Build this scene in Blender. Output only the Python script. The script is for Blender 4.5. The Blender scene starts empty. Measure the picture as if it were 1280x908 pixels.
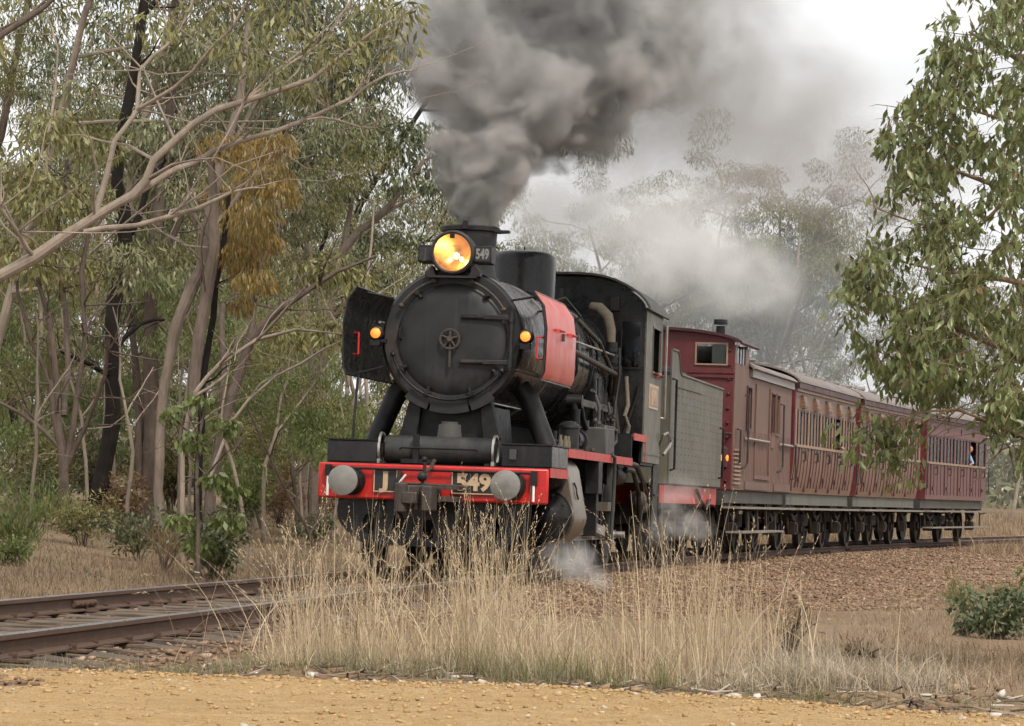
import bpy, bmesh, math, random
import numpy as np
from mathutils import Vector, Matrix, noise as mnoise

sc = bpy.context.scene
C = sc.collection
R_ = math.radians
rng = np.random.default_rng(7)
random.seed(7)

# ------------------------------------------------------------------ camera
FPX, HORIZON, EYE = 3797.0, 648.4, 0.635
PITCH = math.atan((HORIZON - 454) / FPX)
cam_d = bpy.data.cameras.new('camera')
cam_d.sensor_width = 36.0
cam_d.lens = 36.0 * FPX / 1280
cam_d.clip_start = 0.5
cam_d.clip_end = 3000
cam = bpy.data.objects.new('camera', cam_d)
cam.location = (0, 0, EYE)
cam.rotation_euler = (R_(90) + PITCH, 0, 0)
C.objects.link(cam)
sc.camera = cam

# ------------------------------------------------------------------ sky, sun, exposure
SUN_EL, SUN_AZ = R_(50), R_(155)          # high behind thin cloud, over the photographer's shoulder
w = bpy.data.worlds.new('World')
sc.world = w
w.use_nodes = True
nt = w.node_tree
nt.nodes.clear()
def wn(t, **k):
    n = nt.nodes.new(t)
    for a, b in k.items(): setattr(n, a, b)
    return n
wo = wn('ShaderNodeOutputWorld')
bg = wn('ShaderNodeBackground')
sky = wn('ShaderNodeTexSky', sky_type='NISHITA', sun_disc=False)
sky.sun_elevation = SUN_EL
sky.sun_rotation = SUN_AZ
sky.air_density = 1.5
sky.dust_density = 5.0
hsv = wn('ShaderNodeHueSaturation')
hsv.inputs['Saturation'].default_value = 0.12
tc = wn('ShaderNodeTexCoord')
mp = wn('ShaderNodeMapping')
mp.inputs['Scale'].default_value = (3.2, 3.2, 8.0)
cl = wn('ShaderNodeTexNoise')
cl.inputs['Scale'].default_value = 1.6
cl.inputs['Detail'].default_value = 5
cl.inputs['Roughness'].default_value = 0.5
ramp = wn('ShaderNodeMapRange')
ramp.inputs['From Min'].default_value = 0.32
ramp.inputs['From Max'].default_value = 0.68
ramp.inputs['To Min'].default_value = 4.1
ramp.inputs['To Max'].default_value = 6.2
cloud = wn('ShaderNodeMixRGB', blend_type='MIX')      # overcast: a cloud deck over the Nishita sky
cloud.inputs['Fac'].default_value = 0.88
tint = wn('ShaderNodeMixRGB', blend_type='MULTIPLY')
tint.inputs['Fac'].default_value = 1.0
tint.inputs['Color2'].default_value = (0.985, 0.99, 1.0, 1)
lk = nt.links.new
lk(tc.outputs['Generated'], mp.inputs['Vector'])
lk(mp.outputs['Vector'], cl.inputs['Vector'])
lk(cl.outputs['Fac'], ramp.inputs['Value'])
lk(sky.outputs['Color'], hsv.inputs['Color'])
lk(ramp.outputs['Result'], tint.inputs['Color1'])
lk(hsv.outputs['Color'], cloud.inputs['Color1'])
lk(tint.outputs['Color'], cloud.inputs['Color2'])
lk(cloud.outputs['Color'], bg.inputs['Color'])
bg.inputs['Strength'].default_value = 0.10
lk(bg.outputs['Background'], wo.inputs['Surface'])

sun_d = bpy.data.lights.new('sun', 'SUN')
sun_d.energy = 1.5
sun_d.angle = R_(11)
sun_d.color = (1.0, 0.95, 0.87)
sun = bpy.data.objects.new('sun', sun_d)
sdir = Vector((math.sin(SUN_AZ) * math.cos(SUN_EL), math.cos(SUN_AZ) * math.cos(SUN_EL), math.sin(SUN_EL)))
sun.rotation_euler = sdir.to_track_quat('Z', 'Y').to_euler()
sun.location = (0, -10, 30)
C.objects.link(sun)

sc.view_settings.view_transform = 'Standard'
sc.view_settings.look = 'None'
sc.view_settings.exposure = 1.1
sc.view_settings.gamma = 1.0
sc.view_settings.use_curve_mapping = False
sc.render.engine = 'CYCLES'
sc.cycles.use_denoising = True
sc.cycles.max_bounces = 5
sc.cycles.use_adaptive_sampling = True
sc.cycles.adaptive_threshold = 0.025
sc.cycles.adaptive_min_samples = 24
sc.cycles.diffuse_bounces = 2
sc.cycles.glossy_bounces = 2
sc.cycles.transmission_bounces = 4
sc.cycles.transparent_max_bounces = 12
sc.cycles.volume_bounces = 3
sc.cycles.volume_max_steps = 128
sc.cycles.caustics_reflective = False
sc.cycles.caustics_refractive = False
sc.cycles.sample_clamp_indirect = 6

# ------------------------------------------------------------------ geometry of the line
X0, D0, A0, K0, CANT = -0.981, 35.72, 0.1518, 0.0032, 0.0336
def trk(s):
    if s <= 0:
        return X0 + s * math.sin(A0), D0 + s * math.cos(A0), A0
    th = A0 + K0 * s
    return X0 + (math.cos(A0) - math.cos(th)) / K0, D0 + (math.sin(th) - math.sin(A0)) / K0, th
def on_track(s, u, z):
    x, y, th = trk(s)
    uu = u * math.cos(CANT) + z * math.sin(CANT)
    zz = z * math.cos(CANT) - u * math.sin(CANT)
    return Vector((x + uu * math.cos(th), y - uu * math.sin(th), zz))
_ss = np.linspace(-40, 140, 3601)
_tx = np.array([trk(s) for s in _ss])
def rail_uv(x, y):
    """signed sideways distance from the track centre and the distance along it, for arrays of points"""
    x = np.asarray(x, float); y = np.asarray(y, float)
    shp = x.shape; x = x.ravel(); y = y.ravel()
    i = np.clip(((y - D0) / math.cos(0.2) + 40) / 0.05, 0, 3600).astype(int)
    for _ in range(12):
        t = _tx[i]
        ds = (x - t[:, 0]) * np.sin(t[:, 2]) + (y - t[:, 1]) * np.cos(t[:, 2])
        i = np.clip(i + np.round(ds / 0.05).astype(int), 0, 3600)
    t = _tx[i]
    u = (x - t[:, 0]) * np.cos(t[:, 2]) - (y - t[:, 1]) * np.sin(t[:, 2])
    return u.reshape(shp), _ss[i].reshape(shp)
def PX(px, py, Y):
    """the point at distance Y (metres along the ground) seen at photograph pixel px, py"""
    d = Vector(((px - 640) / FPX, 1, 0))
    a = math.atan((454 - py) / FPX) + PITCH
    return Vector((d.x * Y, Y, EYE + math.tan(a) * Y))
def sstep(a, b, x):
    t = np.clip((np.asarray(x, float) - a) / (b - a), 0, 1)
    return t * t * (3 - 2 * t)

# ------------------------------------------------------------------ materials
MATS = {}
def mat(name, col, rough=0.6, metal=0.0, var=0.18, scale=6.0, dust=None, dust_amt=0.4, bump=0.0, stretch=(1, 1, 1),
        streak=0.0, spec=0.5, emit=None, estr=0.0, coat=0.0, bscale=None, dlow=0.45):
    if name in MATS: return MATS[name]
    m = bpy.data.materials.new(name)
    m.use_nodes = True
    t = m.node_tree
    t.nodes.clear()
    N = t.nodes.new; Lk = t.links.new
    out = N('ShaderNodeOutputMaterial'); b = N('ShaderNodeBsdfPrincipled')
    Lk(b.outputs[0], out.inputs['Surface'])
    tcn = N('ShaderNodeTexCoord'); mpn = N('ShaderNodeMapping')
    mpn.inputs['Scale'].default_value = stretch
    Lk(tcn.outputs['Object'], mpn.inputs['Vector'])
    n1 = N('ShaderNodeTexNoise'); n1.inputs['Scale'].default_value = scale; n1.inputs['Detail'].default_value = 6
    n1.inputs['Roughness'].default_value = 0.65
    Lk(mpn.outputs[0], n1.inputs['Vector'])
    mr = N('ShaderNodeMapRange')
    mr.inputs['From Min'].default_value = 0.3; mr.inputs['From Max'].default_value = 0.7
    mr.inputs['To Min'].default_value = 1 - var; mr.inputs['To Max'].default_value = 1 + var
    Lk(n1.outputs['Fac'], mr.inputs['Value'])
    mul = N('ShaderNodeMixRGB'); mul.blend_type = 'MULTIPLY'; mul.inputs[0].default_value = 1
    mul.inputs[1].default_value = (*col, 1)
    Lk(mr.outputs[0], mul.inputs[2])
    last = mul.outputs[0]
    if dust is not None:
        n2 = N('ShaderNodeTexNoise'); n2.inputs['Scale'].default_value = scale * 0.35; n2.inputs['Detail'].default_value = 8
        n2.inputs['Roughness'].default_value = 0.7
        mp2 = N('ShaderNodeMapping'); mp2.inputs['Scale'].default_value = (1, 1, 1 - 0.7 * streak); mp2.inputs['Location'].default_value = (3.1, 7.7, 1.3)
        Lk(tcn.outputs['Object'], mp2.inputs['Vector']); Lk(mp2.outputs[0], n2.inputs['Vector'])
        r2 = N('ShaderNodeMapRange'); r2.inputs['From Min'].default_value = dlow; r2.inputs['From Max'].default_value = dlow + 0.25
        r2.inputs['To Max'].default_value = dust_amt
        Lk(n2.outputs['Fac'], r2.inputs['Value'])
        mx = N('ShaderNodeMixRGB'); mx.inputs[2].default_value = (*dust, 1)
        Lk(r2.outputs[0], mx.inputs[0]); Lk(last, mx.inputs[1])
        last = mx.outputs[0]
    if streak:                                       # rain and soot runs down the surface
        n4 = N('ShaderNodeTexNoise'); n4.inputs['Scale'].default_value = 1.0; n4.inputs['Detail'].default_value = 4; n4.inputs['Roughness'].default_value = 0.6
        mp4 = N('ShaderNodeMapping'); mp4.inputs['Scale'].default_value = (11, 11, 0.7); Lk(tcn.outputs['Object'], mp4.inputs['Vector']); Lk(mp4.outputs[0], n4.inputs['Vector'])
        r4 = N('ShaderNodeMapRange'); r4.inputs['From Min'].default_value = 0.54; r4.inputs['From Max'].default_value = 0.72; r4.inputs['To Max'].default_value = 0.42 * streak
        Lk(n4.outputs['Fac'], r4.inputs['Value'])
        m4 = N('ShaderNodeMixRGB'); m4.inputs[2].default_value = (dust[0] * 0.95, dust[1] * 0.85, dust[2] * 0.75, 1) if sum(col) < 0.12 else (col[0] * 0.45, col[1] * 0.45, col[2] * 0.45, 1)
        Lk(r4.outputs[0], m4.inputs[0]); Lk(last, m4.inputs[1]); last = m4.outputs[0]
    Lk(last, b.inputs['Base Color'])
    rr = N('ShaderNodeMapRange'); rr.inputs['From Min'].default_value = 0.3; rr.inputs['From Max'].default_value = 0.7
    rr.inputs['To Min'].default_value = max(0.05, rough - 0.12); rr.inputs['To Max'].default_value = min(1, rough + 0.12)
    Lk(n1.outputs['Fac'], rr.inputs['Value']); Lk(rr.outputs[0], b.inputs['Roughness'])
    b.inputs['Metallic'].default_value = metal
    b.inputs['Specular IOR Level'].default_value = spec
    b.inputs['Coat Weight'].default_value = coat
    if emit:
        b.inputs['Emission Color'].default_value = (*emit, 1); b.inputs['Emission Strength'].default_value = estr
    if bump:
        bp = N('ShaderNodeBump'); bp.inputs['Strength'].default_value = bump; bp.inputs['Distance'].default_value = 0.02
        n3 = N('ShaderNodeTexNoise'); n3.inputs['Scale'].default_value = bscale or scale * 4; n3.inputs['Detail'].default_value = 5
        Lk(mpn.outputs[0], n3.inputs['Vector']); Lk(n3.outputs['Fac'], bp.inputs['Height']); Lk(bp.outputs[0], b.inputs['Normal'])
    MATS[name] = m
    return m

def leafmat(name, c1, c2, c3, trans=0.35, rough=0.45, spec=0.4, rare=0.06):
    """leaf or blade: colour picked per leaf from the rnd attribute, light passes through"""
    m = bpy.data.materials.new(name); m.use_nodes = True
    t = m.node_tree; t.nodes.clear(); N = t.nodes.new; Lk = t.links.new
    out = N('ShaderNodeOutputMaterial')
    at = N('ShaderNodeAttribute'); at.attribute_name = 'rnd'
    cr = N('ShaderNodeValToRGB')
    e = cr.color_ramp.elements
    e[0].position = 0; e[0].color = (*c1, 1)
    e[1].position = 1 - rare; e[1].color = (*c2, 1)
    x = cr.color_ramp.elements.new(1 - rare + 0.02 if rare else 1.0); x.color = (*c3, 1)
    Lk(at.outputs['Fac'], cr.inputs[0])
    b = N('ShaderNodeBsdfPrincipled'); b.inputs['Roughness'].default_value = rough; b.inputs['Specular IOR Level'].default_value = spec
    tr = N('ShaderNodeBsdfTranslucent'); mx = N('ShaderNodeMixShader'); mx.inputs[0].default_value = trans
    Lk(cr.outputs[0], b.inputs['Base Color']); Lk(cr.outputs[0], tr.inputs['Color'])
    Lk(b.outputs[0], mx.inputs[1]); Lk(tr.outputs[0], mx.inputs[2]); Lk(mx.outputs[0], out.inputs['Surface'])
    return m

def glassmat(name, tint=(0.75, 0.78, 0.78), refl=0.8):
    m = bpy.data.materials.new(name); m.use_nodes = True
    t = m.node_tree; t.nodes.clear(); N = t.nodes.new; Lk = t.links.new
    out = N('ShaderNodeOutputMaterial'); tr = N('ShaderNodeBsdfTransparent'); gl = N('ShaderNodeBsdfGlossy'); mx = N('ShaderNodeMixShader')
    fr = N('ShaderNodeFresnel'); fr.inputs[0].default_value = 1.5
    ad = N('ShaderNodeMath'); ad.operation = 'MULTIPLY_ADD'; ad.inputs[1].default_value = refl; ad.inputs[2].default_value = 0.03
    tr.inputs[0].default_value = (*tint, 1); gl.inputs['Roughness'].default_value = 0.08; gl.inputs[0].default_value = (0.9, 0.9, 0.9, 1)
    Lk(fr.outputs[0], ad.inputs[0]); Lk(ad.outputs[0], mx.inputs[0]); Lk(tr.outputs[0], mx.inputs[1]); Lk(gl.outputs[0], mx.inputs[2]); Lk(mx.outputs[0], out.inputs['Surface'])
    MATS[name] = m
    return m

# ------------------------------------------------------------------ mesh helpers
class B:
    """collects shapes into one bmesh"""
    def __init__(s): s.bm = bmesh.new()
    def box(s, x0, x1, y0, y1, z0, z1, rot=None, piv=None):
        v = [s.bm.verts.new(p) for p in ((x0,y0,z0),(x1,y0,z0),(x1,y1,z0),(x0,y1,z0),(x0,y0,z1),(x1,y0,z1),(x1,y1,z1),(x0,y1,z1))]
        for f in ((3,2,1,0),(4,5,6,7),(0,1,5,4),(1,2,6,5),(2,3,7,6),(3,0,4,7)): s.bm.faces.new([v[i] for i in f])
        if rot is not None:
            bmesh.ops.rotate(s.bm, verts=v, cent=piv or Vector(((x0+x1)/2,(y0+y1)/2,(z0+z1)/2)), matrix=rot)
        return s
    def tube(s, pts, r, n=10, cap=True):
        pts = [Vector(p) for p in pts]
        rs = r if isinstance(r, (list, tuple)) else [r] * len(pts)
        rings = []; ref = None
        for i, p in enumerate(pts):
            d = (pts[min(i+1, len(pts)-1)] - pts[max(i-1, 0)]).normalized()
            if ref is None:
                ref = d.orthogonal().normalized()
            ref = (ref - d * ref.dot(d))
            ref = ref.normalized() if ref.length > 1e-5 else d.orthogonal().normalized()
            b2 = d.cross(ref)
            rings.append([s.bm.verts.new(p + (ref * math.cos(2*math.pi*k/n) + b2 * math.sin(2*math.pi*k/n)) * rs[i]) for k in range(n)])
        for a, b in zip(rings, rings[1:]):
            for k in range(n): s.bm.faces.new((a[k], a[(k+1) % n], b[(k+1) % n], b[k]))
        if cap:
            s.bm.faces.new(rings[0][::-1]); s.bm.faces.new(rings[-1])
        return s
    def cyl(s, a, b, r, r2=None, n=24): return s.tube([a, b], [r, r if r2 is None else r2], n)
    def lathe(s, prof, org, axis, n=40, close=False):
        """prof: (distance along axis, radius)"""
        ax = Vector(axis).normalized(); e1 = ax.orthogonal().normalized(); e2 = ax.cross(e1); org = Vector(org)
        rings = []
        for t, r in prof:
            if r < 1e-5: rings.append([s.bm.verts.new(org + ax * t)])
            else: rings.append([s.bm.verts.new(org + ax * t + (e1 * math.cos(2*math.pi*k/n) + e2 * math.sin(2*math.pi*k/n)) * r) for k in range(n)])
        if close: rings.append(rings[0])
        for a, b in zip(rings, rings[1:]):
            for k in range(n):
                k2 = (k + 1) % n
                if len(a) == 1 and len(b) == 1: continue
                if len(a) == 1: s.bm.faces.new((a[0], b[k2], b[k]))
                elif len(b) == 1: s.bm.faces.new((a[k], a[k2], b[0]))
                else: s.bm.faces.new((a[k], a[k2], b[k2], b[k]))
        return s
    def prism(s, poly, axis, a, b):
        """poly of 2-D points extruded along axis: 'x' takes (y,z), 'y' takes (x,z), 'z' takes (x,y)"""
        mk = {'x': lambda p, t: (t, p[0], p[1]), 'y': lambda p, t: (p[0], t, p[1]), 'z': lambda p, t: (p[0], p[1], t)}[axis]
        va = [s.bm.verts.new(mk(p, a)) for p in poly]; vb = [s.bm.verts.new(mk(p, b)) for p in poly]
        n = len(poly)
        s.bm.faces.new(va[::-1]); s.bm.faces.new(vb)
        for k in range(n): s.bm.faces.new((va[k], va[(k+1) % n], vb[(k+1) % n], vb[k]))
        return s
    def sheet(s, prof, axis, a, b, th, segs=1):
        """open profile line thickened to th and extruded (curved plates, roofs)"""
        P = [Vector(p) for p in prof]; nn = []
        for i in range(len(P)):
            d = (P[min(i+1, len(P)-1)] - P[max(i-1, 0)]).normalized(); nn.append(Vector((-d.y, d.x)))
        poly = [tuple(p) for p in P] + [tuple(p - q * th) for p, q in list(zip(P, nn))[::-1]]
        return s.prism(poly, axis, a, b)
    def ball(s, c, r, n=12, sc3=(1, 1, 1)):
        rr = r
        ret = bmesh.ops.create_uvsphere(s.bm, u_segments=n, v_segments=max(6, n*2//3), radius=rr)
        for v in ret['verts']: v.co = Vector((v.co.x*sc3[0], v.co.y*sc3[1], v.co.z*sc3[2])) + Vector(c)
        return s

def obj(name, bm, m, parent=None, bevel=0.0, smooth=35, seg=2):
    """link the collected bmesh as one mesh object"""
    if isinstance(bm, B): bm = bm.bm
    bmesh.ops.recalc_face_normals(bm, faces=bm.faces[:])
    me = bpy.data.meshes.new(name); bm.to_mesh(me); bm.free()
    for mm in (m if isinstance(m, (list, tuple)) else [m]): me.materials.append(mm)
    if smooth:
        me.shade_smooth(); me.set_sharp_from_angle(angle=R_(smooth))
    o = bpy.data.objects.new(name, me); C.objects.link(o)
    if parent is not None: o.parent = parent
    if bevel:
        bv = o.modifiers.new('bevel', 'BEVEL'); bv.width = bevel; bv.segments = seg; bv.limit_method = 'ANGLE'; bv.angle_limit = R_(40)
        bv.harden_normals = False
    return o
def npmesh(name, V, F, m, parent=None, rnd=None, smooth=False, k=4):
    """mesh from numpy arrays; F is (n,k); rnd is a per-face value"""
    me = bpy.data.meshes.new(name)
    V = np.asarray(V, np.float32).reshape(-1, 3); F = np.asarray(F, np.int32).reshape(-1, k)
    me.vertices.add(len(V)); me.vertices.foreach_set('co', V.ravel())
    me.loops.add(F.size); me.loops.foreach_set('vertex_index', F.ravel())
    me.polygons.add(len(F)); me.polygons.foreach_set('loop_start', np.arange(0, F.size, k, dtype=np.int32))
    if rnd is not None:
        a = me.attributes.new('rnd', 'FLOAT', 'FACE'); a.data.foreach_set('value', np.asarray(rnd, np.float32))
    me.update(calc_edges=True)
    if smooth: me.shade_smooth()
    me.materials.append(m)
    o = bpy.data.objects.new(name, me); C.objects.link(o)
    if parent is not None: o.parent = parent
    return o
def tag(o, label=None, cat=None, group=None, kind=None):
    if label: o['label'] = label
    if cat: o['category'] = cat
    if group: o['group'] = group
    if kind: o['kind'] = kind
    return o
def thing(name, label, cat, group=None, loc=(0, 0, 0), rot=(0, 0, 0)):
    o = bpy.data.objects.new(name, None); o.empty_display_size = 0.3
    o.location = loc; o.rotation_euler = rot; C.objects.link(o)
    return tag(o, label, cat, group)
def share(o, parent, loc=(0, 0, 0), rot=(0, 0, 0), scale=None):
    """another object on the same mesh"""
    c = o.copy(); C.objects.link(c); c.parent = parent; c.location = loc; c.rotation_euler = rot
    if scale: c.scale = scale
    return c
def vehicle(name, label, cat, s0, L, group=None):
    a = trk(s0); b = trk(s0 + L)
    th = math.atan2(b[0] - a[0], b[1] - a[1])
    return thing(name, label, cat, group, (a[0], a[1], 0), (0, CANT, -th))
def lettering(name, txt, size, m, parent, loc, rot=(R_(90), 0, 0), depth=0.012, sx=1.0, bold=0.0):
    cu = bpy.data.curves.new(name, 'FONT'); cu.body = txt; cu.size = size; cu.extrude = depth / 2; cu.align_x = 'CENTER'; cu.align_y = 'CENTER'
    cu.offset = bold; cu.resolution_u = 3
    t = bpy.data.objects.new(name, cu); C.objects.link(t)
    dg = bpy.context.evaluated_depsgraph_get()
    me = bpy.data.meshes.new_from_object(t.evaluated_get(dg))
    bpy.data.objects.remove(t)
    me.materials.clear(); me.materials.append(m)
    o = bpy.data.objects.new(name, me); C.objects.link(o); o.parent = parent; o.location = loc; o.rotation_euler = rot; o.scale = (sx, 1, 1)
    return o

# ------------------------------------------------------------------ ground, road, line
def road_z(x): return -0.25 - 0.027 * np.clip(x, -12, 9)
def road_edge(x): return 16.4 - 0.66 * np.maximum(0, x + 0.2) + 0.12 * np.sin(x * 2.1) + 0.07 * np.sin(x * 5.3 + 1)
def bumps(x, y, a=0.03):
    return a * (np.sin(x * 1.7 + 0.6 * np.sin(y * 0.9)) * np.cos(y * 1.3) + 0.5 * np.sin(x * 4.1 + y * 2.3) + 0.35 * np.cos(x * 6.7 - y * 5.1))
def gz(x, y, smooth=False):
    x = np.asarray(x, float); y = np.asarray(y, float)
    u, s = rail_uv(x, y)
    rz = road_z(x)
    right = rz + (-0.52 - rz) * sstep(0.8, 9, y - road_edge(x)) + 0.006 * np.clip(y - 55, 0, 200)
    left = -0.36 + 0.125 * np.clip(-u - 2.3, 0, 9) + 0.02 * np.clip(-u - 11.3, 0, 40) + 0.003 * np.clip(y - 60, 0, 200)
    left = np.minimum(left, rz + 0.02 + 10 * sstep(0, 3, y - road_edge(x)))
    low = np.where(u > 0, right, left)
    t = sstep(1.3, 2.9 + 1.6 * sstep(0, 10, s) * (u > 0), np.abs(u))
    top = -0.165 - 0.045 * sstep(2, -4, s) - np.clip(u, -2, 2) * math.sin(CANT)
    z = top * (1 - t) + low * t + bumps(x, y, 0.022) * (0.25 + 0.75 * t)
    rd = sstep(0.35, -0.1, y - road_edge(x))
    z = z * (1 - rd) + (rz - 0.03) * rd
    return z

def grid(name, xs, ys, zf, m, kind='structure'):
    X, Y = np.meshgrid(xs, ys) if xs.ndim == 1 else (xs, ys)
    Z = zf(X, Y); ny, nx = X.shape
    V = np.stack([X, Y, Z], -1).reshape(-1, 3)
    i = np.arange(ny * nx).reshape(ny, nx)
    F = np.stack([i[:-1, :-1], i[:-1, 1:], i[1:, 1:], i[1:, :-1]], -1).reshape(-1, 4)
    o = npmesh(name, V, F, m, smooth=True)
    return tag(o, kind=kind)

def groundmat(name, cols, scales=(0.35, 2.5, 22), bump=0.5, rough=0.95, bscale=60, bdist=0.02):
    """three soil colours mixed by noise at three sizes"""
    m = bpy.data.materials.new(name); m.use_nodes = True
    t = m.node_tree; t.nodes.clear(); N = t.nodes.new; Lk = t.links.new
    out = N('ShaderNodeOutputMaterial'); b = N('ShaderNodeBsdfPrincipled'); Lk(b.outputs[0], out.inputs[0])
    b.inputs['Roughness'].default_value = rough; b.inputs['Specular IOR Level'].default_value = 0.15
    g = N('ShaderNodeTexCoord')
    last = None
    for i, scl in enumerate(scales):
        n = N('ShaderNodeTexNoise'); n.inputs['Scale'].default_value = scl; n.inputs['Detail'].default_value = 6; n.inputs['Roughness'].default_value = 0.62
        Lk(g.outputs['Object'], n.inputs['Vector'])
        r = N('ShaderNodeMapRange'); r.inputs['From Min'].default_value = 0.38; r.inputs['From Max'].default_value = 0.62
        Lk(n.outputs['Fac'], r.inputs['Value'])
        mx = N('ShaderNodeMixRGB'); Lk(r.outputs[0], mx.inputs[0])
        if last is None: mx.inputs[1].default_value = (*cols[0], 1)
        else: Lk(last, mx.inputs[1])
        mx.inputs[2].default_value = (*cols[i + 1], 1)
        if i == 2: 
            r.inputs['To Max'].default_value = 0.6
        last = mx.outputs[0]
    Lk(last, b.inputs['Base Color'])
    vo = N('ShaderNodeTexVoronoi'); vo.inputs['Scale'].default_value = bscale; Lk(g.outputs['Object'], vo.inputs['Vector'])
    n = N('ShaderNodeTexNoise'); n.inputs['Scale'].default_value = bscale * 0.6; n.inputs['Detail'].default_value = 8; Lk(g.outputs['Object'], n.inputs['Vector'])
    ad = N('ShaderNodeMath'); ad.operation = 'ADD'; Lk(vo.outputs['Distance'], ad.inputs[0]); Lk(n.outputs['Fac'], ad.inputs[1])
    bp = N('ShaderNodeBump'); bp.inputs['Strength'].default_value = bump; bp.inputs['Distance'].default_value = bdist
    Lk(ad.outputs[0], bp.inputs['Height']); Lk(bp.outputs[0], b.inputs['Normal'])
    return m

m_soil = groundmat('dry_soil', [(0.20, 0.125, 0.07), (0.29, 0.20, 0.12), (0.21, 0.165, 0.105), (0.13, 0.085, 0.055)], bscale=40)
m_road = groundmat('yellow_gravel', [(0.50, 0.325, 0.142), (0.42, 0.265, 0.112), (0.52, 0.36, 0.185), (0.29, 0.18, 0.083)], (0.5, 3.5, 30), bump=0.9, bscale=70, bdist=0.02)
m_ballast = groundmat('ballast_dirt', [(0.26, 0.165, 0.105), (0.32, 0.205, 0.13), (0.21, 0.13, 0.085), (0.15, 0.09, 0.062)], (0.5, 4, 30), bump=1.0, bscale=28, bdist=0.05)

tt = np.linspace(-1, 1, 261); tt = np.sign(tt) * np.abs(tt) ** 1.25
yy = np.concatenate([np.linspace(1.5, 34, 210), 34 + (np.geomspace(1, 1500, 150) - 1) + 0.2])
XX = tt[None, :] * (9 + 0.62 * yy[:, None]); YY = np.repeat(yy[:, None], len(tt), 1)
grid('ground', XX, YY, gz, m_soil)
xs = np.linspace(-13, 10, 240); vv = np.linspace(0, 1, 90)
XR = np.repeat(xs[None, :], 90, 0); YR = 1.5 + (road_edge(XR) + 0.15 - 1.5) * vv[:, None]
def rzf(x, y):
    e = road_edge(x) - y
    rut = 0.02 * np.sin(y * 1.1 + 0.4) + 0.006 * np.sin(x * 9 + y * 4) * np.sin(y * 13)
    return road_z(x) + 0.004 + rut * sstep(0.2, 1.2, e) - 0.05 * sstep(0.12, -0.15, e)
grid('road', XR, YR, rzf, m_road)
# ballast bank under the line
sb = np.concatenate([np.linspace(-24, 10, 240), np.linspace(10.3, 120, 250)]); ub = np.linspace(-2.7, 5.4, 84)
PB = np.array([[on_track(s, u, 0)[:2] for u in ub] for s in sb])
XB, YB = PB[..., 0], PB[..., 1]
def balz(x, y):
    u, s = rail_uv(x, y)
    near = 2.0 + np.where(u > 0, 2.9, 0.8) * sstep(-6, 8, s)
    e = sstep(0, 0.5, near - np.abs(u)) 
    return gz(x, y) + 0.035 * e - 0.02 + bumps(x * 3, y * 3, 0.008)
grid('ballast', XB, YB, balz, m_ballast)

# rails, sleepers, fastenings
track = thing('railway_track', 'rusty broad gauge railway track on stone ballast curving from left to right', 'track')
m_rail = mat('rusty_rail', (0.085, 0.05, 0.033), 0.75, 0.2, 0.3, 30, dust=(0.16, 0.085, 0.05), dust_amt=0.5)
m_head = mat('worn_rail_head', (0.27, 0.255, 0.25), 0.34, 0.8, 0.2, 20)
m_sleeper = mat('old_timber', (0.095, 0.07, 0.05), 0.95, 0, 0.4, 14, dust=(0.21, 0.15, 0.10), dust_amt=0.6, bump=0.8, stretch=(0.25, 2.2, 2.2), bscale=22)
m_rust = mat('rust_iron', (0.10, 0.055, 0.035), 0.85, 0.1, 0.35, 40)
HH = 0.14
prof = [(-0.034, -0.004), (-0.030, 0), (0.030, 0), (0.034, -0.004), (0.034, -0.032), (0.01, -0.045), (0.009, -0.112), (0.066, -0.128), (0.066, -HH), (-0.066, -HH), (-0.066, -0.128), (-0.009, -0.112), (-0.01, -0.045), (-0.034, -0.032)]
def rail(u0):
    svals = np.concatenate([np.linspace(-26, 0, 14), np.linspace(1.5, 130, 87)])
    bm = bmesh.new(); rings = []
    for s in svals: rings.append([bm.verts.new(on_track(s, u0 + a, z)) for a, z in prof])
    n = len(prof)
    for a, b in zip(rings, rings[1:]):
        for k in range(n):
            f = bm.faces.new((a[k], a[(k+1) % n], b[(k+1) % n], b[k]))
            f.material_index = 1 if k in (0, 1, 2) else 0
    bm.faces.new(rings[0]); bm.faces.new(rings[-1][::-1])
    return obj('rail', bm, [m_rail, m_head], track, smooth=30)
for g in (-0.834, 0.834):
    ro = rail(g)
    for sj in (-11.2, 1.5, 14.0, 26.5, 39):           # bolted joints
        bj = B(); p = []
        for side in (-1, 1):
            for k in range(2):
                a = on_track(sj - 0.3, g + side * 0.022, -0.08); b_ = on_track(sj + 0.3, g + side * 0.022, -0.08)
            bj.tube([a, b_], 0.03, 6)
            for q in (-0.2, -0.07, 0.07, 0.2):
                c = on_track(sj + q, g, -0.08); d = on_track(sj + q, g + side * 0.075, -0.08)
                bj.tube([c, d], 0.016, 6)
        obj('fishplate', bj, m_rust, ro)
slp = []
for k in range(3):
    b = B(); r2 = random.Random(k); n = 9; L = 1.36
    rows = []
    for i in range(n):
        x = -L + 2 * L * i / (n - 1); j = lambda a=0.012: r2.uniform(-a, a)
        e = 0.03 if i in (0, n - 1) else 0
        rows.append([b.bm.verts.new(p) for p in ((x + j(), -0.125 + e + j(), -0.13), (x + j(), 0.125 - e + j(), -0.13), (x + j(), 0.12 - e + j(), 0.0 - e + j()), (x + j(), 0.03 + j(), 0.004 - e + j()), (x + j(), -0.04 + j(), -0.004 - e + j()), (x + j(), -0.12 + e + j(), 0.0 - e + j()))])
    for a, c in zip(rows, rows[1:]):
        for q in range(6): b.bm.faces.new((a[q], a[(q+1) % 6], c[(q+1) % 6], c[q]))
    b.bm.faces.new(rows[0][::-1]); b.bm.faces.new(rows[-1])
    slp.append(b)
fb = B()
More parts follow.
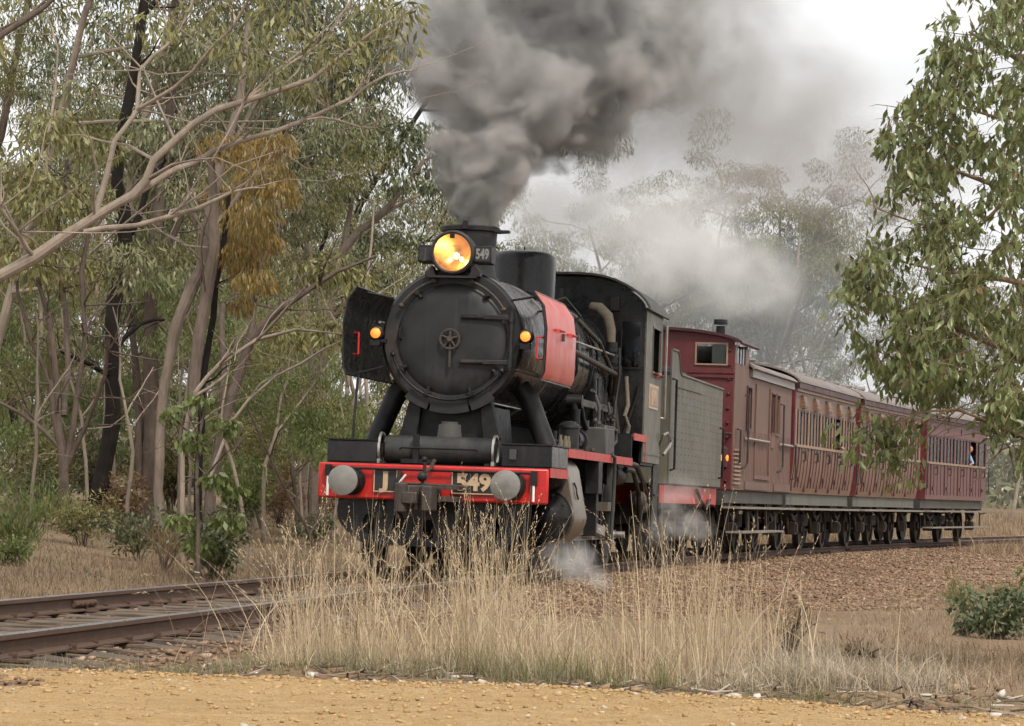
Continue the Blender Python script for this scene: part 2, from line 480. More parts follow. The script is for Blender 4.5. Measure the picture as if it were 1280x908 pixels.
for g in (0.0,):
    fb.box(g - 0.15, g + 0.15, -0.085, 0.085, 0.002, 0.016)
    for sx in (-1, 1):
        fb.box(g + sx * 0.074 - 0.013, g + sx * 0.074 + 0.013, -0.05 * sx - 0.013, -0.05 * sx + 0.013, 0.0, 0.045)
        fb.box(g + sx * 0.062 - 0.022, g + sx * 0.062 + 0.022, -0.05 * sx - 0.016, -0.05 * sx + 0.016, 0.036, 0.052)
first = [obj('sleeper', x, m_sleeper, track, bevel=0.008, seg=1) for x in slp]
firstf = obj('rail_plate', fb, m_rust, None)
s, k = -21.0, 0
placed = 0
while s < 66:
    o = first[k % 3] if k < 3 else first[k % 3].copy()
    if k >= 3: C.objects.link(o); o.parent = track
    p = on_track(s, random.uniform(-0.06, 0.06), -0.146 - random.uniform(0, 0.012)); th = trk(s)[2]
    o.location = p; o.rotation_euler = (0, CANT + random.uniform(-0.004, 0.004), -th + random.uniform(-0.025, 0.025))
    if k % 2: o.rotation_euler.z += math.pi; o.rotation_euler.y = -CANT
    for g in (-0.834, 0.834):
        f = firstf if k == 0 and g < 0 else firstf.copy()
        if k or g > 0: C.objects.link(f)
        f.parent = o; f.location = (g, 0, 0)
    k += 1
    s += 0.66 + random.uniform(-0.04, 0.04)

# loose stones
def stones(name, P, size, m, rnd=None, flat=0.75, parent=None):
    n = len(P)
    cube = np.array([[-1,-1,-1],[1,-1,-1],[1,1,-1],[-1,1,-1],[-1,-1,1],[1,-1,1],[1,1,1],[-1,1,1]], float) * 0.5
    V = cube[None] * (1 + rng.uniform(-0.45, 0.35, (n, 8, 3)))
    V = V * (np.asarray(size)[:, None, None] * np.stack([rng.uniform(0.7, 1.3, n), rng.uniform(0.7, 1.3, n), rng.uniform(0.5, 1.0, n) * flat], -1)[:, None, :])
    a = rng.uniform(0, 6.28, n); c, s_ = np.cos(a), np.sin(a); tl = rng.normal(0, 0.35, n); ct, st = np.cos(tl), np.sin(tl)
    x, y, z = V[..., 0], V[..., 1], V[..., 2]
    y, z = y * ct[:, None] - z * st[:, None], y * st[:, None] + z * ct[:, None]
    x, y = x * c[:, None] - y * s_[:, None], x * s_[:, None] + y * c[:, None]
    V = np.stack([x, y, z], -1) + np.asarray(P)[:, None, :]
    q = np.array([[0,3,2,1],[4,5,6,7],[0,1,5,4],[1,2,6,5],[2,3,7,6],[3,0,4,7]])
    F = (np.arange(n)[:, None, None] * 8 + q[None]).reshape(-1, 4)
    rv = np.repeat(rng.random(n) if rnd is None else rnd, 6)
    return tag(npmesh(name, V.reshape(-1, 3), F, m, parent, rv), kind='stuff')
m_stone = leafmat('ballast_stone', (0.15, 0.098, 0.065), (0.33, 0.215, 0.138), (0.40, 0.30, 0.21), trans=0.0, rough=0.9, spec=0.2, rare=0.05)
m_peb = leafmat('road_pebble', (0.33, 0.205, 0.095), (0.49, 0.335, 0.165), (0.47, 0.40, 0.31), trans=0.0, rough=0.9, spec=0.2, rare=0.08)
n = 54000
s_ = np.concatenate([rng.uniform(-21, -3, 13000), rng.uniform(-4, 14, 15000), rng.uniform(8, 62, 26000)])
u_ = np.where(rng.random(n) < 0.78, rng.uniform(0.2, 5.0, n), rng.uniform(-2.2, 0.3, n))
lim = 1.75 + np.where(u_ > 0, 3.1, 0.7) * sstep(-8, 6, s_)
keep = np.abs(u_) < lim - rng.random(n) ** 2 * 0.5
s_, u_ = s_[keep], u_[keep]
P = np.array([on_track(a, b, 0) for a, b in zip(s_, u_)])
P[:, 2] = balz(P[:, 0], P[:, 1]) + rng.uniform(0, 0.02, len(P))
stones('ballast_stones', P, rng.uniform(0.015, 0.045, len(P)) * (1 + 0.2 * sstep(-6, 20, s_)), m_stone)
n = 16000
s_ = rng.uniform(3, 48, n); u_ = 3.6 + np.abs(rng.normal(0, 2.4, n))
P = np.array([on_track(a, b, 0) for a, b in zip(s_, u_)])
P[:, 2] = gz(P[:, 0], P[:, 1]) + 0.006
P = P[P[:, 1] > road_edge(P[:, 0]) + 1.2]
stones('bank_gravel', P, rng.uniform(0.016, 0.06, len(P)), m_stone)
n = 12000
x_ = rng.uniform(-4.5, 3.4, n); e_ = np.abs(rng.normal(0, 1, n)) ** 1.6
y_ = road_edge(x_) - np.where(rng.random(n) < 0.55, 0.05 + e_ * 0.45, rng.uniform(0, 5, n))
sz = 0.004 + 0.024 * rng.random(n) ** 7
P = np.stack([x_, y_, rzf(x_, y_) + sz * 0.15], -1)
stones('road_pebbles', P, sz, m_peb)
n = 2600
x_ = rng.uniform(-3.6, 3.6, n); y_ = road_edge(x_) + rng.uniform(-0.1, 2.6, n)
sz = 0.008 + 0.045 * rng.random(n) ** 6
P = np.stack([x_, y_, gz(x_, y_) + sz * 0.2], -1)
m_vst = leafmat('verge_stone', (0.16, 0.10, 0.06), (0.34, 0.23, 0.13), (0.55, 0.50, 0.44), trans=0.0, rough=0.9, spec=0.2, rare=0.1)
stones('verge_stones', P, sz, m_vst)
# bark and twigs lying on the verge
def twigs(name, n, xr, yf, m, L=(0.04, 0.22)):
    x = rng.uniform(*xr, n); y = yf(x); z = gz(x, y) + 0.012
    a = rng.uniform(0, math.pi, n); l = rng.uniform(*L, n) * 0.5; wd = rng.uniform(0.003, 0.009, n); h = rng.uniform(-0.02, 0.03, n)
    d = np.stack([np.cos(a) * l, np.sin(a) * l, h], -1); q = np.stack([-np.sin(a) * wd, np.cos(a) * wd, 0 * a], -1); up = np.array([0, 0, 1]) * wd[:, None]
    c = np.stack([x, y, z], -1)
    V = np.stack([c-d-q, c-d+q, c-d+up*1.6, c+d-q*.6, c+d+q*.6, c+d+up], 1)
    F3 = np.array([[0,1,4,3],[1,2,5,4],[2,0,3,5]])
    F = (np.arange(n)[:, None, None] * 6 + F3[None]).reshape(-1, 4)
    return tag(npmesh(name, V.reshape(-1, 3), F, m, None, np.repeat(rng.random(n), 3)), kind='stuff')
m_twig = leafmat('bark_litter', (0.07, 0.05, 0.035), (0.26, 0.19, 0.13), (0.4, 0.34, 0.28), trans=0.0, rough=0.9, spec=0.2, rare=0.15)
twigs('bark_litter', 1100, (-4.2, 4.2), lambda x: road_edge(x) + np.abs(rng.normal(0.7, 0.8, len(x))), m_twig)

# ------------------------------------------------------------------ locomotive
m_black = mat('loco_black', (0.013, 0.0127, 0.013), 0.28, 0, 0.35, 5, dust=(0.06, 0.055, 0.05), dust_amt=0.5, streak=0.8, bump=0.05, spec=0.3)
m_blackd = mat('sooty_black', (0.009, 0.009, 0.009), 0.5, 0, 0.35, 8, dust=(0.05, 0.045, 0.04), dust_amt=0.5, bump=0.1, spec=0.3)
m_door = mat('smokebox_grey_black', (0.021, 0.021, 0.021), 0.45, 0, 0.3, 3.5, dust=(0.07, 0.068, 0.064), dust_amt=0.65, streak=0.9, bump=0.06, spec=0.3)
m_ring = mat('smokebox_ring_black', (0.022, 0.021, 0.021), 0.48, 0, 0.3, 4, dust=(0.13, 0.08, 0.062), dust_amt=0.7, dlow=0.52, spec=0.3)
m_red = mat('buffer_beam_red', (0.50, 0.020, 0.015), 0.36, 0, 0.15, 9, dust=(0.20, 0.022, 0.018), dust_amt=0.7, streak=0.7, dlow=0.5)
m_redp = mat('faded_red_panel', (0.50, 0.075, 0.06), 0.38, 0, 0.12, 3, dust=(0.58, 0.20, 0.18), dust_amt=0.7, streak=0.6)
m_redv = mat('valance_red', (0.46, 0.045, 0.035), 0.5, 0, 0.15, 5, dust=(0.2, 0.04, 0.03), dust_amt=0.5)
m_steel = mat('bare_steel', (0.42, 0.40, 0.37), 0.38, 0.75, 0.2, 9, dust=(0.16, 0.13, 0.10), dust_amt=0.5)
m_buff = mat('buffer_face', (0.22, 0.21, 0.19), 0.55, 0.3, 0.18, 6, dust=(0.10, 0.09, 0.075), dust_amt=0.7, dlow=0.5)
m_clad = mat('cylinder_cladding', (0.20, 0.175, 0.135), 0.38, 0.45, 0.35, 5, dust=(0.12, 0.075, 0.045), dust_amt=0.8, streak=0.7)
m_grey = mat('dusty_grey_paint', (0.048, 0.047, 0.043), 0.6, 0, 0.2, 5, dust=(0.10, 0.09, 0.075), dust_amt=0.5, streak=0.8)
m_res = mat('reservoir_paint', (0.022, 0.022, 0.021), 0.42, 0, 0.35, 6, dust=(0.085, 0.08, 0.07), dust_amt=0.6, streak=0.6, bump=0.1, spec=0.3)
m_cabs = mat('cab_side_olive', (0.10, 0.095, 0.07), 0.5, 0, 0.15, 4, dust=(0.17, 0.15, 0.105), dust_amt=0.5, streak=0.9)
m_white = mat('white_paint', (0.75, 0.74, 0.70), 0.5, 0, 0.1, 10)
m_brass = mat('plate_letters', (0.52, 0.36, 0.22), 0.5, 0.15, 0.1, 10)
m_plate = mat('number_plate_black', (0.022, 0.02, 0.02), 0.5, 0, 0.2, 10)
m_iron = mat('coupler_iron', (0.055, 0.045, 0.038), 0.7, 0.3, 0.35, 14, dust=(0.12, 0.08, 0.055), dust_amt=0.5, bump=0.3)
m_lag = mat('lagging', (0.17, 0.14, 0.10), 0.9, 0, 0.25, 20, bump=0.6)
m_amber = mat('amber_lens', (0.95, 0.35, 0.06), 0.25, 0, 0.1, 10, emit=(1.0, 0.27, 0.04), estr=0.40)
m_bulb = mat('lit_bulb', (1, 0.8, 0.5), 0.3, 0, 0, 5, emit=(1.0, 0.62, 0.22), estr=8.0)
m_refl = mat('gilt_reflector', (0.92, 0.56, 0.24), 0.30, 1.0, 0.05, 6)
m_glass = glassmat('window_glass')
m_cglass = glassmat('dark_carriage_glass', (0.55, 0.50, 0.48), 0.25)  # darker tint and weaker reflection than the cab glass
m_clear = glassmat('lamp_glass', (0.97, 0.95, 0.9))

loco = vehicle('steam_locomotive', 'black steam locomotive with red buffer beam, round smokebox door and lit headlight', 'locomotive', 0, 10.5)
def lp(name, b, m, parent=None, bevel=0.0, smooth=35, label=None):
    o = obj(name, b, m, parent or loco, bevel, smooth)
    if label: o['label'] = label
    return o
CZ = 2.80                                   # boiler centre line
# --- buffer beam and what is on it
beam = lp('buffer_beam', B().box(-1.37, 1.39, 0, 0.05, 0.84, 1.26), m_red, bevel=0.035)
beam['label'] = 'bright red buffer beam with number plates'
lp('beam_backing', B().box(-1.30, 1.32, 0.053, 0.12, 0.86, 1.24), m_black)
for sx in (-0.96, 0.96):
    bf = lp('buffer', B().lathe([(0.0, 0.0), (0.0, 0.17), (0.03, 0.17), (0.05, 0.165), (0.10, 0.125), (0.30, 0.115), (0.31, 0.085), (0.42, 0.075)], (sx, -0.003, 1.05), (0, -1, 0), 28), m_black)
    lp('buffer_head', B().lathe([(0.0, 0.0), (0.0, 0.10), (0.02, 0.165), (0.045, 0.178), (0.065, 0.174), (0.085, 0.11), (0.09, 0.0)], (sx, -0.42, 1.05), (0, -1, 0), 36), m_buff, bf)
    bb = B()
    for k in range(8):
        a = k * math.pi / 4 + 0.2
        bb.cyl((sx + 0.145*math.cos(a), -0.03, 1.05 + 0.145*math.sin(a)), (sx + 0.145*math.cos(a), -0.055, 1.05 + 0.145*math.sin(a)), 0.016, n=6)
    lp('bolts', bb, m_blackd, bf)['kind'] = 'stuff'
def plate(x0, x1, z0, z1, txt, size, sx=1.0):
    p = lp('number_plate', B().box(x0, x1, -0.022, -0.002, z0, z1), m_plate, beam, bevel=0.012)
    fr = B(); t = 0.013
    for a in ((x0, x1, z1 - t, z1), (x0, x1, z0, z0 + t)): fr.box(a[0], a[1], -0.032, -0.0225, a[2], a[3])
    for a in ((x0, x0 + t), (x1 - t, x1)): fr.box(a[0], a[1], -0.0315, -0.0225, z0 + t, z1 - t)
    lp('plate_border', fr, m_brass, p)
    lettering('plate_number', txt, size, m_brass, p, ((x0 + x1) / 2, -0.03, (z0 + z1) / 2 - 0.002), sx=sx, bold=0.011)
    return p
plate(-0.69, -0.405, 0.93, 1.205, 'J', 0.25, 1.25)
plate(0.245, 0.765, 0.935, 1.20, '549', 0.27, 1.03)
lp('lamp_rail', B().tube([(-1.24, -0.06, 1.20), (1.22, -0.06, 1.20)], 0.014, 8).box(-1.27, -1.20, -0.075, 0.0, 1.10, 1.235).box(1.19, 1.26, -0.075, 0.0, 1.06, 1.23), m_blackd, beam)
for sx in (-1.235, 1.225):
    lp('white_marker', B().tube([(sx, -0.055, 1.12), (sx, -0.06, 0.87)], 0.016, 8), m_white, beam)
# coupler
cp = lp('coupler', B().box(-0.13, 0.13, -0.42, 0.0, 0.80, 1.0).prism([(-0.30, -0.62), (-0.27, -0.42), (0.10, -0.36), (0.17, -0.50), (0.14, -0.70), (0.03, -0.72), (-0.02, -0.60), (-0.16, -0.60), (-0.18, -0.74), (-0.28, -0.74)], 'z', 0.72, 1.02), m_iron, bevel=0.02)
lp('coupler_knuckle', B().cyl((-0.22, -0.68, 0.70), (-0.22, -0.68, 1.04), 0.075, n=14).box(-0.2, -0.02, -0.76, -0.66, 0.80, 0.94), m_iron, cp, bevel=0.015)
lp('coupler_lever', B().tube([(0.0, -0.55, 1.02), (0.0, -0.50, 1.16), (0.0, -0.1, 1.22), (0.05, -0.08, 1.33)], 0.022, 8).tube([(-0.32, -0.3, 1.04), (0.5, -0.28, 1.02)], 0.016, 8).box(0.18, 0.40, -0.5, -0.1, 0.84, 0.90).box(0.18, 0.40, -0.5, -0.1, 0.98, 1.03), m_iron, cp)
lp('coupler_chain', B().ball((0.02, -0.56, 1.32), 0.035).tube([(0.02, -0.56, 1.31), (0.03, -0.57, 1.15)], 0.02, 8).ball((0.0, -0.57, 1.12), 0.06), m_blackd, cp)
lp('air_hose', B().tube([(-0.36, -0.08, 1.16), (-0.36, -0.20, 1.06), (-0.365, -0.24, 0.85), (-0.33, -0.2, 0.62), (-0.28, -0.1, 0.52)], 0.03, 8), m_blackd)
lp('air_hose', B().tube([(0.36, -0.05, 0.9), (0.38, -0.18, 0.8), (0.36, -0.22, 0.6), (0.3, -0.15, 0.45)], 0.03, 8), m_blackd)
lp('white_cock_handle', B().tube([(-0.34, -0.2, 0.98), (-0.33, -0.24, 1.05), (-0.26, -0.24, 1.14)], 0.013, 8), m_white)
# --- apron below the beam with oval holes (a plate cut round each hole)
def apron():
    b = B(); W, y0, y1 = 1.16, 0.20, 0.23
    xs = np.linspace(-W, W, 121); holes = [(-0.78, 0.55), (-0.42, 0.57), (-0.06, 0.5), (0.36, 0.55), (0.80, 0.55)]
    def bot(x): return 0.30 + 0.33 * max(0, (abs(x) - 0.72) / 0.44) ** 2.2
    for a, c in zip(xs, xs[1:]):
        xm = (a + c) / 2
        spans = [(bot(xm), 0.86)]
        for hx, hz in holes:
            q = (xm - hx) / 0.066
            if abs(q) < 1:
                hh = 0.105 + 0.0 + 0.066 * math.sqrt(1 - q * q) - 0.066
                hh = max(0.02, 0.12 * math.sqrt(1 - q * q) ** 0.6)
                spans = [(bot(xm), hz - hh), (hz + hh, 0.86)]
        for z0, z1 in spans: b.box(a, c, y0, y1, z0, z1)
    bmesh.ops.remove_doubles(b.bm, verts=b.bm.verts[:], dist=0.0005)
    return b
lp('front_apron', apron(), m_black, smooth=0)
lp('guard_iron', B().prism([(0.25, 0.1), (0.33, 0.1), (0.5, 0.8), (0.3, 0.8)], 'x', -0.86, -0.80), m_blackd)
lp('guard_iron', B().prism([(0.25, 0.1), (0.33, 0.1), (0.5, 0.8), (0.3, 0.8)], 'x', 0.80, 0.86), m_blackd)
lp('frame', B().box(-0.66, -0.60, 0.12, 10.4, 0.62, 1.30).box(0.60, 0.66, 0.12, 10.4, 0.62, 1.30).box(-0.6, 0.6, 0.5, 0.8, 0.5, 1.2), m_blackd)
# --- front platform: side boxes, cross reservoir with end rings
for x0, x1 in ((-1.30, -0.70), (0.80, 1.40)):
    bx = lp('platform_box', B().box(x0, x1, 0.14, 1.40, 1.275, 1.53), m_black, bevel=0.01)
    lp('box_lip', B().box(x0 - 0.012, x1 + 0.012, 0.128, 1.42, 1.532, 1.55), m_blackd, bx)
lp('box_bracket', B().box(0.90, 0.98, 0.10, 0.138, 1.36, 1.48), m_grey)
res = lp('air_reservoir', B().lathe([(0, 0), (0, 0.13), (0.03, 0.168), (1.30, 0.168), (1.33, 0.13), (1.33, 0)], (-0.64, 0.34, 1.44), (1, 0, 0), 32), m_res)
for x in (-0.68, 0.69):
    lp('reservoir_strap', B().lathe([(-0.014, 0.18), (-0.014, 0.205), (0.014, 0.205), (0.014, 0.18)], (x, 0.34, 1.44), (1, 0, 0), 28, close=True).box(x - 0.02, x + 0.02, 0.16, 0.5, 1.27, 1.32), m_steel, res)
lp('reservoir_rail', B().tube([(-0.42, 0.12, 1.44), (-0.40, 0.10, 1.46), (0.50, 0.10, 1.46), (0.52, 0.12, 1.44)], 0.012, 8), m_blackd, res)
lp('reservoir_bracket', B().box(-0.26, -0.19, 0.10, 0.16, 1.28, 1.62).box(-0.4, -0.02, 0.11, 0.15, 1.28, 1.33), m_blackd, res)
lp('lubricator_cap', B().cyl((0.10, 0.5, 1.6), (0.10, 0.5, 1.76), 0.15, 0.13, 20).cyl((0.10, 0.5, 1.76), (0.10, 0.5, 1.79), 0.1, n=16), m_grey)
lp('front_step_plate', B().box(-1.30, 1.40, 0.128, 1.4, 1.255, 1.272), m_blackd)
lp('box_edge_red', B().box(1.393, 1.405, 0.06, 1.42, 1.16, 1.27), m_redv)
# --- smokebox saddle and smokebox
lp('smokebox_saddle', B().prism([(-0.52, 1.27), (-0.44, 2.02), (0.44, 2.02), (0.52, 1.27)], 'y', 1.15, 2.7).prism([(-0.58, 1.55), (-0.62, 1.62), (-0.5, 2.1), (-0.36, 2.0), (-0.42, 1.5)], 'y', 1.02, 1.14).prism([(0.58, 1.55), (0.62, 1.62), (0.5, 2.1), (0.36, 2.0), (0.42, 1.5)], 'y', 1.02, 1.14), m_blackd, bevel=0.01)
sbx = lp('smokebox', B().lathe([(0.0, 0.70), (0.0, 0.845), (0.03, 0.87), (2.3, 0.87), (2.3, 0.83)], (0, 1.0, CZ), (0, 1, 0), 72), m_black)
lp('smokebox_front_ring', B().lathe([(0.0, 0.66), (-0.028, 0.68), (-0.03, 0.83), (0.0, 0.85)], (0, 0.995, CZ), (0, 1, 0), 72), m_ring, sbx)
# lower clamp segments of the ring
for a0, a1 in ((-128, -108), (-106, -74), (-72, -52)):
    poly = [(0.90*math.cos(R_(a)), CZ + 0.90*math.sin(R_(a))) for a in np.linspace(a0, a1, 8)] + [(0.76*math.cos(R_(a)), CZ + 0.76*math.sin(R_(a))) for a in np.linspace(a1, a0, 8)]
    lp('ring_clamp_plate', B().prism(poly, 'y', 0.935, 0.963), m_ring, sbx)
door = lp('smokebox_door', B().lathe([(0, 0), (0, 0.25), (0.012, 0.48), (0.035, 0.62), (0.07, 0.675), (0.12, 0.685), (0.12, 0.6)], (0, 0.90, CZ), (0, 1, 0), 72), m_door)
for zz in (0.27, -0.27):
    lp('hinge_strap', B().box(0.12, 0.74, 0.868, 0.905, CZ + zz - 0.028, CZ + zz + 0.028).cyl((0.13, 0.885, CZ + zz), (0.40, 0.87, CZ + zz), 0.03, 0.02, 10), m_black if zz > 0 else m_ring, door, bevel=0.008)
lp('hinge_post', B().tube([(0.74, 0.885, CZ - 0.36), (0.74, 0.885, CZ + 0.36)], 0.026, 12).cyl((0.74, 0.885, CZ + 0.22), (0.74, 0.885, CZ + 0.33), 0.04).cyl((0.74, 0.885, CZ - 0.33), (0.74, 0.885, CZ - 0.22), 0.04), m_black, door)
hw = B().lathe([(-0.014, 0.105), (-0.014, 0.13), (0.014, 0.13), (0.014, 0.105)], (0, 0.84, CZ), (0, 1, 0), 30, close=True)
for k in range(5):
    a = k * 2 * math.pi / 5 + 0.3
    hw.tube([(0, 0.84, CZ), (0.115*math.cos(a), 0.84, CZ + 0.115*math.sin(a))], 0.014, 8)
hw.cyl((0, 0.80, CZ), (0, 0.91, CZ), 0.035, n=14)
lp('door_handwheel', hw, m_iron, door)
lp('door_lever', B().tube([(0.0, 0.86, CZ - 0.02), (0.0, 0.845, CZ - 0.34)], 0.018, 8), m_iron, door)
lp('door_catch_handle', B().tube([(-0.62, 0.93, CZ - 0.02), (-0.63, 0.88, CZ), (-0.63, 0.88, CZ + 0.10), (-0.62, 0.93, CZ + 0.12)], 0.012, 8), m_black, door)
for a in (52, 128, 212, 247, 292, 325):
    c = Vector((0.70*math.cos(R_(a)), 0.92, CZ + 0.70*math.sin(R_(a)))); d = Vector((math.cos(R_(a)), 0, math.sin(R_(a)))); t = Vector((-d.z, 0, d.x))
    lp('door_dog', B().tube([c - d*0.07, c + d*0.06], 0.026, 8).tube([c - Vector((0, 0.05, 0)), c + Vector((0, 0.06, 0))], 0.03, 8).tube([c - t*0.04 - Vector((0, .02, 0)), c + t*0.04 - Vector((0, .02, 0))], 0.018, 8), m_blackd, door)
def arc_rail(a0, a1, r=0.735, y=0.89, rr=0.017):
    pts = [(r*math.cos(R_(a)), y, CZ + r*math.sin(R_(a))) for a in np.linspace(a0, a1, 18)]
    return B().tube(pts, rr, 8).ball(pts[0], rr*2).ball(pts[-1], rr*2)
lp('front_handrail', arc_rail(108, 148), m_iron, sbx); lp('front_handrail', arc_rail(30, 72), m_iron, sbx); lp('front_handrail', arc_rail(196, 330), m_black, sbx)
# --- marker lights beside the smokebox
for sx in (-1, 1):
    x = sx * 0.92
    ml = lp('marker_lamp', B().lathe([(0, 0.065), (0.02, 0.088), (0.14, 0.085), (0.17, 0.05), (0.17, 0)], (x, 0.84, CZ + 0.05), (0, 1, 0), 24).box(x - 0.07, x + 0.05, 0.86, 0.98, CZ - 0.10, CZ - 0.03).box(min(x, sx*0.8), max(x, sx*0.8), 0.90, 0.98, CZ - 0.06, CZ - 0.02), m_blackd)
    lp('marker_lens', B().lathe([(-0.012, 0), (-0.006, 0.045), (0.012, 0.068)], (x, 0.845, CZ + 0.05), (0, 1, 0), 24), m_amber, ml)
# --- headlight with number box
HL = Vector((0.0, 0.78, 3.84))
hd = lp('headlight', B().lathe([(0.02, 0.225), (0, 0.245), (0.02, 0.27), (0.08, 0.275), (0.10, 0.262), (0.30, 0.262), (0.36, 0.2), (0.38, 0.0)], HL, (0, 1, 0), 48), m_ring)
lp('reflector', B().lathe([(0.02 + 0.19 * (1 - (r / 0.235) ** 2), r) for r in (0.0, 0.05, 0.1, 0.15, 0.19, 0.215, 0.235)], HL + Vector((0, 0.005, 0)), (0, 1, 0), 40), m_refl, hd)
lp('bulb', B().ball(HL + Vector((0.035, 0.10, -0.035)), 0.038, 12).ball(HL + Vector((0.10, 0.105, -0.075)), 0.028, 10), m_bulb, hd)
lp('lamp_glass', B().lathe([(-0.004, 0), (0.0, 0.12), (0.012, 0.232)], HL, (0, 1, 0), 40), m_clear, hd)
lp('lamp_clip', B().box(-0.03, 0.03, 0.765, 0.80, HL.z + 0.17, HL.z + 0.235), m_blackd, hd)
for x0, x1 in ((-0.43, -0.25), (0.25, 0.47)):
    nb = lp('number_box', B().box(x0, x1, 0.86, 1.15, HL.z - 0.12, HL.z + 0.09), m_blackd, hd, bevel=0.01)
    lp('number_glass', B().box(x0 + 0.015, x1 - 0.015, 0.850, 0.858, HL.z - 0.095, HL.z + 0.065), m_plate, nb)
    lettering('lamp_number', '549' if x0 > 0 else 'J', 0.165, mat('pale_number' if x0 > 0 else 'dim_number', (0.20, 0.20, 0.185) if x0 > 0 else (0.05, 0.05, 0.045), 0.5), nb, ((x0+x1)/2, 0.846, HL.z - 0.015), depth=0.006, sx=0.66, bold=0.006)
lp('headlight_bracket', B().box(-0.30, 0.30, 0.80, 1.08, 3.535, 3.56).prism([(0.20, 3.56), (0.34, 3.56), (0.34, 3.60), (0.25, 3.68)], 'y', 0.85, 1.0).prism([(-0.20, 3.56), (-0.34, 3.56), (-0.34, 3.60), (-0.25, 3.68)], 'y', 0.85, 1.0), m_ring, hd)
# --- chimney
ch = lp('chimney', B().lathe([(0, 0.40), (0.06, 0.34), (0.14, 0.315), (0.20, 0.31), (0.60, 0.335), (0.615, 0.365), (0.66, 0.372), (0.675, 0.355), (0.66, 0.30), (0.3, 0.27)], (0.0, 1.95, 3.58), (0, 0, 1), 44), m_blackd)
lp('chimney_lug', B().box(-0.03, 0.03, 1.55, 1.62, 4.20, 4.30), m_blackd, ch)
lp('capuchon_lip', B().prism([(0.33, 1.8), (0.50, 1.88), (0.50, 1.98), (0.33, 2.1)], 'z', 4.185, 4.215), m_blackd, ch)
# --- smoke deflectors
m_dfi = m_black
for sx in (-1, 1):
    ox = 0.0 if sx > 0 else -0.06; yf = 0.72 if sx > 0 else 0.50
    prof = [(sx*1.13 + ox, 2.33), (sx*1.17 + ox, 2.42), (sx*1.18 + ox, 2.95), (sx*1.14 + ox, 3.22), (sx*1.03 + ox, 3.38)]
    if sx > 0: prof = prof[::-1]
    df = lp('smoke_deflector', B().sheet(prof, 'y', yf, 3.15, 0.014), m_black, bevel=0.0)
    ed = B()
    pf = [(sx*1.13 + ox, 2.33), (sx*1.17 + ox, 2.42), (sx*1.18 + ox, 2.95), (sx*1.14 + ox, 3.22), (sx*1.03 + ox, 3.38)]
    ed.tube([(x, yf, z) for x, z in pf], 0.014, 8); ed.tube([(x, 3.15, z) for x, z in pf], 0.014, 8)
    ed.tube([(pf[0][0], y, pf[0][1]) for y in (yf, 3.15)], 0.014, 8); ed.tube([(pf[-1][0], y, pf[-1][1]) for y in (yf, 3.15)], 0.014, 8)
    lp('deflector_edge', ed, m_black, df)
    hr = lp('deflector_handle', B().tube([(sx*1.16, 0.75, 2.84), (sx*1.09, 0.68, 2.84), (sx*1.09, 0.68, 2.58), (sx*1.16, 0.75, 2.58)], 0.014, 8), m_red, df)
    hr['label'] = 'red grab handle on deflector edge'
    for yy_ in (0.9, 2.9):
        lp('deflector_stay', B().tube([(sx*1.05, yy_, 3.34), (sx*0.72, yy_, 3.28)], 0.014, 8), m_black, df); lp('deflector_stay', B().tube([(sx*1.13, yy_, 2.36), (sx*0.80, yy_, 2.45)], 0.014, 8), m_black, df)
    if sx > 0:
        pr = [(1.025, 3.40), (1.155, 3.225), (1.196, 2.95), (1.186, 2.43), (1.15, 2.35)]
        rp = lp('red_deflector_panel', B().sheet(pr, 'y', 0.80, 3.10, 0.006), m_redp, df, label='faded red outer panel of the smoke deflector')
        for yy_ in (1.35, 2.35):
            lp('panel_handle', B().tube([(1.19, yy_, 2.97), (1.25, yy_, 2.97), (1.25, yy_ + 0.42, 2.97), (1.19, yy_ + 0.42, 2.97)], 0.014, 8), m_red, df)
        lp('panel_latch', B().box(1.197, 1.225, 1.92, 1.99, 2.86, 2.95), m_iron, df)
lp('deflector_post', B().tube([(-1.13, 0.9, 2.35), (-1.15, 0.8, 1.53)], 0.016, 8), m_blackd)
# --- steam pipes from smokebox to cylinders
for sx in (-1, 1):
    lp('steam_pipe', B().tube([(sx*0.72, 1.75, 2.28), (sx*0.84, 1.75, 2.12), (sx*0.95, 1.75, 1.86), (sx*1.08, 1.75, 1.54), (sx*1.12, 1.75, 1.40)], [0.13, 0.13, 0.125, 0.125, 0.15], 18), m_blackd)
# --- boiler
blr = lp('boiler', B().lathe([(2.3, 0.84), (2.3, 0.865), (4.9, 0.885), (4.9, 0.89), (7.7, 0.92), (7.7, 0.5)], (0, 1.0, CZ), (0, 1, 0), 64), m_black)
for y in (3.32, 5.0, 6.55, 8.2):
    lp('boiler_band', B().lathe([(-0.03, 0.87 + (y-3)*0.011), (-0.03, 0.892 + (y-3)*0.0105), (0.03, 0.892 + (y-3)*0.0105), (0.03, 0.87 + (y-3)*0.011)], (0, y, CZ), (0, 1, 0), 64, close=True), m_black if y != 3.32 else m_steel, blr)
lp('firebox', B().prism([(-0.92, 1.35), (-0.96, 2.3), (-0.93, 2.9), (0.93, 2.9), (0.96, 2.3), (0.92, 1.35)], 'y', 6.7, 8.62), m_black, bevel=0.03)
lp('dome', B().lathe([(0, 0.47), (0.10, 0.445), (0.60, 0.44), (0.66, 0.425), (0.705, 0.38), (0.73, 0.28), (0.738, 0)], (0, 6.0, 3.57), (0, 0, 1), 48), m_black)
lp('dome_pin', B().cyl((0, 6.0, 4.3), (0, 6.0, 4.37), 0.012, n=8), m_blackd)
for x_ in (-0.18, 0.18): lp('safety_valve', B().cyl((x_, 8.0, 3.6), (x_, 8.0, 3.95), 0.08), m_blackd)
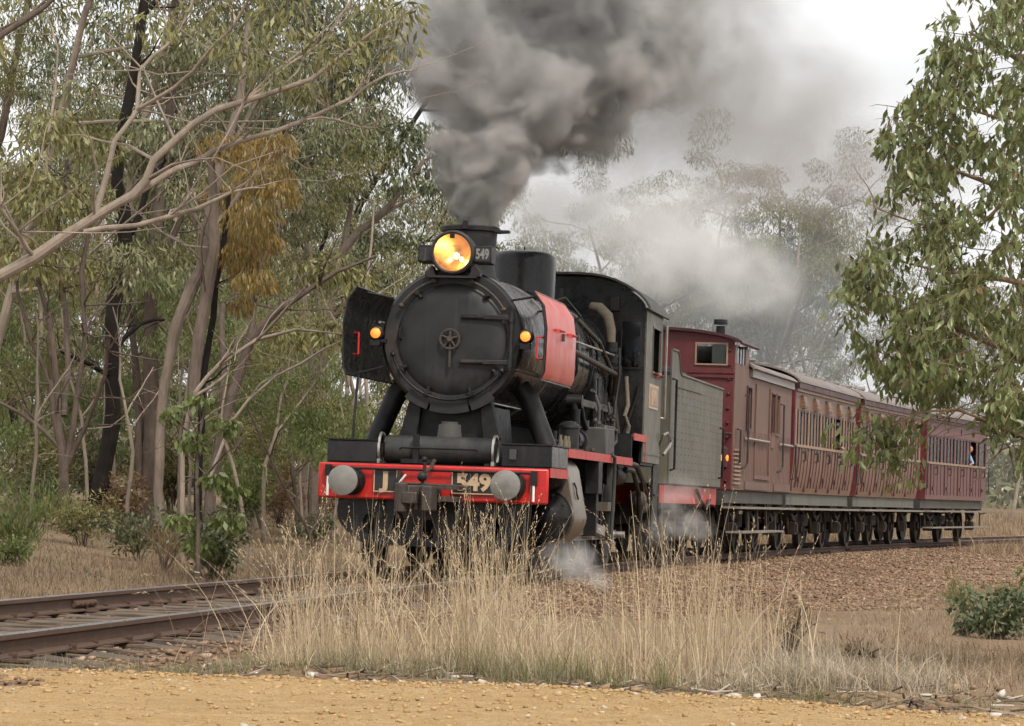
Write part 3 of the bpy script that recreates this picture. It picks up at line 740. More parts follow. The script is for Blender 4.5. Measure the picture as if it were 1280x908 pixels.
# boiler side pipes, handrails, clack valve
def bp(y, a, r=0.95): return (r*math.cos(R_(a)), y, CZ + r*math.sin(R_(a)))
lp('boiler_handrail', B().tube([bp(3.25, 12, 0.97), bp(8.6, 12, 1.02)], 0.016, 8), m_steel, blr)
lp('boiler_handrail', B().tube([bp(1.2, 168, 0.97), bp(8.6, 168, 1.02)], 0.016, 8), m_steel, blr)
lp('sand_pipe', B().tube([bp(5.9, 66, 0.93), bp(5.7, 50, 0.95), bp(5.3, 20, 0.95), bp(5.0, -10, 0.95), bp(5.0, -40, 0.95), bp(5.1, -60, 0.98)], 0.022, 8), m_black, blr)
lp('sand_pipe', B().tube([bp(6.3, 66, 0.95), bp(6.6, 40, 0.96), bp(6.8, 10, 0.96), bp(7.0, -20, 0.96), bp(7.1, -60, 1.0)], 0.022, 8), m_black, blr)
lp('feed_pipe', B().tube([bp(3.3, 48, 0.93), bp(4.6, 44, 0.97), bp(5.6, 36, 0.99), bp(6.8, 18, 1.02), bp(7.6, -2, 1.04), bp(8.3, -30, 1.06)], 0.034, 10), m_black, blr)
lp('ejector_pipe', B().tube([bp(3.2, 5, 1.0), bp(7.9, -4, 1.06), bp(8.2, -20, 1.06), (1.06, 8.3, 1.9)], 0.04, 10), m_iron, blr)
lp('handrail_bracket', B().tube([bp(4.6, 50, 0.9), bp(4.6, 44, 1.12), bp(4.9, 30, 1.12), bp(4.9, 26, 0.95)], 0.02, 8), m_black, blr)
lp('lagged_pipe', B().tube([(0.62, 8.3, 3.72), (0.75, 8.25, 3.70), (0.88, 8.2, 3.58), (0.93, 8.2, 3.38), (0.94, 8.2, 3.2)], [0.06, 0.075, 0.075, 0.07, 0.06], 12), m_lag, blr)
lp('clack_valve', B().cyl((0.95, 8.2, 2.72), (0.95, 8.2, 3.2), 0.085, n=16).cyl((0.95, 8.2, 2.9), (0.95, 8.2, 2.96), 0.125, n=16).cyl((0.95, 8.2, 3.06), (0.95, 8.2, 3.12), 0.125, n=16).cyl((0.80, 8.2, 2.8), (1.1, 8.2, 2.8), 0.07, n=14), m_blackd, blr)
lp('highlight_strip', B().tube([bp(1.2, -58, 0.885), bp(3.3, -58, 0.885), bp(5.0, -54, 0.905)], 0.014, 6), m_steel, blr)  # silver highlight along the clothing bottom, modelled as a thin steel strip
lp('clothing_edge', B().tube([bp(3.34, -58 + k*0, 0.89) if k == 0 else bp(3.34, -58 + k*10, 0.893) for k in range(12)], 0.014, 6), m_grey, blr)
# --- running boards
for sx in (-1, 1):
    x0, x1 = sorted((sx*0.70, sx*1.385))
    rb = lp('running_board', B().box(x0, x1, 1.42, 7.45, 1.50, 1.52), m_blackd)
    lp('valance', B().box(*sorted((sx*1.388, sx*1.402)), 1.43, 7.45, 1.425, 1.53), m_redv, rb, label='red edge of the running board')
    sb_ = lp('step_board', B().box(x0, x1, 7.46, 8.95, 1.84, 1.87).box(x0, x1, 7.42, 7.455, 1.52, 1.87), m_blackd)
    lp('step_valance', B().box(*sorted((sx*1.388, sx*1.402)), 7.56, 8.95, 1.79, 1.89).box(*sorted((sx*1.388, sx*1.402)), 8.88, 8.95, 1.50, 1.788), m_redv, sb_)
# --- gear on the near running board
lp('lever_bracket', B().box(0.92, 1.0, 4.85, 8.6, 2.17, 2.27), m_grey, bevel=0.01)
lp('lever_head', B().cyl((0.85, 4.75, 2.22), (1.06, 4.75, 2.22), 0.09, n=16).tube([(0.96, 4.7, 2.2), (0.98, 4.72, 1.95), (0.97, 4.75, 1.6)], 0.045, 10), m_blackd)
lp('hanging_pipe', B().tube([(1.0, 5.0, 2.18), (1.02, 5.1, 2.0), (1.05, 5.3, 1.85), (1.06, 5.7, 1.80)], 0.035, 10), m_blackd)
lp('mechanical_lubricator', B().cyl((1.05, 3.7, 1.525), (1.05, 3.7, 1.84), 0.13, n=20).lathe([(0, 0.15), (0.03, 0.145), (0.08, 0.08), (0.09, 0)], (1.05, 3.7, 1.84), (0, 0, 1), 20).box(0.98, 1.12, 3.6, 3.8, 1.525, 1.56), m_blackd)
lp('air_pump_cylinder', B().cyl((1.03, 4.0, 1.70), (1.03, 4.6, 1.70), 0.11, n=18).cyl((1.03, 3.95, 1.70), (1.03, 4.0, 1.70), 0.14, n=18).cyl((1.03, 4.55, 1.70), (1.03, 4.62, 1.70), 0.14, n=18).cyl((1.05, 4.3, 1.75), (1.05, 4.3, 2.1), 0.05, n=12), m_blackd)
for y in (2.55, 2.95, 3.2):
    lp('oil_cup', B().cyl((1.12, y, 1.525), (1.12, y, 1.66), 0.035, n=12).cyl((1.12, y, 1.66), (1.12, y, 1.72), 0.022, n=10), m_lag)
lp('oil_box', B().box(0.85, 1.3, 2.5, 3.4, 1.525, 1.56), m_iron)
lp('sand_box', B().box(0.92, 1.32, 5.25, 6.1, 1.525, 1.90), m_grey, bevel=0.02)
lp('reservoir_side', B().cyl((0.98, 4.2, 1.60), (0.98, 5.2, 1.60), 0.075, n=16), m_blackd)
lp('coiled_pipe', B().tube([(1.1, 6.1, 1.88), (1.15, 6.35, 1.93), (1.18, 6.8, 1.93), (1.2, 7.1, 1.90), (1.2, 7.12, 1.75), (1.15, 6.9, 1.66)], 0.028, 10), m_grey)
lp('dark_valve', B().cyl((1.1, 6.6, 1.53), (1.1, 6.6, 1.86), 0.06, n=14).ball((1.1, 6.6, 1.72), 0.10, 12), m_blackd)
lp('steam_cock', B().tube([(1.12, 7.2, 1.53), (1.14, 7.22, 1.75), (1.1, 7.25, 2.1), (1.05, 7.3, 2.3)], 0.022, 8).ball((1.13, 7.22, 1.72), 0.05, 10), m_iron)
lp('twisted_pipe', B().tube([(1.16, 8.3, 2.72), (1.18, 8.3, 2.5), (1.2, 8.28, 2.3), (1.17, 8.2, 2.15), (1.22, 8.3, 2.0), (1.2, 8.3, 1.9)], 0.03, 10), m_lag)
lp('thin_pipe', B().tube([(1.1, 7.9, 3.1), (1.12, 7.85, 2.7), (1.08, 7.8, 2.3), (1.1, 7.6, 1.9), (1.05, 7.5, 1.55)], 0.02, 8), m_blackd)
# --- cylinders, both sides
for sx in (-1, 1):
    x = sx * 1.14
    ck = []
    for a in np.linspace(0, 180, 11): ck.append((0.235*math.cos(R_(a)), 1.20 + 0.235*math.sin(R_(a))))
    for a in np.linspace(180, 360, 15): ck.append((0.335*math.cos(R_(a)), 0.70 + 0.335*math.sin(R_(a))))
    cy = lp('cylinder_casing', B().prism([(x + a, z) for a, z in ck], 'y', 1.62, 2.62), m_clad, bevel=0.012)
    lp('valve_chest', B().lathe([(-0.02, 0), (-0.02, 0.10), (0, 0.15), (0.02, 0.185), (0.12, 0.19), (0.12, 0.225), (0.20, 0.225)], (x, 1.42, 1.20), (0, 1, 0), 30), m_black, cy)
    lp('cylinder_cover', B().lathe([(-0.05, 0), (-0.05, 0.09), (-0.03, 0.12), (0, 0.20), (0.02, 0.29), (0.06, 0.30), (0.06, 0.325), (0.2, 0.325)], (x, 1.42, 0.70), (0, 1, 0), 34), m_black, cy)
    cs = B()
    for zc, rr, nn in ((0.70, 0.27, 10), (1.20, 0.16, 8)):
        for k in range(nn):
            a = 2*math.pi*k/nn
            cs.cyl((x + rr*math.cos(a), 1.455, zc + rr*math.sin(a)), (x + rr*math.cos(a), 1.40, zc + rr*math.sin(a)), 0.018, n=6)
    lp('cover_bolts', cs, m_iron, cy)['kind'] = 'stuff'
    lp('casing_clip', B().box(*sorted((x + sx*0.10, x + sx*0.16)), 1.75, 1.82, 1.42, 1.455).box(*sorted((x + sx*0.10, x + sx*0.16)), 2.30, 2.37, 1.42, 1.455), m_blackd, cy)
    lp('casing_tear', B().tube([(x + sx*0.262, 1.95, 1.12), (x + sx*0.285, 2.0, 1.05), (x + sx*0.30, 1.96, 0.98), (x + sx*0.31, 2.02, 0.92)], 0.012, 6), m_blackd, cy)
    lp('drain_cock', B().cyl((x, 2.5, 0.22), (x, 2.5, 0.40), 0.03, n=10), m_iron, cy)
    lp('drain_cock', B().cyl((x, 1.7, 0.22), (x, 1.7, 0.40), 0.03, n=10).tube([(x, 1.7, 0.24), (x, 1.35, 0.18)], 0.02, 8), m_iron, cy)
    # slide bars, crosshead, rods
    for zz_ in (0.88, 0.46): lp('slide_bar', B().box(x - 0.06, x + 0.06, 2.64, 4.3, zz_, zz_ + 0.07), m_steel)
    lp('crosshead', B().box(x - 0.08, x + 0.08, 3.2, 3.6, 0.55, 0.86).cyl((x, 2.6, 0.70), (x, 3.3, 0.70), 0.04, n=12), m_steel, bevel=0.015)
    lp('motion_bracket', B().box(*sorted((sx*0.7, sx*1.36)), 4.25, 4.36, 0.45, 1.49).box(*sorted((sx*1.22, sx*1.40)), 4.1, 4.45, 1.0, 1.42), m_blackd, bevel=0.01)
    lp('connecting_rod', B().prism([(3.4, 0.63), (3.4, 0.77), (7.1, 0.52), (7.1, 0.40)], 'x', *sorted((sx*1.10, sx*1.16))), m_steel)
    lp('coupling_rod', B().box(*sorted((sx*0.98, sx*1.04)), 3.4, 8.6, 0.38, 0.50), m_steel)
    lp('expansion_link', B().prism([(4.6, 0.75), (4.75, 0.72), (4.85, 1.05), (4.75, 1.42), (4.6, 1.40), (4.7, 1.05)], 'x', *sorted((sx*1.20, sx*1.27))), m_iron)
    lp('valve_rod', B().tube([(x, 2.6, 1.20), (x, 4.2, 1.16), (x, 4.7, 1.12)], 0.03, 8).tube([(x, 3.5, 1.18), (x, 3.45, 0.66)], 0.025, 8), m_steel)
    # access steps hung from the running board
    lp('hanging_step', B().box(*sorted((sx*1.26, sx*1.40)), 5.35, 5.9, 0.34, 0.37), m_clad if sx > 0 else m_blackd)
    st = lp('hanging_step', B().box(*sorted((sx*1.20, sx*1.38)), 5.2, 5.9, 0.78, 0.90), m_clad if sx > 0 else m_blackd)
    lp('step_hanger', B().tube([(sx*1.40, 5.25, 1.54), (sx*1.44, 5.3, 1.50), (sx*1.43, 5.4, 1.35), (sx*1.42, 5.45, 1.0), (sx*1.40, 5.45, 0.38)], 0.026, 8).box(*sorted((sx*1.30, sx*1.38)), 5.6, 5.66, 0.36, 1.49), m_grey, st)
    # brake and reversing gear further back
    lp('air_tank', B().lathe([(0, 0), (0.02, 0.14), (0.06, 0.16), (0.9, 0.16), (0.95, 0.13), (0.97, 0)], (sx*1.12, 7.0, 1.30), (0, 1, 0), 24), m_blackd)
    lp('bent_pipe', B().tube([(sx*1.34, 7.5, 1.46), (sx*1.36, 8.2, 1.44), (sx*1.36, 9.0, 1.22), (sx*1.36, 9.6, 0.95)], 0.04, 8), m_blackd)
    lp('bent_pipe', B().tube([(sx*1.30, 7.45, 1.38), (sx*1.34, 8.0, 1.36), (sx*1.33, 8.8, 1.05), (sx*1.33, 9.0, 0.6)], 0.035, 8), m_blackd)
    lp('injector', B().cyl((sx*1.25, 9.2, 0.85), (sx*1.25, 9.9, 0.85), 0.10, n=14).ball((sx*1.28, 9.1, 0.95), 0.14, 12).box(*sorted((sx*1.1, sx*1.38)), 9.5, 10.2, 0.50, 0.56), m_iron)
    lp('ash_pan', B().prism([(6.9, 0.32), (6.7, 0.8), (8.7, 0.8), (8.5, 0.32)], 'x', *sorted((sx*0.35, sx*0.58))), m_blackd)
# --- wheels
def spoked(r, n, wd=0.13):
    b = B().lathe([(0, r - 0.10), (0, r), (wd*0.85, r), (wd*0.9, r + 0.028), (wd, r + 0.028), (wd, r - 0.10)], (0, 0, 0), (-1, 0, 0), 48, close=True)
    b.cyl((0.03, 0, 0), (-wd - 0.02, 0, 0), 0.15, n=20)
    for k in range(n):
        a = 2*math.pi*k/n
        b.tube([(-wd/2, 0.13*math.cos(a), 0.13*math.sin(a)), (-wd/2, (r-0.08)*math.cos(a), (r-0.08)*math.sin(a))], [0.045, 0.032], 8)
    return b
proto_w = lp('driving_wheel', spoked(0.698, 13), m_blackd)
proto_c = lp('balance_weight', B().prism([(0.58*math.cos(R_(a)), 0.58*math.sin(R_(a))) for a in range(-50, 51, 10)] + [(0.30*math.cos(R_(a)), 0.30*math.sin(R_(a))) for a in (50, -50)], 'x', -0.12, 0.0), m_blackd)
first_used = False
for y in (3.6, 5.25, 6.9, 8.5):
    for sx in (-1, 1):
        if not first_used: o, c_ = proto_w, proto_c; first_used = True
        else:
            o = share(proto_w, loco); c_ = proto_c.copy(); C.objects.link(c_)
        o.location = (sx*0.92, y, 0.698); o.rotation_euler = (y*1.3, 0, 0 if sx > 0 else math.pi)
        c_.parent = o; c_.location = (0, 0, 0)
    lp('crank_pin', B().cyl((-1.18, y, 0.44), (1.18, y, 0.44), 0.05, n=12), m_steel)
    lp('axle', B().cyl((-0.9, y, 0.698), (0.9, y, 0.698), 0.10, n=14), m_blackd)
for sx in (-1, 1):
    pw = lp('pony_wheel', spoked(0.42, 9), m_blackd); pw.location = (sx*0.92, 1.0, 0.42); pw.rotation_euler = (0.4, 0, 0 if sx > 0 else math.pi)
lp('pony_truck', B().box(-0.8, 0.8, 0.85, 1.15, 0.36, 0.6).cyl((-0.9, 1.0, 0.42), (0.9, 1.0, 0.42), 0.07, n=14), m_blackd)
# --- cab
def arch(xm, zs, za, n=22, flat=0.42):
    """cab roof outline from +xm to -xm"""
    P = []
    for k in range(n + 1):
        x = xm * math.cos(math.pi * k / n)
        q = max(0.0, (abs(x) - flat) / (xm - flat))
        P.append((x, za - (za - zs) * (0.55 * q ** 2 + 0.45 * (1 - math.sqrt(max(0, 1 - q ** 3.0))))))
    return P
ar = arch(1.37, 3.74, 4.17)
fr = B()
# front sheet with two windows: pieces around the openings
poly_top = [(1.37, 3.56)] + ar + [(-1.37, 3.56)]
fr.prism(poly_top, 'y', 8.65, 8.68)
for sx in (-1, 1):
    def q(a, c, z0, z1): fr.box(*sorted((sx*a, sx*c)), 8.65, 8.68, z0, z1)
    q(1.33, 1.37, 1.50, 3.56); q(1.0, 1.33, 1.87, 2.84); q(0.0, 1.0, 1.87, 3.56)
bmesh.ops.remove_doubles(fr.bm, verts=fr.bm.verts[:], dist=0.001)
cab = lp('cab_front', fr, m_black, smooth=20)
for sx in (-1, 1):
    wf = B(); a0, a1, z0, z1 = 1.0, 1.33, 2.84, 3.56
    for bx_ in ((a0, a1, z0, z0 + 0.03), (a0, a1, z1 - 0.03, z1), (a0, a0 + 0.03, z0 + 0.03, z1 - 0.03), (a1 - 0.03, a1, z0 + 0.03, z1 - 0.03)):
        wf.box(*sorted((sx*bx_[0], sx*bx_[1])), 8.63, 8.66 - 0.012, bx_[2], bx_[3])
    wfo = lp('cab_window_frame', wf, m_black)
    lp('cab_window_pane', B().box(*sorted((sx*1.0, sx*1.33)), 8.66, 8.668, 2.84, 3.56), m_glass, wfo)
    # cab side: panel with a window opening
    s_b = B(); xa, xb = sorted((sx*1.36, sx*1.39))
    for y0, y1, z0, z1 in ((8.682, 9.45, 1.50, 3.74), (9.45, 10.65, 1.50, 2.80), (9.45, 10.65, 3.50, 3.74), (10.45, 10.65, 2.80, 3.50)):
        s_b.box(xa, xb, y0, y1, z0, z1)
    cs_ = lp('cab_side', s_b, m_cabs, smooth=20)
    lp('cab_side_beading', B().box(*sorted((sx*1.391, sx*1.402)), 9.42, 10.48, 2.77, 2.80).box(*sorted((sx*1.391, sx*1.402)), 9.42, 9.45, 2.80, 3.52).box(*sorted((sx*1.391, sx*1.402)), 8.70, 10.62, 1.62, 1.65), m_cabs, cs_)
    lp('arm_rest', B().box(*sorted((sx*1.30, sx*1.46)), 9.5, 10.45, 2.805, 2.84), m_iron, cs_, bevel=0.01)
    lp('cab_handrail', B().tube([(sx*1.36, 10.72, 3.62), (sx*1.44, 10.72, 3.6), (sx*1.44, 10.72, 2.25), (sx*1.44, 10.74, 2.2), (sx*1.36, 10.72, 2.2)], 0.02, 8), m_steel, cs_)
    lp('cab_handrail', B().tube([(sx*1.38, 10.66, 1.75), (sx*1.46, 10.5, 1.95), (sx*1.50, 10.7, 1.98), (sx*1.52, 11.05, 1.88), (sx*1.50, 10.95, 1.78), (sx*1.44, 10.75, 1.65)], 0.022, 8), m_steel, cs_)
    lp('cab_step_plate', B().box(*sorted((sx*1.15, sx*1.39)), 10.25, 10.75, 1.02, 1.05).box(*sorted((sx*1.15, sx*1.39)), 10.25, 10.75, 0.55, 0.58).box(*sorted((sx*1.33, sx*1.36)), 10.2, 10.8, 0.5, 1.5), m_blackd, cs_)
    np_ = lp('cab_number_plate', B().box(*sorted((sx*1.392, sx*1.402)), 9.12, 10.2, 2.30, 2.66), m_brass, cs_)
    lp('plate_face', B().box(*sorted((sx*1.4025, sx*1.407)), 9.17, 10.15, 2.34, 2.62), mat('cab_plate_face', (0.30, 0.20, 0.15), 0.5), np_)
    lettering('plate_number', 'J549', 0.25, m_brass, np_, (sx*1.409, 9.66, 2.48), (R_(90), 0, R_(90) * sx), 0.004, 1.15, 0.006)
lp('cab_roof', B().sheet(arch(1.43, 3.70, 4.20), 'y', 8.52, 10.85, 0.03), m_grey)
rv = B()
for k, (x, z) in enumerate(arch(1.34, 3.72, 4.12, 18)): rv.ball((x, 8.645, z), 0.016, 6)
lp('front_rivets', rv, m_black)['kind'] = 'stuff'
lp('roof_vent', B().box(-0.42, 0.42, 9.0, 10.2, 4.19, 4.27), m_black, bevel=0.02)
lp('cab_lamp_box', B().box(0.86, 0.99, 8.56, 8.648, 3.68, 3.88), m_blackd, bevel=0.01)
lp('cab_brace', B().tube([(1.30, 8.6, 2.6), (1.28, 8.6, 2.45), (1.1, 8.58, 1.9)], 0.03, 8), m_blackd)
for sx in (-1, 1):
    lp('added_back_sheet', B().box(*sorted((sx*0.50, sx*1.355)), 10.60, 10.63, 1.51, 3.72), m_blackd)
lp('added_back_sheet', B().box(-0.498, 0.498, 10.60, 10.63, 3.3, 4.1), m_blackd)  # dark sheets added across the open cab back to keep its windows dark
# pipework and fittings crowding the firebox side and cab front
rp_ = random.Random(12)
for k in range(16):
    y0 = rp_.uniform(5.6, 8.4); x0 = rp_.uniform(0.96, 1.24); z0 = rp_.uniform(1.9, 2.9)
    q = [Vector((x0, y0, 1.53))]
    d = Vector((0, 0, 1))
    for j in range(rp_.randint(3, 6)):
        stp = rp_.uniform(0.12, 0.3)
        d = rp_.choice([Vector((0, 0, 1)), Vector((0, 0, 1)), Vector((0, 1, 0.2)), Vector((0, -1, 0.1)), Vector((-0.3, 0, 0.9))])
        q.append(q[-1] + d * stp)
    if q[-1].z < 2.9: lp('small_pipe', B().tube(q, rp_.choice([0.014, 0.018, 0.024]), 8).ball(q[len(q)//2], 0.04, 8), rp_.choice([m_blackd, m_black, m_iron, m_grey, m_lag]))
for k in range(7):
    y0 = 2.4 + 0.75 * k + rp_.uniform(-0.1, 0.1); x0 = rp_.uniform(0.92, 1.25)
    lp('valve_fitting', B().cyl((x0, y0, 1.525), (x0, y0, 1.6 + rp_.uniform(0.02, 0.2)), 0.03, n=10).ball((x0, y0, 1.62), 0.05, 10).cyl((x0 - 0.06, y0, 1.63), (x0 + 0.06, y0, 1.63), 0.02, n=8), rp_.choice([m_blackd, m_iron, m_black]))
for y in (3.4, 4.8, 6.2, 7.6):
    lp('handrail_stanchion', B().cyl(bp(y, 12, 0.88), bp(y, 12, 1.0), 0.018, n=8), m_black, blr)
lp('cab_floor', B().box(-1.35, 1.35, 8.7, 10.7, 1.46, 1.498), m_blackd)
lp('backhead', B().prism([(-0.8, 1.5), (-0.85, 2.9), (-0.5, 3.5), (0.5, 3.5), (0.85, 2.9), (0.8, 1.5)], 'y', 8.70, 9.1), m_blackd, bevel=0.03)
lp('cab_seat', B().box(0.85, 1.3, 9.9, 10.35, 2.05, 2.12).box(1.0, 1.15, 10.0, 10.2, 1.5, 2.05), m_iron, bevel=0.02)

# ------------------------------------------------------------------ tender
m_tend = mat('tender_olive_grey', (0.105, 0.098, 0.073), 0.55, 0, 0.14, 3, dust=(0.15, 0.135, 0.095), dust_amt=0.6, streak=0.85, bump=0.04)
tender = vehicle('tender', 'olive grey riveted coal tender behind the black engine cab', 'tender', 11.75, 6.6)
def tp(name, b, m, parent=None, bevel=0.0, smooth=35): return obj(name, b, m, parent or tender, bevel, smooth)
sidep = [(0.0, 1.22), (0.0, 3.30), (0.55, 3.30), (0.72, 3.22), (0.86, 3.0), (1.02, 2.95), (6.05, 2.93), (6.05, 1.22)]
for sx in (-1, 1):
    sd = tp('tank_side', B().prism(sidep, 'x', *sorted((sx*1.37, sx*1.40))), m_tend, bevel=0.008)
    rv = B()
    def rivet(y, z): rv.box(*sorted((sx*1.398, sx*1.408)), y - 0.010, y + 0.010, z - 0.010, z + 0.010)
    for y in np.arange(0.35, 6.0, 0.42):
        for z in np.arange(1.35, 2.75, 0.115): rivet(y, z)
    tp('rivets', rv, m_tend, sd)['kind'] = 'stuff'
    tp('beading', B().tube([(sx*1.40, y, z) for y, z in sidep[1:7]], 0.022, 8).box(*sorted((sx*1.401, sx*1.415)), 0.35, 3.4, 2.74, 2.77), m_tend, sd)
    tp('tender_handrail', B().tube([(sx*1.40, 0.05, 2.85), (sx*1.47, 0.05, 2.83), (sx*1.47, 0.05, 1.45), (sx*1.40, 0.05, 1.43)], 0.02, 8), m_blackd, sd)
    tp('tender_handrail', B().tube([(sx*1.40, 5.75, 2.25), (sx*1.47, 5.75, 2.23), (sx*1.47, 5.75, 1.40), (sx*1.40, 5.75, 1.38)], 0.02, 8), m_blackd, sd)
    tp('solebar', B().box(*sorted((sx*1.25, sx*1.33)), 0.0, 6.05, 0.92, 1.20), m_redv)
    tp('solebar_hose', B().tube([(sx*1.36, 3.4, 1.15), (sx*1.38, 3.7, 1.0), (sx*1.38, 4.4, 0.86), (sx*1.36, 5.0, 1.0)], 0.03, 8), m_blackd)
tp('tank_top', B().box(-1.368, 1.368, 1.0, 6.05, 2.80, 2.90).box(-1.368, 1.368, 0.0, 0.05, 1.22, 2.9).box(-1.368, 1.368, 6.0, 6.04, 1.22, 2.92), m_tend)
tp('tank_floor', B().box(-1.36, 1.36, 0.05, 6.0, 1.205, 1.25), m_blackd)
cl = B()
for k in range(260):
    x, y = random.uniform(-1.15, 1.15), random.uniform(1.1, 4.6)
    z = 2.88 + 0.22 * (1 - (x / 1.3) ** 2) * max(0, 1 - ((y - 2.4) / 2.4) ** 2)
    r = random.uniform(0.06, 0.14)
    cl.box(x - r, x + r, y - r, y + r, z - r, z + r * 0.6, Matrix.Rotation(random.random() * 3, 3, 'Z') @ Matrix.Rotation(random.random(), 3, 'X'))
co = tp('coal', cl, mat('coal', (0.012, 0.012, 0.013), 0.4, 0, 0.4, 20), smooth=0); co['kind'] = 'stuff'
def small_wheel(r=0.46, wd=0.13):
    return B().lathe([(0.02, 0.0), (0.02, 0.10), (-0.02, 0.12), (-0.05, 0.2), (-0.05, r - 0.09), (0, r - 0.07), (0, r), (-wd*0.85, r), (-wd*0.9, r + 0.028), (-wd, r + 0.028), (-wd, 0.1), (-wd, 0)], (0, 0, 0), (1, 0, 0), 40)
m_wheel = mat('wheel_iron', (0.045, 0.036, 0.03), 0.6, 0.3, 0.3, 10, dust=(0.11, 0.085, 0.065), dust_amt=0.5)
swp = None
def add_wheels(root, ys, r=0.46):
    global swp
    for y in ys:
        for sx in (-1, 1):
            if swp is None: o = swp = obj('wheel', small_wheel(), m_wheel, root)
            else: o = share(swp, root)
            o.location = (sx*0.90, y, r); o.rotation_euler = (y, 0, 0 if sx > 0 else math.pi); o.scale = (1, r/0.46, r/0.46)
        obj('axle', B().cyl((-0.85, y, r), (0.85, y, r), 0.07, n=12), m_wheel, root)
add_wheels(tender, (0.9, 2.5, 3.7, 5.3))
for yc in (1.7, 4.5):
    for sx in (-1, 1):
        bg_ = tp('bogie_frame', B().prism([(yc-1.15, 0.55), (yc-1.15, 0.72), (yc-0.5, 0.82), (yc+0.5, 0.82), (yc+1.15, 0.72), (yc+1.15, 0.55), (yc+0.5, 0.40), (yc+0.3, 0.60), (yc-0.3, 0.60), (yc-0.5, 0.40)], 'x', *sorted((sx*1.08, sx*1.18))), m_iron, bevel=0.02)
        for dy in (-0.8, 0.8):
            tp('axle_box', B().box(*sorted((sx*1.10, sx*1.30)), yc+dy-0.14, yc+dy+0.14, 0.32, 0.62).cyl((sx*1.28, yc+dy, 0.46), (sx*1.35, yc+dy, 0.46), 0.09, n=14), m_grey, bg_, bevel=0.02)
        tp('bogie_spring', B().cyl((sx*1.12, yc - 0.15, 0.35), (sx*1.12, yc - 0.15, 0.62), 0.09, n=12).cyl((sx*1.12, yc + 0.15, 0.35), (sx*1.12, yc + 0.15, 0.62), 0.09, n=12), m_iron, bg_)
tp('under_tank', B().lathe([(0, 0), (0.03, 0.2), (1.0, 0.2), (1.03, 0)], (0.9, 2.6, 0.85), (0, 1, 0), 20), m_blackd)
tp('buffer_beam', B().box(-1.3, 1.3, 6.06, 6.14, 0.88, 1.22), m_redv, bevel=0.01)
for sx in (-0.96, 0.96): tp('buffer', B().lathe([(0, 0.0), (0, 0.12), (0.3, 0.09), (0.3, 0.06), (0.42, 0.06), (0.42, 0.2), (0.47, 0.19), (0.48, 0)], (sx, 6.14, 1.05), (0, 1, 0), 20), m_blackd)
tp('drawbar', B().box(-0.15, 0.15, 6.14, 7.2, 0.82, 1.0).box(-0.1, 0.1, -1.0, 0.0, 0.85, 1.0), m_iron)

# ------------------------------------------------------------------ guard's van and carriages
m_mar = mat('maroon_paint', (0.11, 0.017, 0.020), 0.5, 0, 0.2, 3, dust=(0.17, 0.045, 0.042), dust_amt=0.5, streak=0.8)
m_mard = mat('dark_maroon', (0.05, 0.010, 0.012), 0.5, 0, 0.2, 5)
m_vanb = mat('van_brown_boards', (0.138, 0.074, 0.052), 0.6, 0, 0.3, 5, dust=(0.20, 0.112, 0.08), dust_amt=0.5, streak=0.6, stretch=(3, 6, 0.35), bump=0.15)
m_tan = mat('varnished_tan', (0.188, 0.104, 0.065), 0.48, 0, 0.3, 5, dust=(0.12, 0.056, 0.037), dust_amt=0.5, streak=0.6, stretch=(3, 6, 0.4))
m_tanl = mat('pale_beading', (0.30, 0.185, 0.12), 0.5, 0, 0.15, 8)
m_redc = mat('red_brown_boards', (0.128, 0.048, 0.037), 0.5, 0, 0.3, 5, dust=(0.18, 0.075, 0.057), dust_amt=0.5, streak=0.6, stretch=(3, 6, 0.4))
m_roof = mat('canvas_roof', (0.20, 0.165, 0.15), 0.8, 0, 0.2, 2, dust=(0.11, 0.09, 0.08), dust_amt=0.6)
m_fasc = mat('grey_fascia', (0.27, 0.255, 0.24), 0.6, 0, 0.15, 5)
m_sole = mat('solebar_grey', (0.13, 0.125, 0.10), 0.7, 0, 0.25, 5, dust=(0.06, 0.05, 0.04), dust_amt=0.6)
m_under = mat('underframe_dark', (0.03, 0.026, 0.023), 0.75, 0, 0.3, 8, dust=(0.09, 0.07, 0.055), dust_amt=0.6)
m_wiron = mat('axle_guard_brown', (0.075, 0.058, 0.045), 0.75, 0.1, 0.3, 8, dust=(0.13, 0.105, 0.08), dust_amt=0.6)
m_fboard = mat('footboard_timber', (0.22, 0.19, 0.16), 0.85, 0, 0.25, 6, stretch=(4, 0.6, 4))
m_inside = mat('carriage_inside', (0.05, 0.018, 0.018), 0.7, 0, 0.2, 6)
m_blind = mat('pale_blind', (0.55, 0.55, 0.47), 0.7, 0, 0.08, 6)

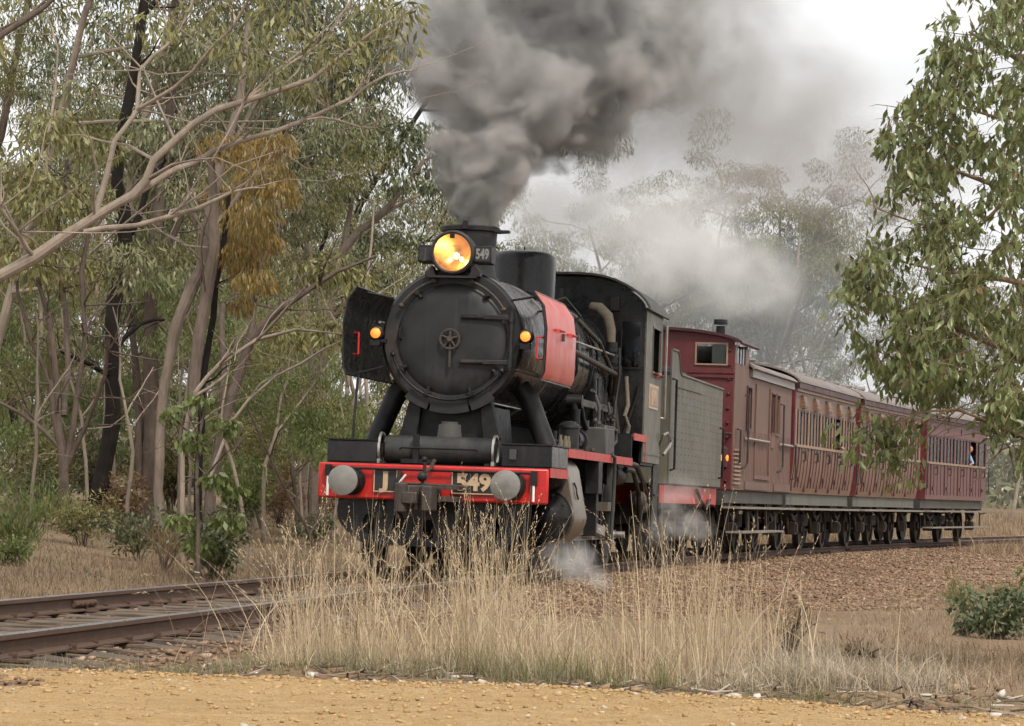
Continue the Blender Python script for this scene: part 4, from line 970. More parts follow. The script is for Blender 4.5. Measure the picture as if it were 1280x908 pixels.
def cp_(root, name, b, m, parent=None, bevel=0.0, smooth=35): return obj(name, b, m, parent or root, bevel, smooth)
def running_gear(root, L, axles, lower=True, r=0.46):
    add_wheels(root, axles, r)
    for sx in (-1, 1):
        cp_(root, 'solebar', B().box(*sorted((sx*1.18, sx*1.26)), 0.05, L - 0.05, 0.96, 1.19), m_sole)
        fb_ = cp_(root, 'footboard', B().box(*sorted((sx*1.20, sx*1.55)), 0.05, L - 0.05, 0.86, 0.90), m_fboard)
        hb = B()
        for y in np.linspace(0.5, L - 0.5, 5): hb.tube([(sx*1.24, y, 0.96), (sx*1.3, y, 0.80), (sx*1.5, y, 0.858)], 0.018, 6)
        cp_(root, 'footboard_brackets', hb, m_under, fb_)['kind'] = 'stuff'
        if lower:
            for y0, y1 in lower:
                lb = cp_(root, 'lower_footboard', B().box(*sorted((sx*1.28, sx*1.58)), y0, y1, 0.42, 0.455), m_fboard)
                hb = B()
                for y in np.linspace(y0 + 0.15, y1 - 0.15, 3): hb.box(*sorted((sx*1.27, sx*1.30)), y - 0.025, y + 0.025, 0.43, 0.86)
                cp_(root, 'lower_footboard_hangers', hb, m_under, lb)['kind'] = 'stuff'
        for y in axles:
            ag = cp_(root, 'axle_guard', B().prism([(y - 0.55, 0.98), (y - 0.16, 0.36), (y - 0.10, 0.36), (y - 0.13, 0.75), (y + 0.13, 0.75), (y + 0.10, 0.36), (y + 0.16, 0.36), (y + 0.55, 0.98)], 'x', *sorted((sx*1.12, sx*1.145))), m_wiron)
            cp_(root, 'axle_box', B().box(*sorted((sx*1.06, sx*1.28)), y - 0.12, y + 0.12, 0.34, 0.60).box(*sorted((sx*1.28, sx*1.31)), y - 0.08, y + 0.08, 0.38, 0.56), m_wiron, ag, bevel=0.02)
            sp = B()
            for k in range(5):
                h = 0.55 - 0.09*k
                sp.prism([(y - h, 0.80 - 0.035*k + 0.0), (y, 0.70 - 0.022*k), (y + h, 0.80 - 0.035*k), (y + h, 0.825 - 0.035*k), (y, 0.72 - 0.022*k), (y - h, 0.825 - 0.035*k)], 'x', *sorted((sx*1.15, sx*1.24)))
            cp_(root, 'leaf_spring', sp, m_under, ag)
    cp_(root, 'underframe', B().box(-1.17, 1.17, 0.0, L, 0.98, 1.18).box(-0.2, 0.2, 0, L, 0.8, 0.98), m_under)
    cp_(root, 'brake_rigging', B().tube([(0.7, axles[0] + 0.6, 0.42), (0.7, axles[-1] - 0.6, 0.40)], 0.03, 8).box(0.4, 0.9, L*0.4, L*0.6, 0.5, 0.75), m_under)
    for y, d in ((0, -1), (L, 1)):
        for sx in (-0.96, 0.96):
            cp_(root, 'buffer', B().lathe([(0, 0), (0, 0.14), (0.05, 0.10), (0.22, 0.085), (0.22, 0.05), (0.34, 0.05), (0.345, 0.17), (0.38, 0.18), (0.39, 0)], (sx, y + d*0.05, 1.05), (0, d, 0), 20), m_under)
        cp_(root, 'headstock', B().box(-1.26, 1.26, *sorted((y, y + d*0.06)), 0.92, 1.185), m_under)
def low_arch(xm, ze, za, n=24): return [(xm * math.cos(math.pi*k/n), ze + (za - ze) * (1 - (math.cos(math.pi*k/n)) ** 2) ** 0.62) for k in range(n + 1)]

# --- guard's van
van = vehicle('guards_van', "maroon and brown guard's van with raised lookout roof next to the tender", 'van', 19.35, 7.7)
VL = 7.65
end_poly = [(1.37, 1.2)] + low_arch(1.37, 3.80, 4.02) + [(-1.37, 1.2)]
# front wall pieces round its two lookout windows
fw = B()
fw.prism([(1.37, 3.83)] + low_arch(1.37, 3.845, 4.03) + [(-1.37, 3.83)], 'y', 0, 0.05)
fw.box(-1.37, 1.37, 0, 0.05, 1.2, 3.42)
for a, b_ in ((-1.37, -1.26), (-0.66, 0.66), (1.26, 1.37)): fw.box(a, b_, 0, 0.05, 3.42, 3.83)
bmesh.ops.remove_doubles(fw.bm, verts=fw.bm.verts[:], dist=0.001)
vfw = cp_(van, 'front_wall', fw, m_mar, smooth=20)
for sx in (-1, 1):
    a, b_ = sorted((sx*0.66, sx*1.26))
    f = B()
    for q in ((a, b_, 3.42, 3.45), (a, b_, 3.80, 3.83), (a, a + 0.03, 3.45, 3.80), (b_ - 0.03, b_, 3.45, 3.80)): f.box(q[0], q[1], -0.03, -0.003, q[2], q[3])
    wf = cp_(van, 'lookout_window', f, m_tanl)
    cp_(van, 'pane', B().box(a, b_, 0.012, 0.02, 3.42, 3.83), m_glass, wf)
    if sx > 0: cp_(van, 'window_blind', B().box(a + 0.30, b_ - 0.04, 0.055, 0.065, 3.45, 3.80), m_blind, wf)
cp_(van, 'front_rail', B().box(0.55, 1.40, -0.04, -0.003, 3.20, 3.25).box(-1.40, 1.40, -0.03, -0.003, 3.28, 3.31), m_mar, vfw)
bt = B()
for z in np.arange(1.35, 3.9, 0.26): bt.ball((1.28, -0.01, z), 0.03, 8); bt.ball((-1.28, -0.01, z), 0.03, 8)
cp_(van, 'bolt_row', bt, m_mard, vfw)['kind'] = 'stuff'
cp_(van, 'front_step', B().tube([(0.95, -0.02, 2.22), (0.95, -0.12, 2.22), (1.35, -0.12, 2.2), (1.35, -0.02, 2.2)], 0.02, 8), m_iron)
tl = cp_(van, 'side_lamp', B().cyl((1.22, -0.16, 1.60), (1.22, -0.16, 1.92), 0.10, n=18).cyl((1.22, -0.16, 1.92), (1.22, -0.16, 1.99), 0.11, 0.04, 18).box(1.17, 1.27, -0.08, -0.003, 1.66, 1.8), m_mard)
cp_(van, 'lamp_lens', B().cyl((1.22, -0.245, 1.76), (1.22, -0.27, 1.76), 0.055, n=16).cyl((1.305, -0.16, 1.76), (1.335, -0.16, 1.76), 0.055, n=16), mat('lit_side_lamp', (0.9, 0.25, 0.05), 0.3, 0, 0, 5, emit=(1.0, 0.26, 0.05), estr=0.7), tl)
for sx in (-1, 1):
    def xs_(a, b): return sorted((sx*a, sx*b))
    # side boards, left open for three windows: (y0, y1)
    wins = [(1.55, 2.05, 2.35, 3.10), (4.75, 5.15, 2.35, 3.10), (5.45, 5.85, 2.35, 3.10)]
    sd = B()
    y = 0.05; edges = [0.05] + [q for w_ in wins for q in w_[:2]] + [VL]
    for k in range(0, len(edges), 2): sd.box(*xs_(1.355, 1.385), edges[k], edges[k+1], 1.2, 3.30)
    for w_ in wins: sd.box(*xs_(1.355, 1.385), w_[0], w_[1], 1.2, w_[2]); sd.box(*xs_(1.355, 1.385), w_[0], w_[1], w_[3], 3.30)
    sd.box(*xs_(1.355, 1.385), 0.05, 1.75, 3.30, 3.48)
    bmesh.ops.remove_doubles(sd.bm, verts=sd.bm.verts[:], dist=0.001)
    sw = cp_(van, 'side_wall', sd, m_vanb, smooth=20)
    bd = B()
    for y in np.arange(0.3, VL, 0.19): bd.box(*xs_(1.3855, 1.390), y, y + 0.012, 1.36, 2.3)
    (lambda o_: o_.__setitem__('kind', 'stuff'))(cp_(van, 'board_joints', bd, mat('board_gap', (0.15, 0.07, 0.05), 0.7), sw))
    for w_ in wins:
        f = B()
        for q in ((w_[0] - 0.03, w_[1] + 0.03, w_[2] - 0.05, w_[2]), (w_[0] - 0.03, w_[1] + 0.03, w_[3], w_[3] + 0.03), (w_[0] - 0.03, w_[0], w_[2], w_[3]), (w_[1], w_[1] + 0.03, w_[2], w_[3])): f.box(*xs_(1.386, 1.41), *q)
        wo_ = cp_(van, 'window', f, m_mard if w_[0] < 5.2 else m_vanb)
        cp_(van, 'pane', B().box(*xs_(1.365, 1.372), *w_), m_glass, wo_)
    cp_(van, 'window', B().box(*xs_(1.386, 1.405), 4.72, 5.18, 2.05, 2.34), m_vanb)
    dr = cp_(van, 'sliding_door', B().box(*xs_(1.388, 1.415), 2.6, 4.55, 1.42, 1.5).box(*xs_(1.388, 1.415), 2.6, 2.7, 1.5, 3.2).box(*xs_(1.388, 1.415), 4.45, 4.55, 1.5, 3.2), m_vanb)
    cp_(van, 'bottom_rail', B().box(*xs_(1.388, 1.41), 1.5, 4.4, 1.22, 1.36).box(*xs_(1.388, 1.41), 5.3, VL, 1.22, 1.36), m_vanb, sw)
    for y0 in (1.35, 6.05):
        cp_(van, 'door_handrail', B().tube([(sx*1.39, y0, 2.95), (sx*1.46, y0, 2.93), (sx*1.46, y0, 1.7), (sx*1.44, y0 - 0.15, 1.62), (sx*1.39, y0 - 0.3, 1.6)], 0.02, 8), m_under, sw)
    cp_(van, 'door_handrail', B().tube([(sx*1.39, 0.45, 2.3), (sx*1.46, 0.45, 2.28), (sx*1.46, 0.45, 1.7), (sx*1.39, 0.45, 1.68)], 0.02, 8), m_under, sw)
    for a_, b_ in ((1.3, 4.3), (5.9, 7.65)): cp_(van, 'hand_rail', B().tube([(sx*1.43, a_, 2.15), (sx*1.43, b_, 2.15)], 0.025, 8), m_fasc, sw)
    for z in np.arange(1.3, 1.95, 0.075): cp_(van, 'corner_louvre', B().box(*xs_(1.386, 1.42), 0.12, 0.85, z, z + 0.035), m_tanl, sw)
    cp_(van, 'eave_fascia', B().box(*xs_(1.36, 1.44), 1.9, VL + 0.05, 3.305, 3.45), m_fasc)
    lo = cp_(van, 'lookout_side', B().box(*xs_(1.35, 1.38), 0.05, 0.35, 3.48, 3.80).box(*xs_(1.35, 1.38), 1.3, 1.75, 3.48, 3.80), m_tan)
    cp_(van, 'pane', B().box(*xs_(1.36, 1.366), 0.35, 1.3, 3.48, 3.80), m_glass, lo)
    cp_(van, 'lookout_post', B().box(*xs_(1.382, 1.40), 0.78, 0.88, 3.46, 3.80), m_mard, lo)
cp_(van, 'lookout_back', B().box(-1.35, 1.35, 1.70, 1.75, 3.30, 3.85), m_tan)
cp_(van, 'lookout_roof', B().sheet(low_arch(1.50, 3.80, 4.04), 'y', -0.12, 1.95, 0.05), m_mard)
cp_(van, 'main_roof', B().sheet(low_arch(1.46, 3.44, 3.72), 'y', 1.76, VL + 0.06, 0.04), m_roof)
cp_(van, 'stove_pipe', B().cyl((0.85, 1.6, 3.9), (0.85, 1.6, 4.22), 0.085, n=16).cyl((0.85, 1.6, 4.25), (0.85, 1.6, 4.34), 0.13, n=16), m_blackd)
cp_(van, 'back_wall', B().box(-1.37, 1.37, VL - 0.05, VL, 1.2, 3.44), m_mar)
cp_(van, 'floor', B().box(-1.35, 1.35, 0.05, VL - 0.05, 1.19, 1.24), m_inside)
lettering('solebar_letter', 'R', 0.2, m_white, van, (0.98, -0.075, 1.06), depth=0.004, bold=0.008)
cp_(van, 'white_lever', B().box(0.56, 0.60, -0.16, -0.10, 0.72, 1.10), m_white)
running_gear(van, VL, (1.3, 3.85, 6.4), lower=[(0.2, 5.6)])
vb = B()
for y in (2.2, 3.4, 4.6, 5.8): vb.prism([(y, 0.86), (y + 0.12, 0.86), (y + 0.28, 0.46), (y + 0.16, 0.46)], 'x', 1.32, 1.36)
cp_(van, 'step_braces', vb, m_wiron)['kind'] = 'stuff'

# --- passenger carriages
def carriage(label, s0, L, ncomp, col, tumble, lower, axles, vents=True, tail=0.0):
    c = vehicle('passenger_carriage', label, 'carriage', s0, L, 'old wooden carriages behind the van')
    Z0, ZW, ZT, ZE = 1.2, 2.18, 2.95, 3.36
    def prof(z):            # side outline: tumblehome below the waist
        if not tumble: return 1.38
        q = max(0, (ZW - z) / (ZW - Z0)); return 1.40 - 0.10 * q ** 2
    zs = np.linspace(Z0, ZW, 9)
    for sx in (-1, 1):
        near = sx > 0
        lowp = [(sx*prof(z), z) for z in zs]
        if sx > 0: lowp = lowp[::-1]
        lw = cp_(c, 'lower_panel', B().sheet(lowp, 'y', 0.03, L - 0.03, 0.03), col)
        X = prof(ZW)
        cp_(c, 'upper_panel', B().box(*sorted((sx*(X - 0.03), sx*X)), 0.03, L - 0.03, ZT, ZE), col)
        cp_(c, 'waist_rail', B().box(*sorted((sx*(X + 0.001), sx*(X + 0.03))), 0.03, L - 0.03, ZW - 0.02, ZW + 0.035), m_tanl)
        cp_(c, 'cornice', B().box(*sorted((sx*(X + 0.001), sx*(X + 0.05))), 0.0, L, ZE - 0.06, ZE), m_tanl if tumble else col)
        w_ = (L - 0.30 - tail) / ncomp
        for k in range(ncomp + (1 if tail else 0)):
            y0 = 0.15 + k * w_
            wk = w_ if k < ncomp else tail
            n = 4 if k < ncomp else 1
            ps = np.linspace(y0, y0 + wk, n + 1)
            openw = (near and label in OPEN and k in OPEN[label])
            for i, y in enumerate(ps[:-1]):
                if openw and i == 2: continue
                t = 0.045 if i in (0,) else 0.02
                pc = B().box(*sorted((sx*(X - 0.014), sx*(X + (0.003 if i else 0.010)))), y - t, y + t, ZW + 0.036, ZT - 0.001)
                fo = cp_(c, 'window_post', pc, m_tanl if tumble else col)
            if k == ncomp + (1 if tail else 0) - 1: cp_(c, 'window_post', B().box(*sorted((sx*(X - 0.035), sx*(X + 0.014))), y0 + wk - 0.05, y0 + wk + 0.05, ZW + 0.036, ZT - 0.001), m_tanl if tumble else col)
            for i in range(n): cp_(c, 'window_sash', B().box(*sorted((sx*(X - 0.012), sx*(X + 0.002))), ps[i] + 0.046, ps[i+1] - 0.046, ZT - 0.05, ZT - 0.002), m_mard, fo)
            for i in range(n):
                if openw and i in (1, 2): continue
                cp_(c, 'pane', B().box(*sorted((sx*(X - 0.022), sx*(X - 0.016))), ps[i] + 0.04, ps[i+1] - 0.04, ZW + 0.03, ZT - 0.05), m_cglass, fo)
            # door: beading lines, handle, grab loop, hinge block, hood over it
            bl = B()
            for i, y in enumerate(list(ps[:-1]) + [ps[0] + 0.3 * wk]):
                pts = [(sx*(prof(z) + 0.004), y, z) for z in np.linspace(Z0 + 0.12, ZW - 0.03, 7)]
                bl.tube(pts, 0.014, 5)
            dr_ = cp_(c, 'door_beading', bl, m_mard); dr_['kind'] = 'stuff'
            yd = y0 + 0.62 * wk
            cp_(c, 'door_handle', B().tube([(sx*(X + 0.01), yd, ZW - 0.08), (sx*(X + 0.06), yd, ZW - 0.10), (sx*(X + 0.06), yd, ZW - 0.28), (sx*(X + 0.0), yd, ZW - 0.30)], 0.018, 6).tube([(sx*X, yd - 0.12, ZW - 0.12), (sx*(X + 0.07), yd - 0.10, ZW - 0.12)], 0.02, 6), m_iron, dr_)
            zb = Z0 + 0.30
            cp_(c, 'hinge_block', B().box(*sorted((sx*(prof(zb) + 0.001), sx*(prof(zb) + 0.03))), y0 + 0.40*wk, y0 + 0.40*wk + 0.16, zb - 0.05, zb + 0.05), m_mard, dr_)
            if vents and k < ncomp:
                hp = [(X, ZT + 0.02), (X + 0.075, ZT + 0.03), (X + 0.085, ZT + 0.10), (X + 0.05, ZT + 0.27), (X, ZT + 0.30)]
                vh = cp_(c, 'ventilator_hood', B().prism([(sx*a, b) for a, b in hp], 'y', y0 + 0.36*wk, y0 + 0.36*wk + 0.42), m_tan, dr_)
                (lambda o_: o_.__setitem__('kind', 'stuff'))(cp_(c, 'hood_louvres', B().box(*sorted((sx*(X + 0.05), sx*(X + 0.092))), y0 + 0.36*wk - 0.01, y0 + 0.36*wk + 0.43, ZT + 0.08, ZT + 0.10).box(*sorted((sx*(X + 0.03), sx*(X + 0.078))), y0 + 0.36*wk - 0.01, y0 + 0.36*wk + 0.43, ZT + 0.16, ZT + 0.18), m_tanl, vh))
            elif k < ncomp:
                cp_(c, 'small_vent', B().box(*sorted((sx*(X + 0.001), sx*(X + 0.02))), y0 + 0.5*wk - 0.05, y0 + 0.5*wk + 0.05, ZT + 0.12, ZT + 0.24), m_mard, dr_)
            if near and k < ncomp:
                cp_(c, 'partition', B().box(-X + 0.05, X - 0.05, y0 - 0.03, y0 + 0.03, 1.24, 3.3), m_inside)
        cp_(c, 'roof_edge', B().box(*sorted((sx*1.42, sx*1.50)), -0.06, L + 0.06, ZE + 0.001, ZE + 0.11), m_mard)
    for y, nm in ((0.0, 'end_wall'), (L - 0.03, 'end_wall')):
        pe = [(prof(z), z) for z in zs] + low_arch(1.40, ZE, 3.82) + [(-prof(z), z) for z in zs[::-1]]
        cp_(c, nm, B().prism(pe, 'y', y, y + 0.03), m_mar)
    cp_(c, 'corner_post', B().box(1.36, 1.405, -0.015, 0.12, ZW, ZE - 0.061), m_mar)
    cp_(c, 'roof', B().sheet(low_arch(1.49, ZE + 0.112, 3.86, 30), 'y', -0.08, L + 0.08, 0.035), m_roof)
    for y in np.linspace(1.0, L - 1.0, ncomp):
        cp_(c, 'roof_lamp_top', B().cyl((0.25, y, 3.8), (0.25, y, 3.95), 0.11, n=16).cyl((0.25, y, 3.95), (0.25, y, 4.0), 0.15, 0.1, 16), m_roof)
    cp_(c, 'floor', B().box(-1.28, 1.28, 0.03, L - 0.03, 1.19, 1.24), m_inside)
    cp_(c, 'end_handrail', B().tube([(1.36, -0.02, 2.2), (1.45, -0.03, 2.18), (1.45, -0.03, 1.5), (1.36, -0.02, 1.48)], 0.016, 6).tube([(1.36, L + 0.02, 2.2), (1.46, L + 0.03, 2.18), (1.46, L + 0.03, 1.5), (1.36, L + 0.02, 1.48)], 0.016, 6), m_under)
    running_gear(c, L, axles, lower)
    return c
LB2 = 'tan wooden carriage right behind the van with a passenger leaning out'
LB3 = 'tan wooden carriage half hidden behind the hanging gum leaves'
LB4 = 'red brown wooden carriage at the tail of the train'
OPEN = {LB2: (3,), LB3: (2,), LB4: (3,)}
C2Y, C3Y, C4Y = 6.03, 4.62, 7.42
car2 = carriage(LB2, 27.45, 8.75, 5, m_tan, True, None, (1.3, 4.35, 7.4))
car3 = carriage(LB3, 37.0, 9.3, 5, m_tan, True, None, (1.4, 4.65, 7.9))
car4 = carriage(LB4, 47.4, 9.75, 4, m_redc, False, [(0.3, 9.5)], (1.6, 4.9, 8.2), vents=False, tail=1.1)
cp_(van, 'coupling', B().box(-0.12, 0.12, VL + 0.06, VL + 0.44, 0.95, 1.12), m_iron)
for c_, L_ in ((car2, 8.75), (car3, 9.3)): cp_(c_, 'coupling', B().box(-0.12, 0.12, L_ + 0.06, L_ + 0.9, 0.95, 1.12), m_iron)

# ------------------------------------------------------------------ people
m_skin = mat('skin', (0.42, 0.22, 0.15), 0.55, 0, 0.08, 12)
m_hair = mat('dark_hair', (0.012, 0.010, 0.009), 0.5, 0, 0.3, 40)
m_hairr = mat('reddish_hair', (0.20, 0.075, 0.035), 0.6, 0, 0.3, 40)
m_darkc = mat('dark_cloth', (0.018, 0.018, 0.022), 0.85, 0, 0.2, 14)
m_navy = mat('navy_cloth', (0.018, 0.024, 0.075), 0.85, 0, 0.2, 14)
m_sky = mat('light_blue_cloth', (0.22, 0.36, 0.55), 0.85, 0, 0.15, 14)
m_redcl = mat('red_sleeve', (0.50, 0.10, 0.09), 0.85, 0, 0.15, 14)
m_trs = mat('dark_trousers', (0.03, 0.03, 0.035), 0.85, 0, 0.2, 14)
def person(label, loc, face, joints, shirt, hair, cap=False, sleeve=None):
    """one continuous skinned figure; local x is forward (face turns it about z), joints override the standing pose"""
    J = dict(pelvis=(0, 0, 0.92), waist=(0.02, 0, 1.08), chest=(0.03, 0, 1.30), neck=(0.03, 0, 1.47), chin=(0.05, 0, 1.55), head=(0.04, 0, 1.63), crown=(0.03, 0, 1.72), nose=(0.15, 0, 1.61),
             shl=(0.02, 0.18, 1.41), ell=(0.02, 0.26, 1.14), wrl=(0.12, 0.25, 0.92), hdl=(0.16, 0.25, 0.86), shr=(0.02, -0.18, 1.41), elr=(0.02, -0.26, 1.14), wrr=(0.12, -0.25, 0.92), hdr=(0.16, -0.25, 0.86),
             hpl=(0, 0.10, 0.88), knl=(0.04, 0.11, 0.48), anl=(0, 0.11, 0.08), tol=(0.16, 0.12, 0.03), hpr=(0, -0.10, 0.88), knr=(0.04, -0.11, 0.48), anr=(0, -0.11, 0.08), tor=(0.16, -0.12, 0.03))
    J.update(joints)
    Rd = dict(pelvis=.135, waist=.125, chest=.145, neck=.06, chin=.068, head=.098, crown=.06, nose=.018, shl=.075, ell=.045, wrl=.03, hdl=.034, shr=.075, elr=.045, wrr=.03, hdr=.034, hpl=.095, knl=.062, anl=.042, tol=.036, hpr=.095, knr=.062, anr=.042, tor=.036)
    E = [('pelvis', 'waist'), ('waist', 'chest'), ('chest', 'neck'), ('neck', 'chin'), ('chin', 'head'), ('head', 'crown'), ('head', 'nose')]
    for q in 'lr': E += [('chest', 'sh' + q), ('sh' + q, 'el' + q), ('el' + q, 'wr' + q), ('wr' + q, 'hd' + q), ('pelvis', 'hp' + q), ('hp' + q, 'kn' + q), ('kn' + q, 'an' + q), ('an' + q, 'to' + q)]
    names = list(J)
    for q in 'lr':                                   # five fingers rooted in the palm, thumb from its side
        h = Vector(J['hd' + q]); d = (h - Vector(J['wr' + q])).normalized(); sd = d.cross(Vector((0, 0, 1)))
        sd = sd.normalized() if sd.length > 0.1 else Vector((0, 1, 0))
        for i, (o, l) in enumerate(((-0.026, 0.06), (-0.009, 0.072), (0.009, 0.068), (0.025, 0.052))):
            a, b_ = 'f%s%da' % (q, i), 'f%s%db' % (q, i)
            J[a] = tuple(h + d * 0.05 + sd * o); J[b_] = tuple(h + d * (0.05 + l) + sd * o * 1.2 + Vector((0, 0, -0.028))); Rd[a] = 0.0105; Rd[b_] = 0.008
            E += [('hd' + q, a), (a, b_)]
        a, b_ = 'f%sta' % q, 'f%stb' % q
        J[a] = tuple(h + sd * 0.04 + d * 0.005); J[b_] = tuple(h + sd * 0.055 + d * 0.05); Rd[a] = 0.012; Rd[b_] = 0.009
        E += [('hd' + q, a), (a, b_)]
    names = list(J); ix = {k: i for i, k in enumerate(names)}
    me = bpy.data.meshes.new('person'); me.from_pydata([J[k] for k in names], [(ix[a], ix[b_]) for a, b_ in E], [])
    o = bpy.data.objects.new('person', me); C.objects.link(o)
    sk = o.modifiers.new('skin', 'SKIN'); sk.use_smooth_shade = True
    for k in names: me.skin_vertices[0].data[ix[k]].radius = (Rd[k], Rd[k])
    me.skin_vertices[0].data[ix['pelvis']].use_root = True
    for v in ('waist', 'chest', 'pelvis'): me.skin_vertices[0].data[ix[v]].radius = (Rd[v] * 0.8, Rd[v] * 1.2)
    o.modifiers.new('sub', 'SUBSURF').levels = 1; o.modifiers['sub'].render_levels = 1
    dg = bpy.context.evaluated_depsgraph_get(); m2 = bpy.data.meshes.new_from_object(o.evaluated_get(dg))
    bpy.data.objects.remove(o)
    m2.materials.clear()
    for mm in (shirt, m_skin, m_trs, sleeve or shirt): m2.materials.append(mm)
    head = [Vector(J[k]) for k in ('chin', 'head', 'crown', 'nose')]; hands = [Vector(J[k]) for k in J if k[:2] in ('hd', 'fl', 'fr')]
    legs = [Vector(J[k]) for k in J if k[:2] in ('kn', 'an', 'to', 'hp')]; rest = [Vector(J[k]) for k in ('waist', 'chest', 'neck', 'shl', 'shr', 'pelvis')]; arms = [Vector(J[k]) for k in ('ell', 'elr', 'wrl', 'wrr')]
    for p in m2.polygons:
        c = p.center; dd = [min((c - q).length for q in g) for g in (rest, head + hands, legs, arms)]
        p.material_index = dd.index(min(dd))
    m2.shade_smooth()
    po = bpy.data.objects.new('person', m2); C.objects.link(po)
    M_, rz = loc
    po.matrix_world = M_ @ Matrix.Rotation(face, 4, 'Z')
    tag(po, label, 'person')
    hc = Vector(J['head']); up = (Vector(J['crown']) - hc).normalized(); fw = (Vector(J['nose']) - hc).normalized()
    hb = B().ball((0, 0, 0), 0.112, 16, (1.0, 0.92, 0.95))
    for v in list(hb.bm.verts):
        if v.co.dot(fw) > 0.05 and v.co.dot(up) < 0.055: v.co -= fw * (v.co.dot(fw) - 0.03)
    ho = obj('cap' if cap else 'hair', hb, m_navy if cap else hair, po); ho.location = hc + up * 0.03 - fw * 0.018
    eb = B()
    side = up.cross(fw).normalized()
    for q in (-1, 1): eb.ball(hc + fw * 0.088 + side * q * 0.034 + up * 0.012, 0.011, 8)
    obj('eyes', eb, m_hair, po)
    mo = B().ball(hc + fw * 0.088 - up * 0.052, 0.02, 8, (0.5, 1, 0.35)); obj('mouth', mo, m_redcl, po)
    ea = B()
    for q in (-1, 1): ea.ball(hc + side * q * 0.095 - up * 0.002, 0.026, 8, (0.8, 0.4, 1.1))
    obj('ears', ea, m_skin, po)
    if cap: obj('cap_peak', B().box(0.05, 0.2, -0.07, 0.07, 0.0, 0.012), m_navy, ho)
    return po
def seat_in(veh, x, y, z):
    bpy.context.view_layer.update()
    return (veh.matrix_world @ Matrix.Translation((x, y, z)), 0)
# leaning: figure stands on the carriage floor inside and bends out over the sill (local +x is out of the window)
lean = dict(waist=(0.08, 0, 1.06), chest=(0.26, 0, 1.20), neck=(0.38, 0.0, 1.32), chin=(0.42, 0.02, 1.38), head=(0.42, 0.03, 1.47), crown=(0.41, 0.03, 1.565), nose=(0.50, 0.11, 1.45), shl=(0.27, 0.17, 1.30), shr=(0.27, -0.16, 1.30), ell=(0.42, 0.19, 1.06), wrl=(0.56, 0.04, 1.03), hdl=(0.585, -0.04, 1.03), elr=(0.40, -0.20, 1.06), wrr=(0.55, -0.22, 1.02), hdr=(0.60, -0.2, 1.01))
person('passenger with black hair and dark clothes leaning out of the carriage behind the van', seat_in(car2, 0.97, C2Y, 1.24), R_(-8), lean, m_darkc, m_hair)
person('passenger in navy cap and clothes leaning out behind the hanging gum leaves', seat_in(car3, 0.97, C3Y, 1.24), R_(-30), lean, m_navy, m_hair, cap=True)
person('passenger in light blue shirt leaning out at the end of the last carriage', seat_in(car4, 0.92, C4Y, 1.24), R_(-30), lean, m_sky, m_hairr)
drv = dict(waist=(0.02, 0, 1.06), chest=(0.05, 0, 1.26), elr=(0.30, -0.16, 1.30), shr=(0.08, -0.18, 1.38), wrr=(0.36, 0.05, 1.33), hdr=(0.34, 0.10, 1.33))
person('driver in dark overalls at the cab window with a red sleeve on the sill', seat_in(loco, 1.10, 9.85, 1.50), R_(8), drv, m_darkc, m_hair, cap=True, sleeve=m_redcl)

# ------------------------------------------------------------------ trees and shrubs
def bark(name, c, dust, sc=6, var=0.35, bump=0.7): return mat(name, c, 0.9, 0, var, sc, dust=dust, dust_amt=0.6, bump=bump, stretch=(1, 1, 0.25), spec=0.2)
b_pale = bark('pale_gum_bark', (0.29, 0.235, 0.185), (0.16, 0.115, 0.085), 5, 0.35, 0.4)
b_dark = bark('charred_bark', (0.014, 0.011, 0.009), (0.04, 0.03, 0.025), 9)
b_brown = bark('stringy_brown_bark', (0.105, 0.078, 0.062), (0.17, 0.13, 0.105), 9)
b_grey = bark('grey_bark', (0.19, 0.15, 0.12), (0.12, 0.085, 0.065), 6)
l_olive = leafmat('olive_gum_leaf', (0.075, 0.075, 0.024), (0.27, 0.245, 0.088), (0.30, 0.23, 0.11), 0.18)
l_grey = leafmat('grey_green_gum_leaf', (0.068, 0.075, 0.034), (0.24, 0.235, 0.112), (0.27, 0.22, 0.12), 0.18)
l_dark = leafmat('dark_gum_leaf', (0.050, 0.062, 0.030), (0.17, 0.18, 0.085), (0.21, 0.175, 0.09), 0.18)
l_ochre = leafmat('ochre_mistletoe_leaf', (0.14, 0.088, 0.02), (0.31, 0.205, 0.055), (0.20, 0.18, 0.07), 0.3)
l_near = leafmat('near_gum_leaf', (0.075, 0.100, 0.030), (0.25, 0.28, 0.105), (0.26, 0.13, 0.06), 0.28, rough=0.32, spec=0.5, rare=0.07)
l_bright = leafmat('bright_green_leaf', (0.090, 0.120, 0.035), (0.20, 0.235, 0.075), (0.22, 0.20, 0.08), 0.35)
l_blue = leafmat('blue_green_leaf', (0.075, 0.098, 0.048), (0.19, 0.215, 0.108), (0.19, 0.19, 0.10), 0.3)
l_rust = leafmat('rusty_bush_leaf', (0.15, 0.09, 0.045), (0.29, 0.19, 0.10), (0.21, 0.17, 0.08), 0.3)

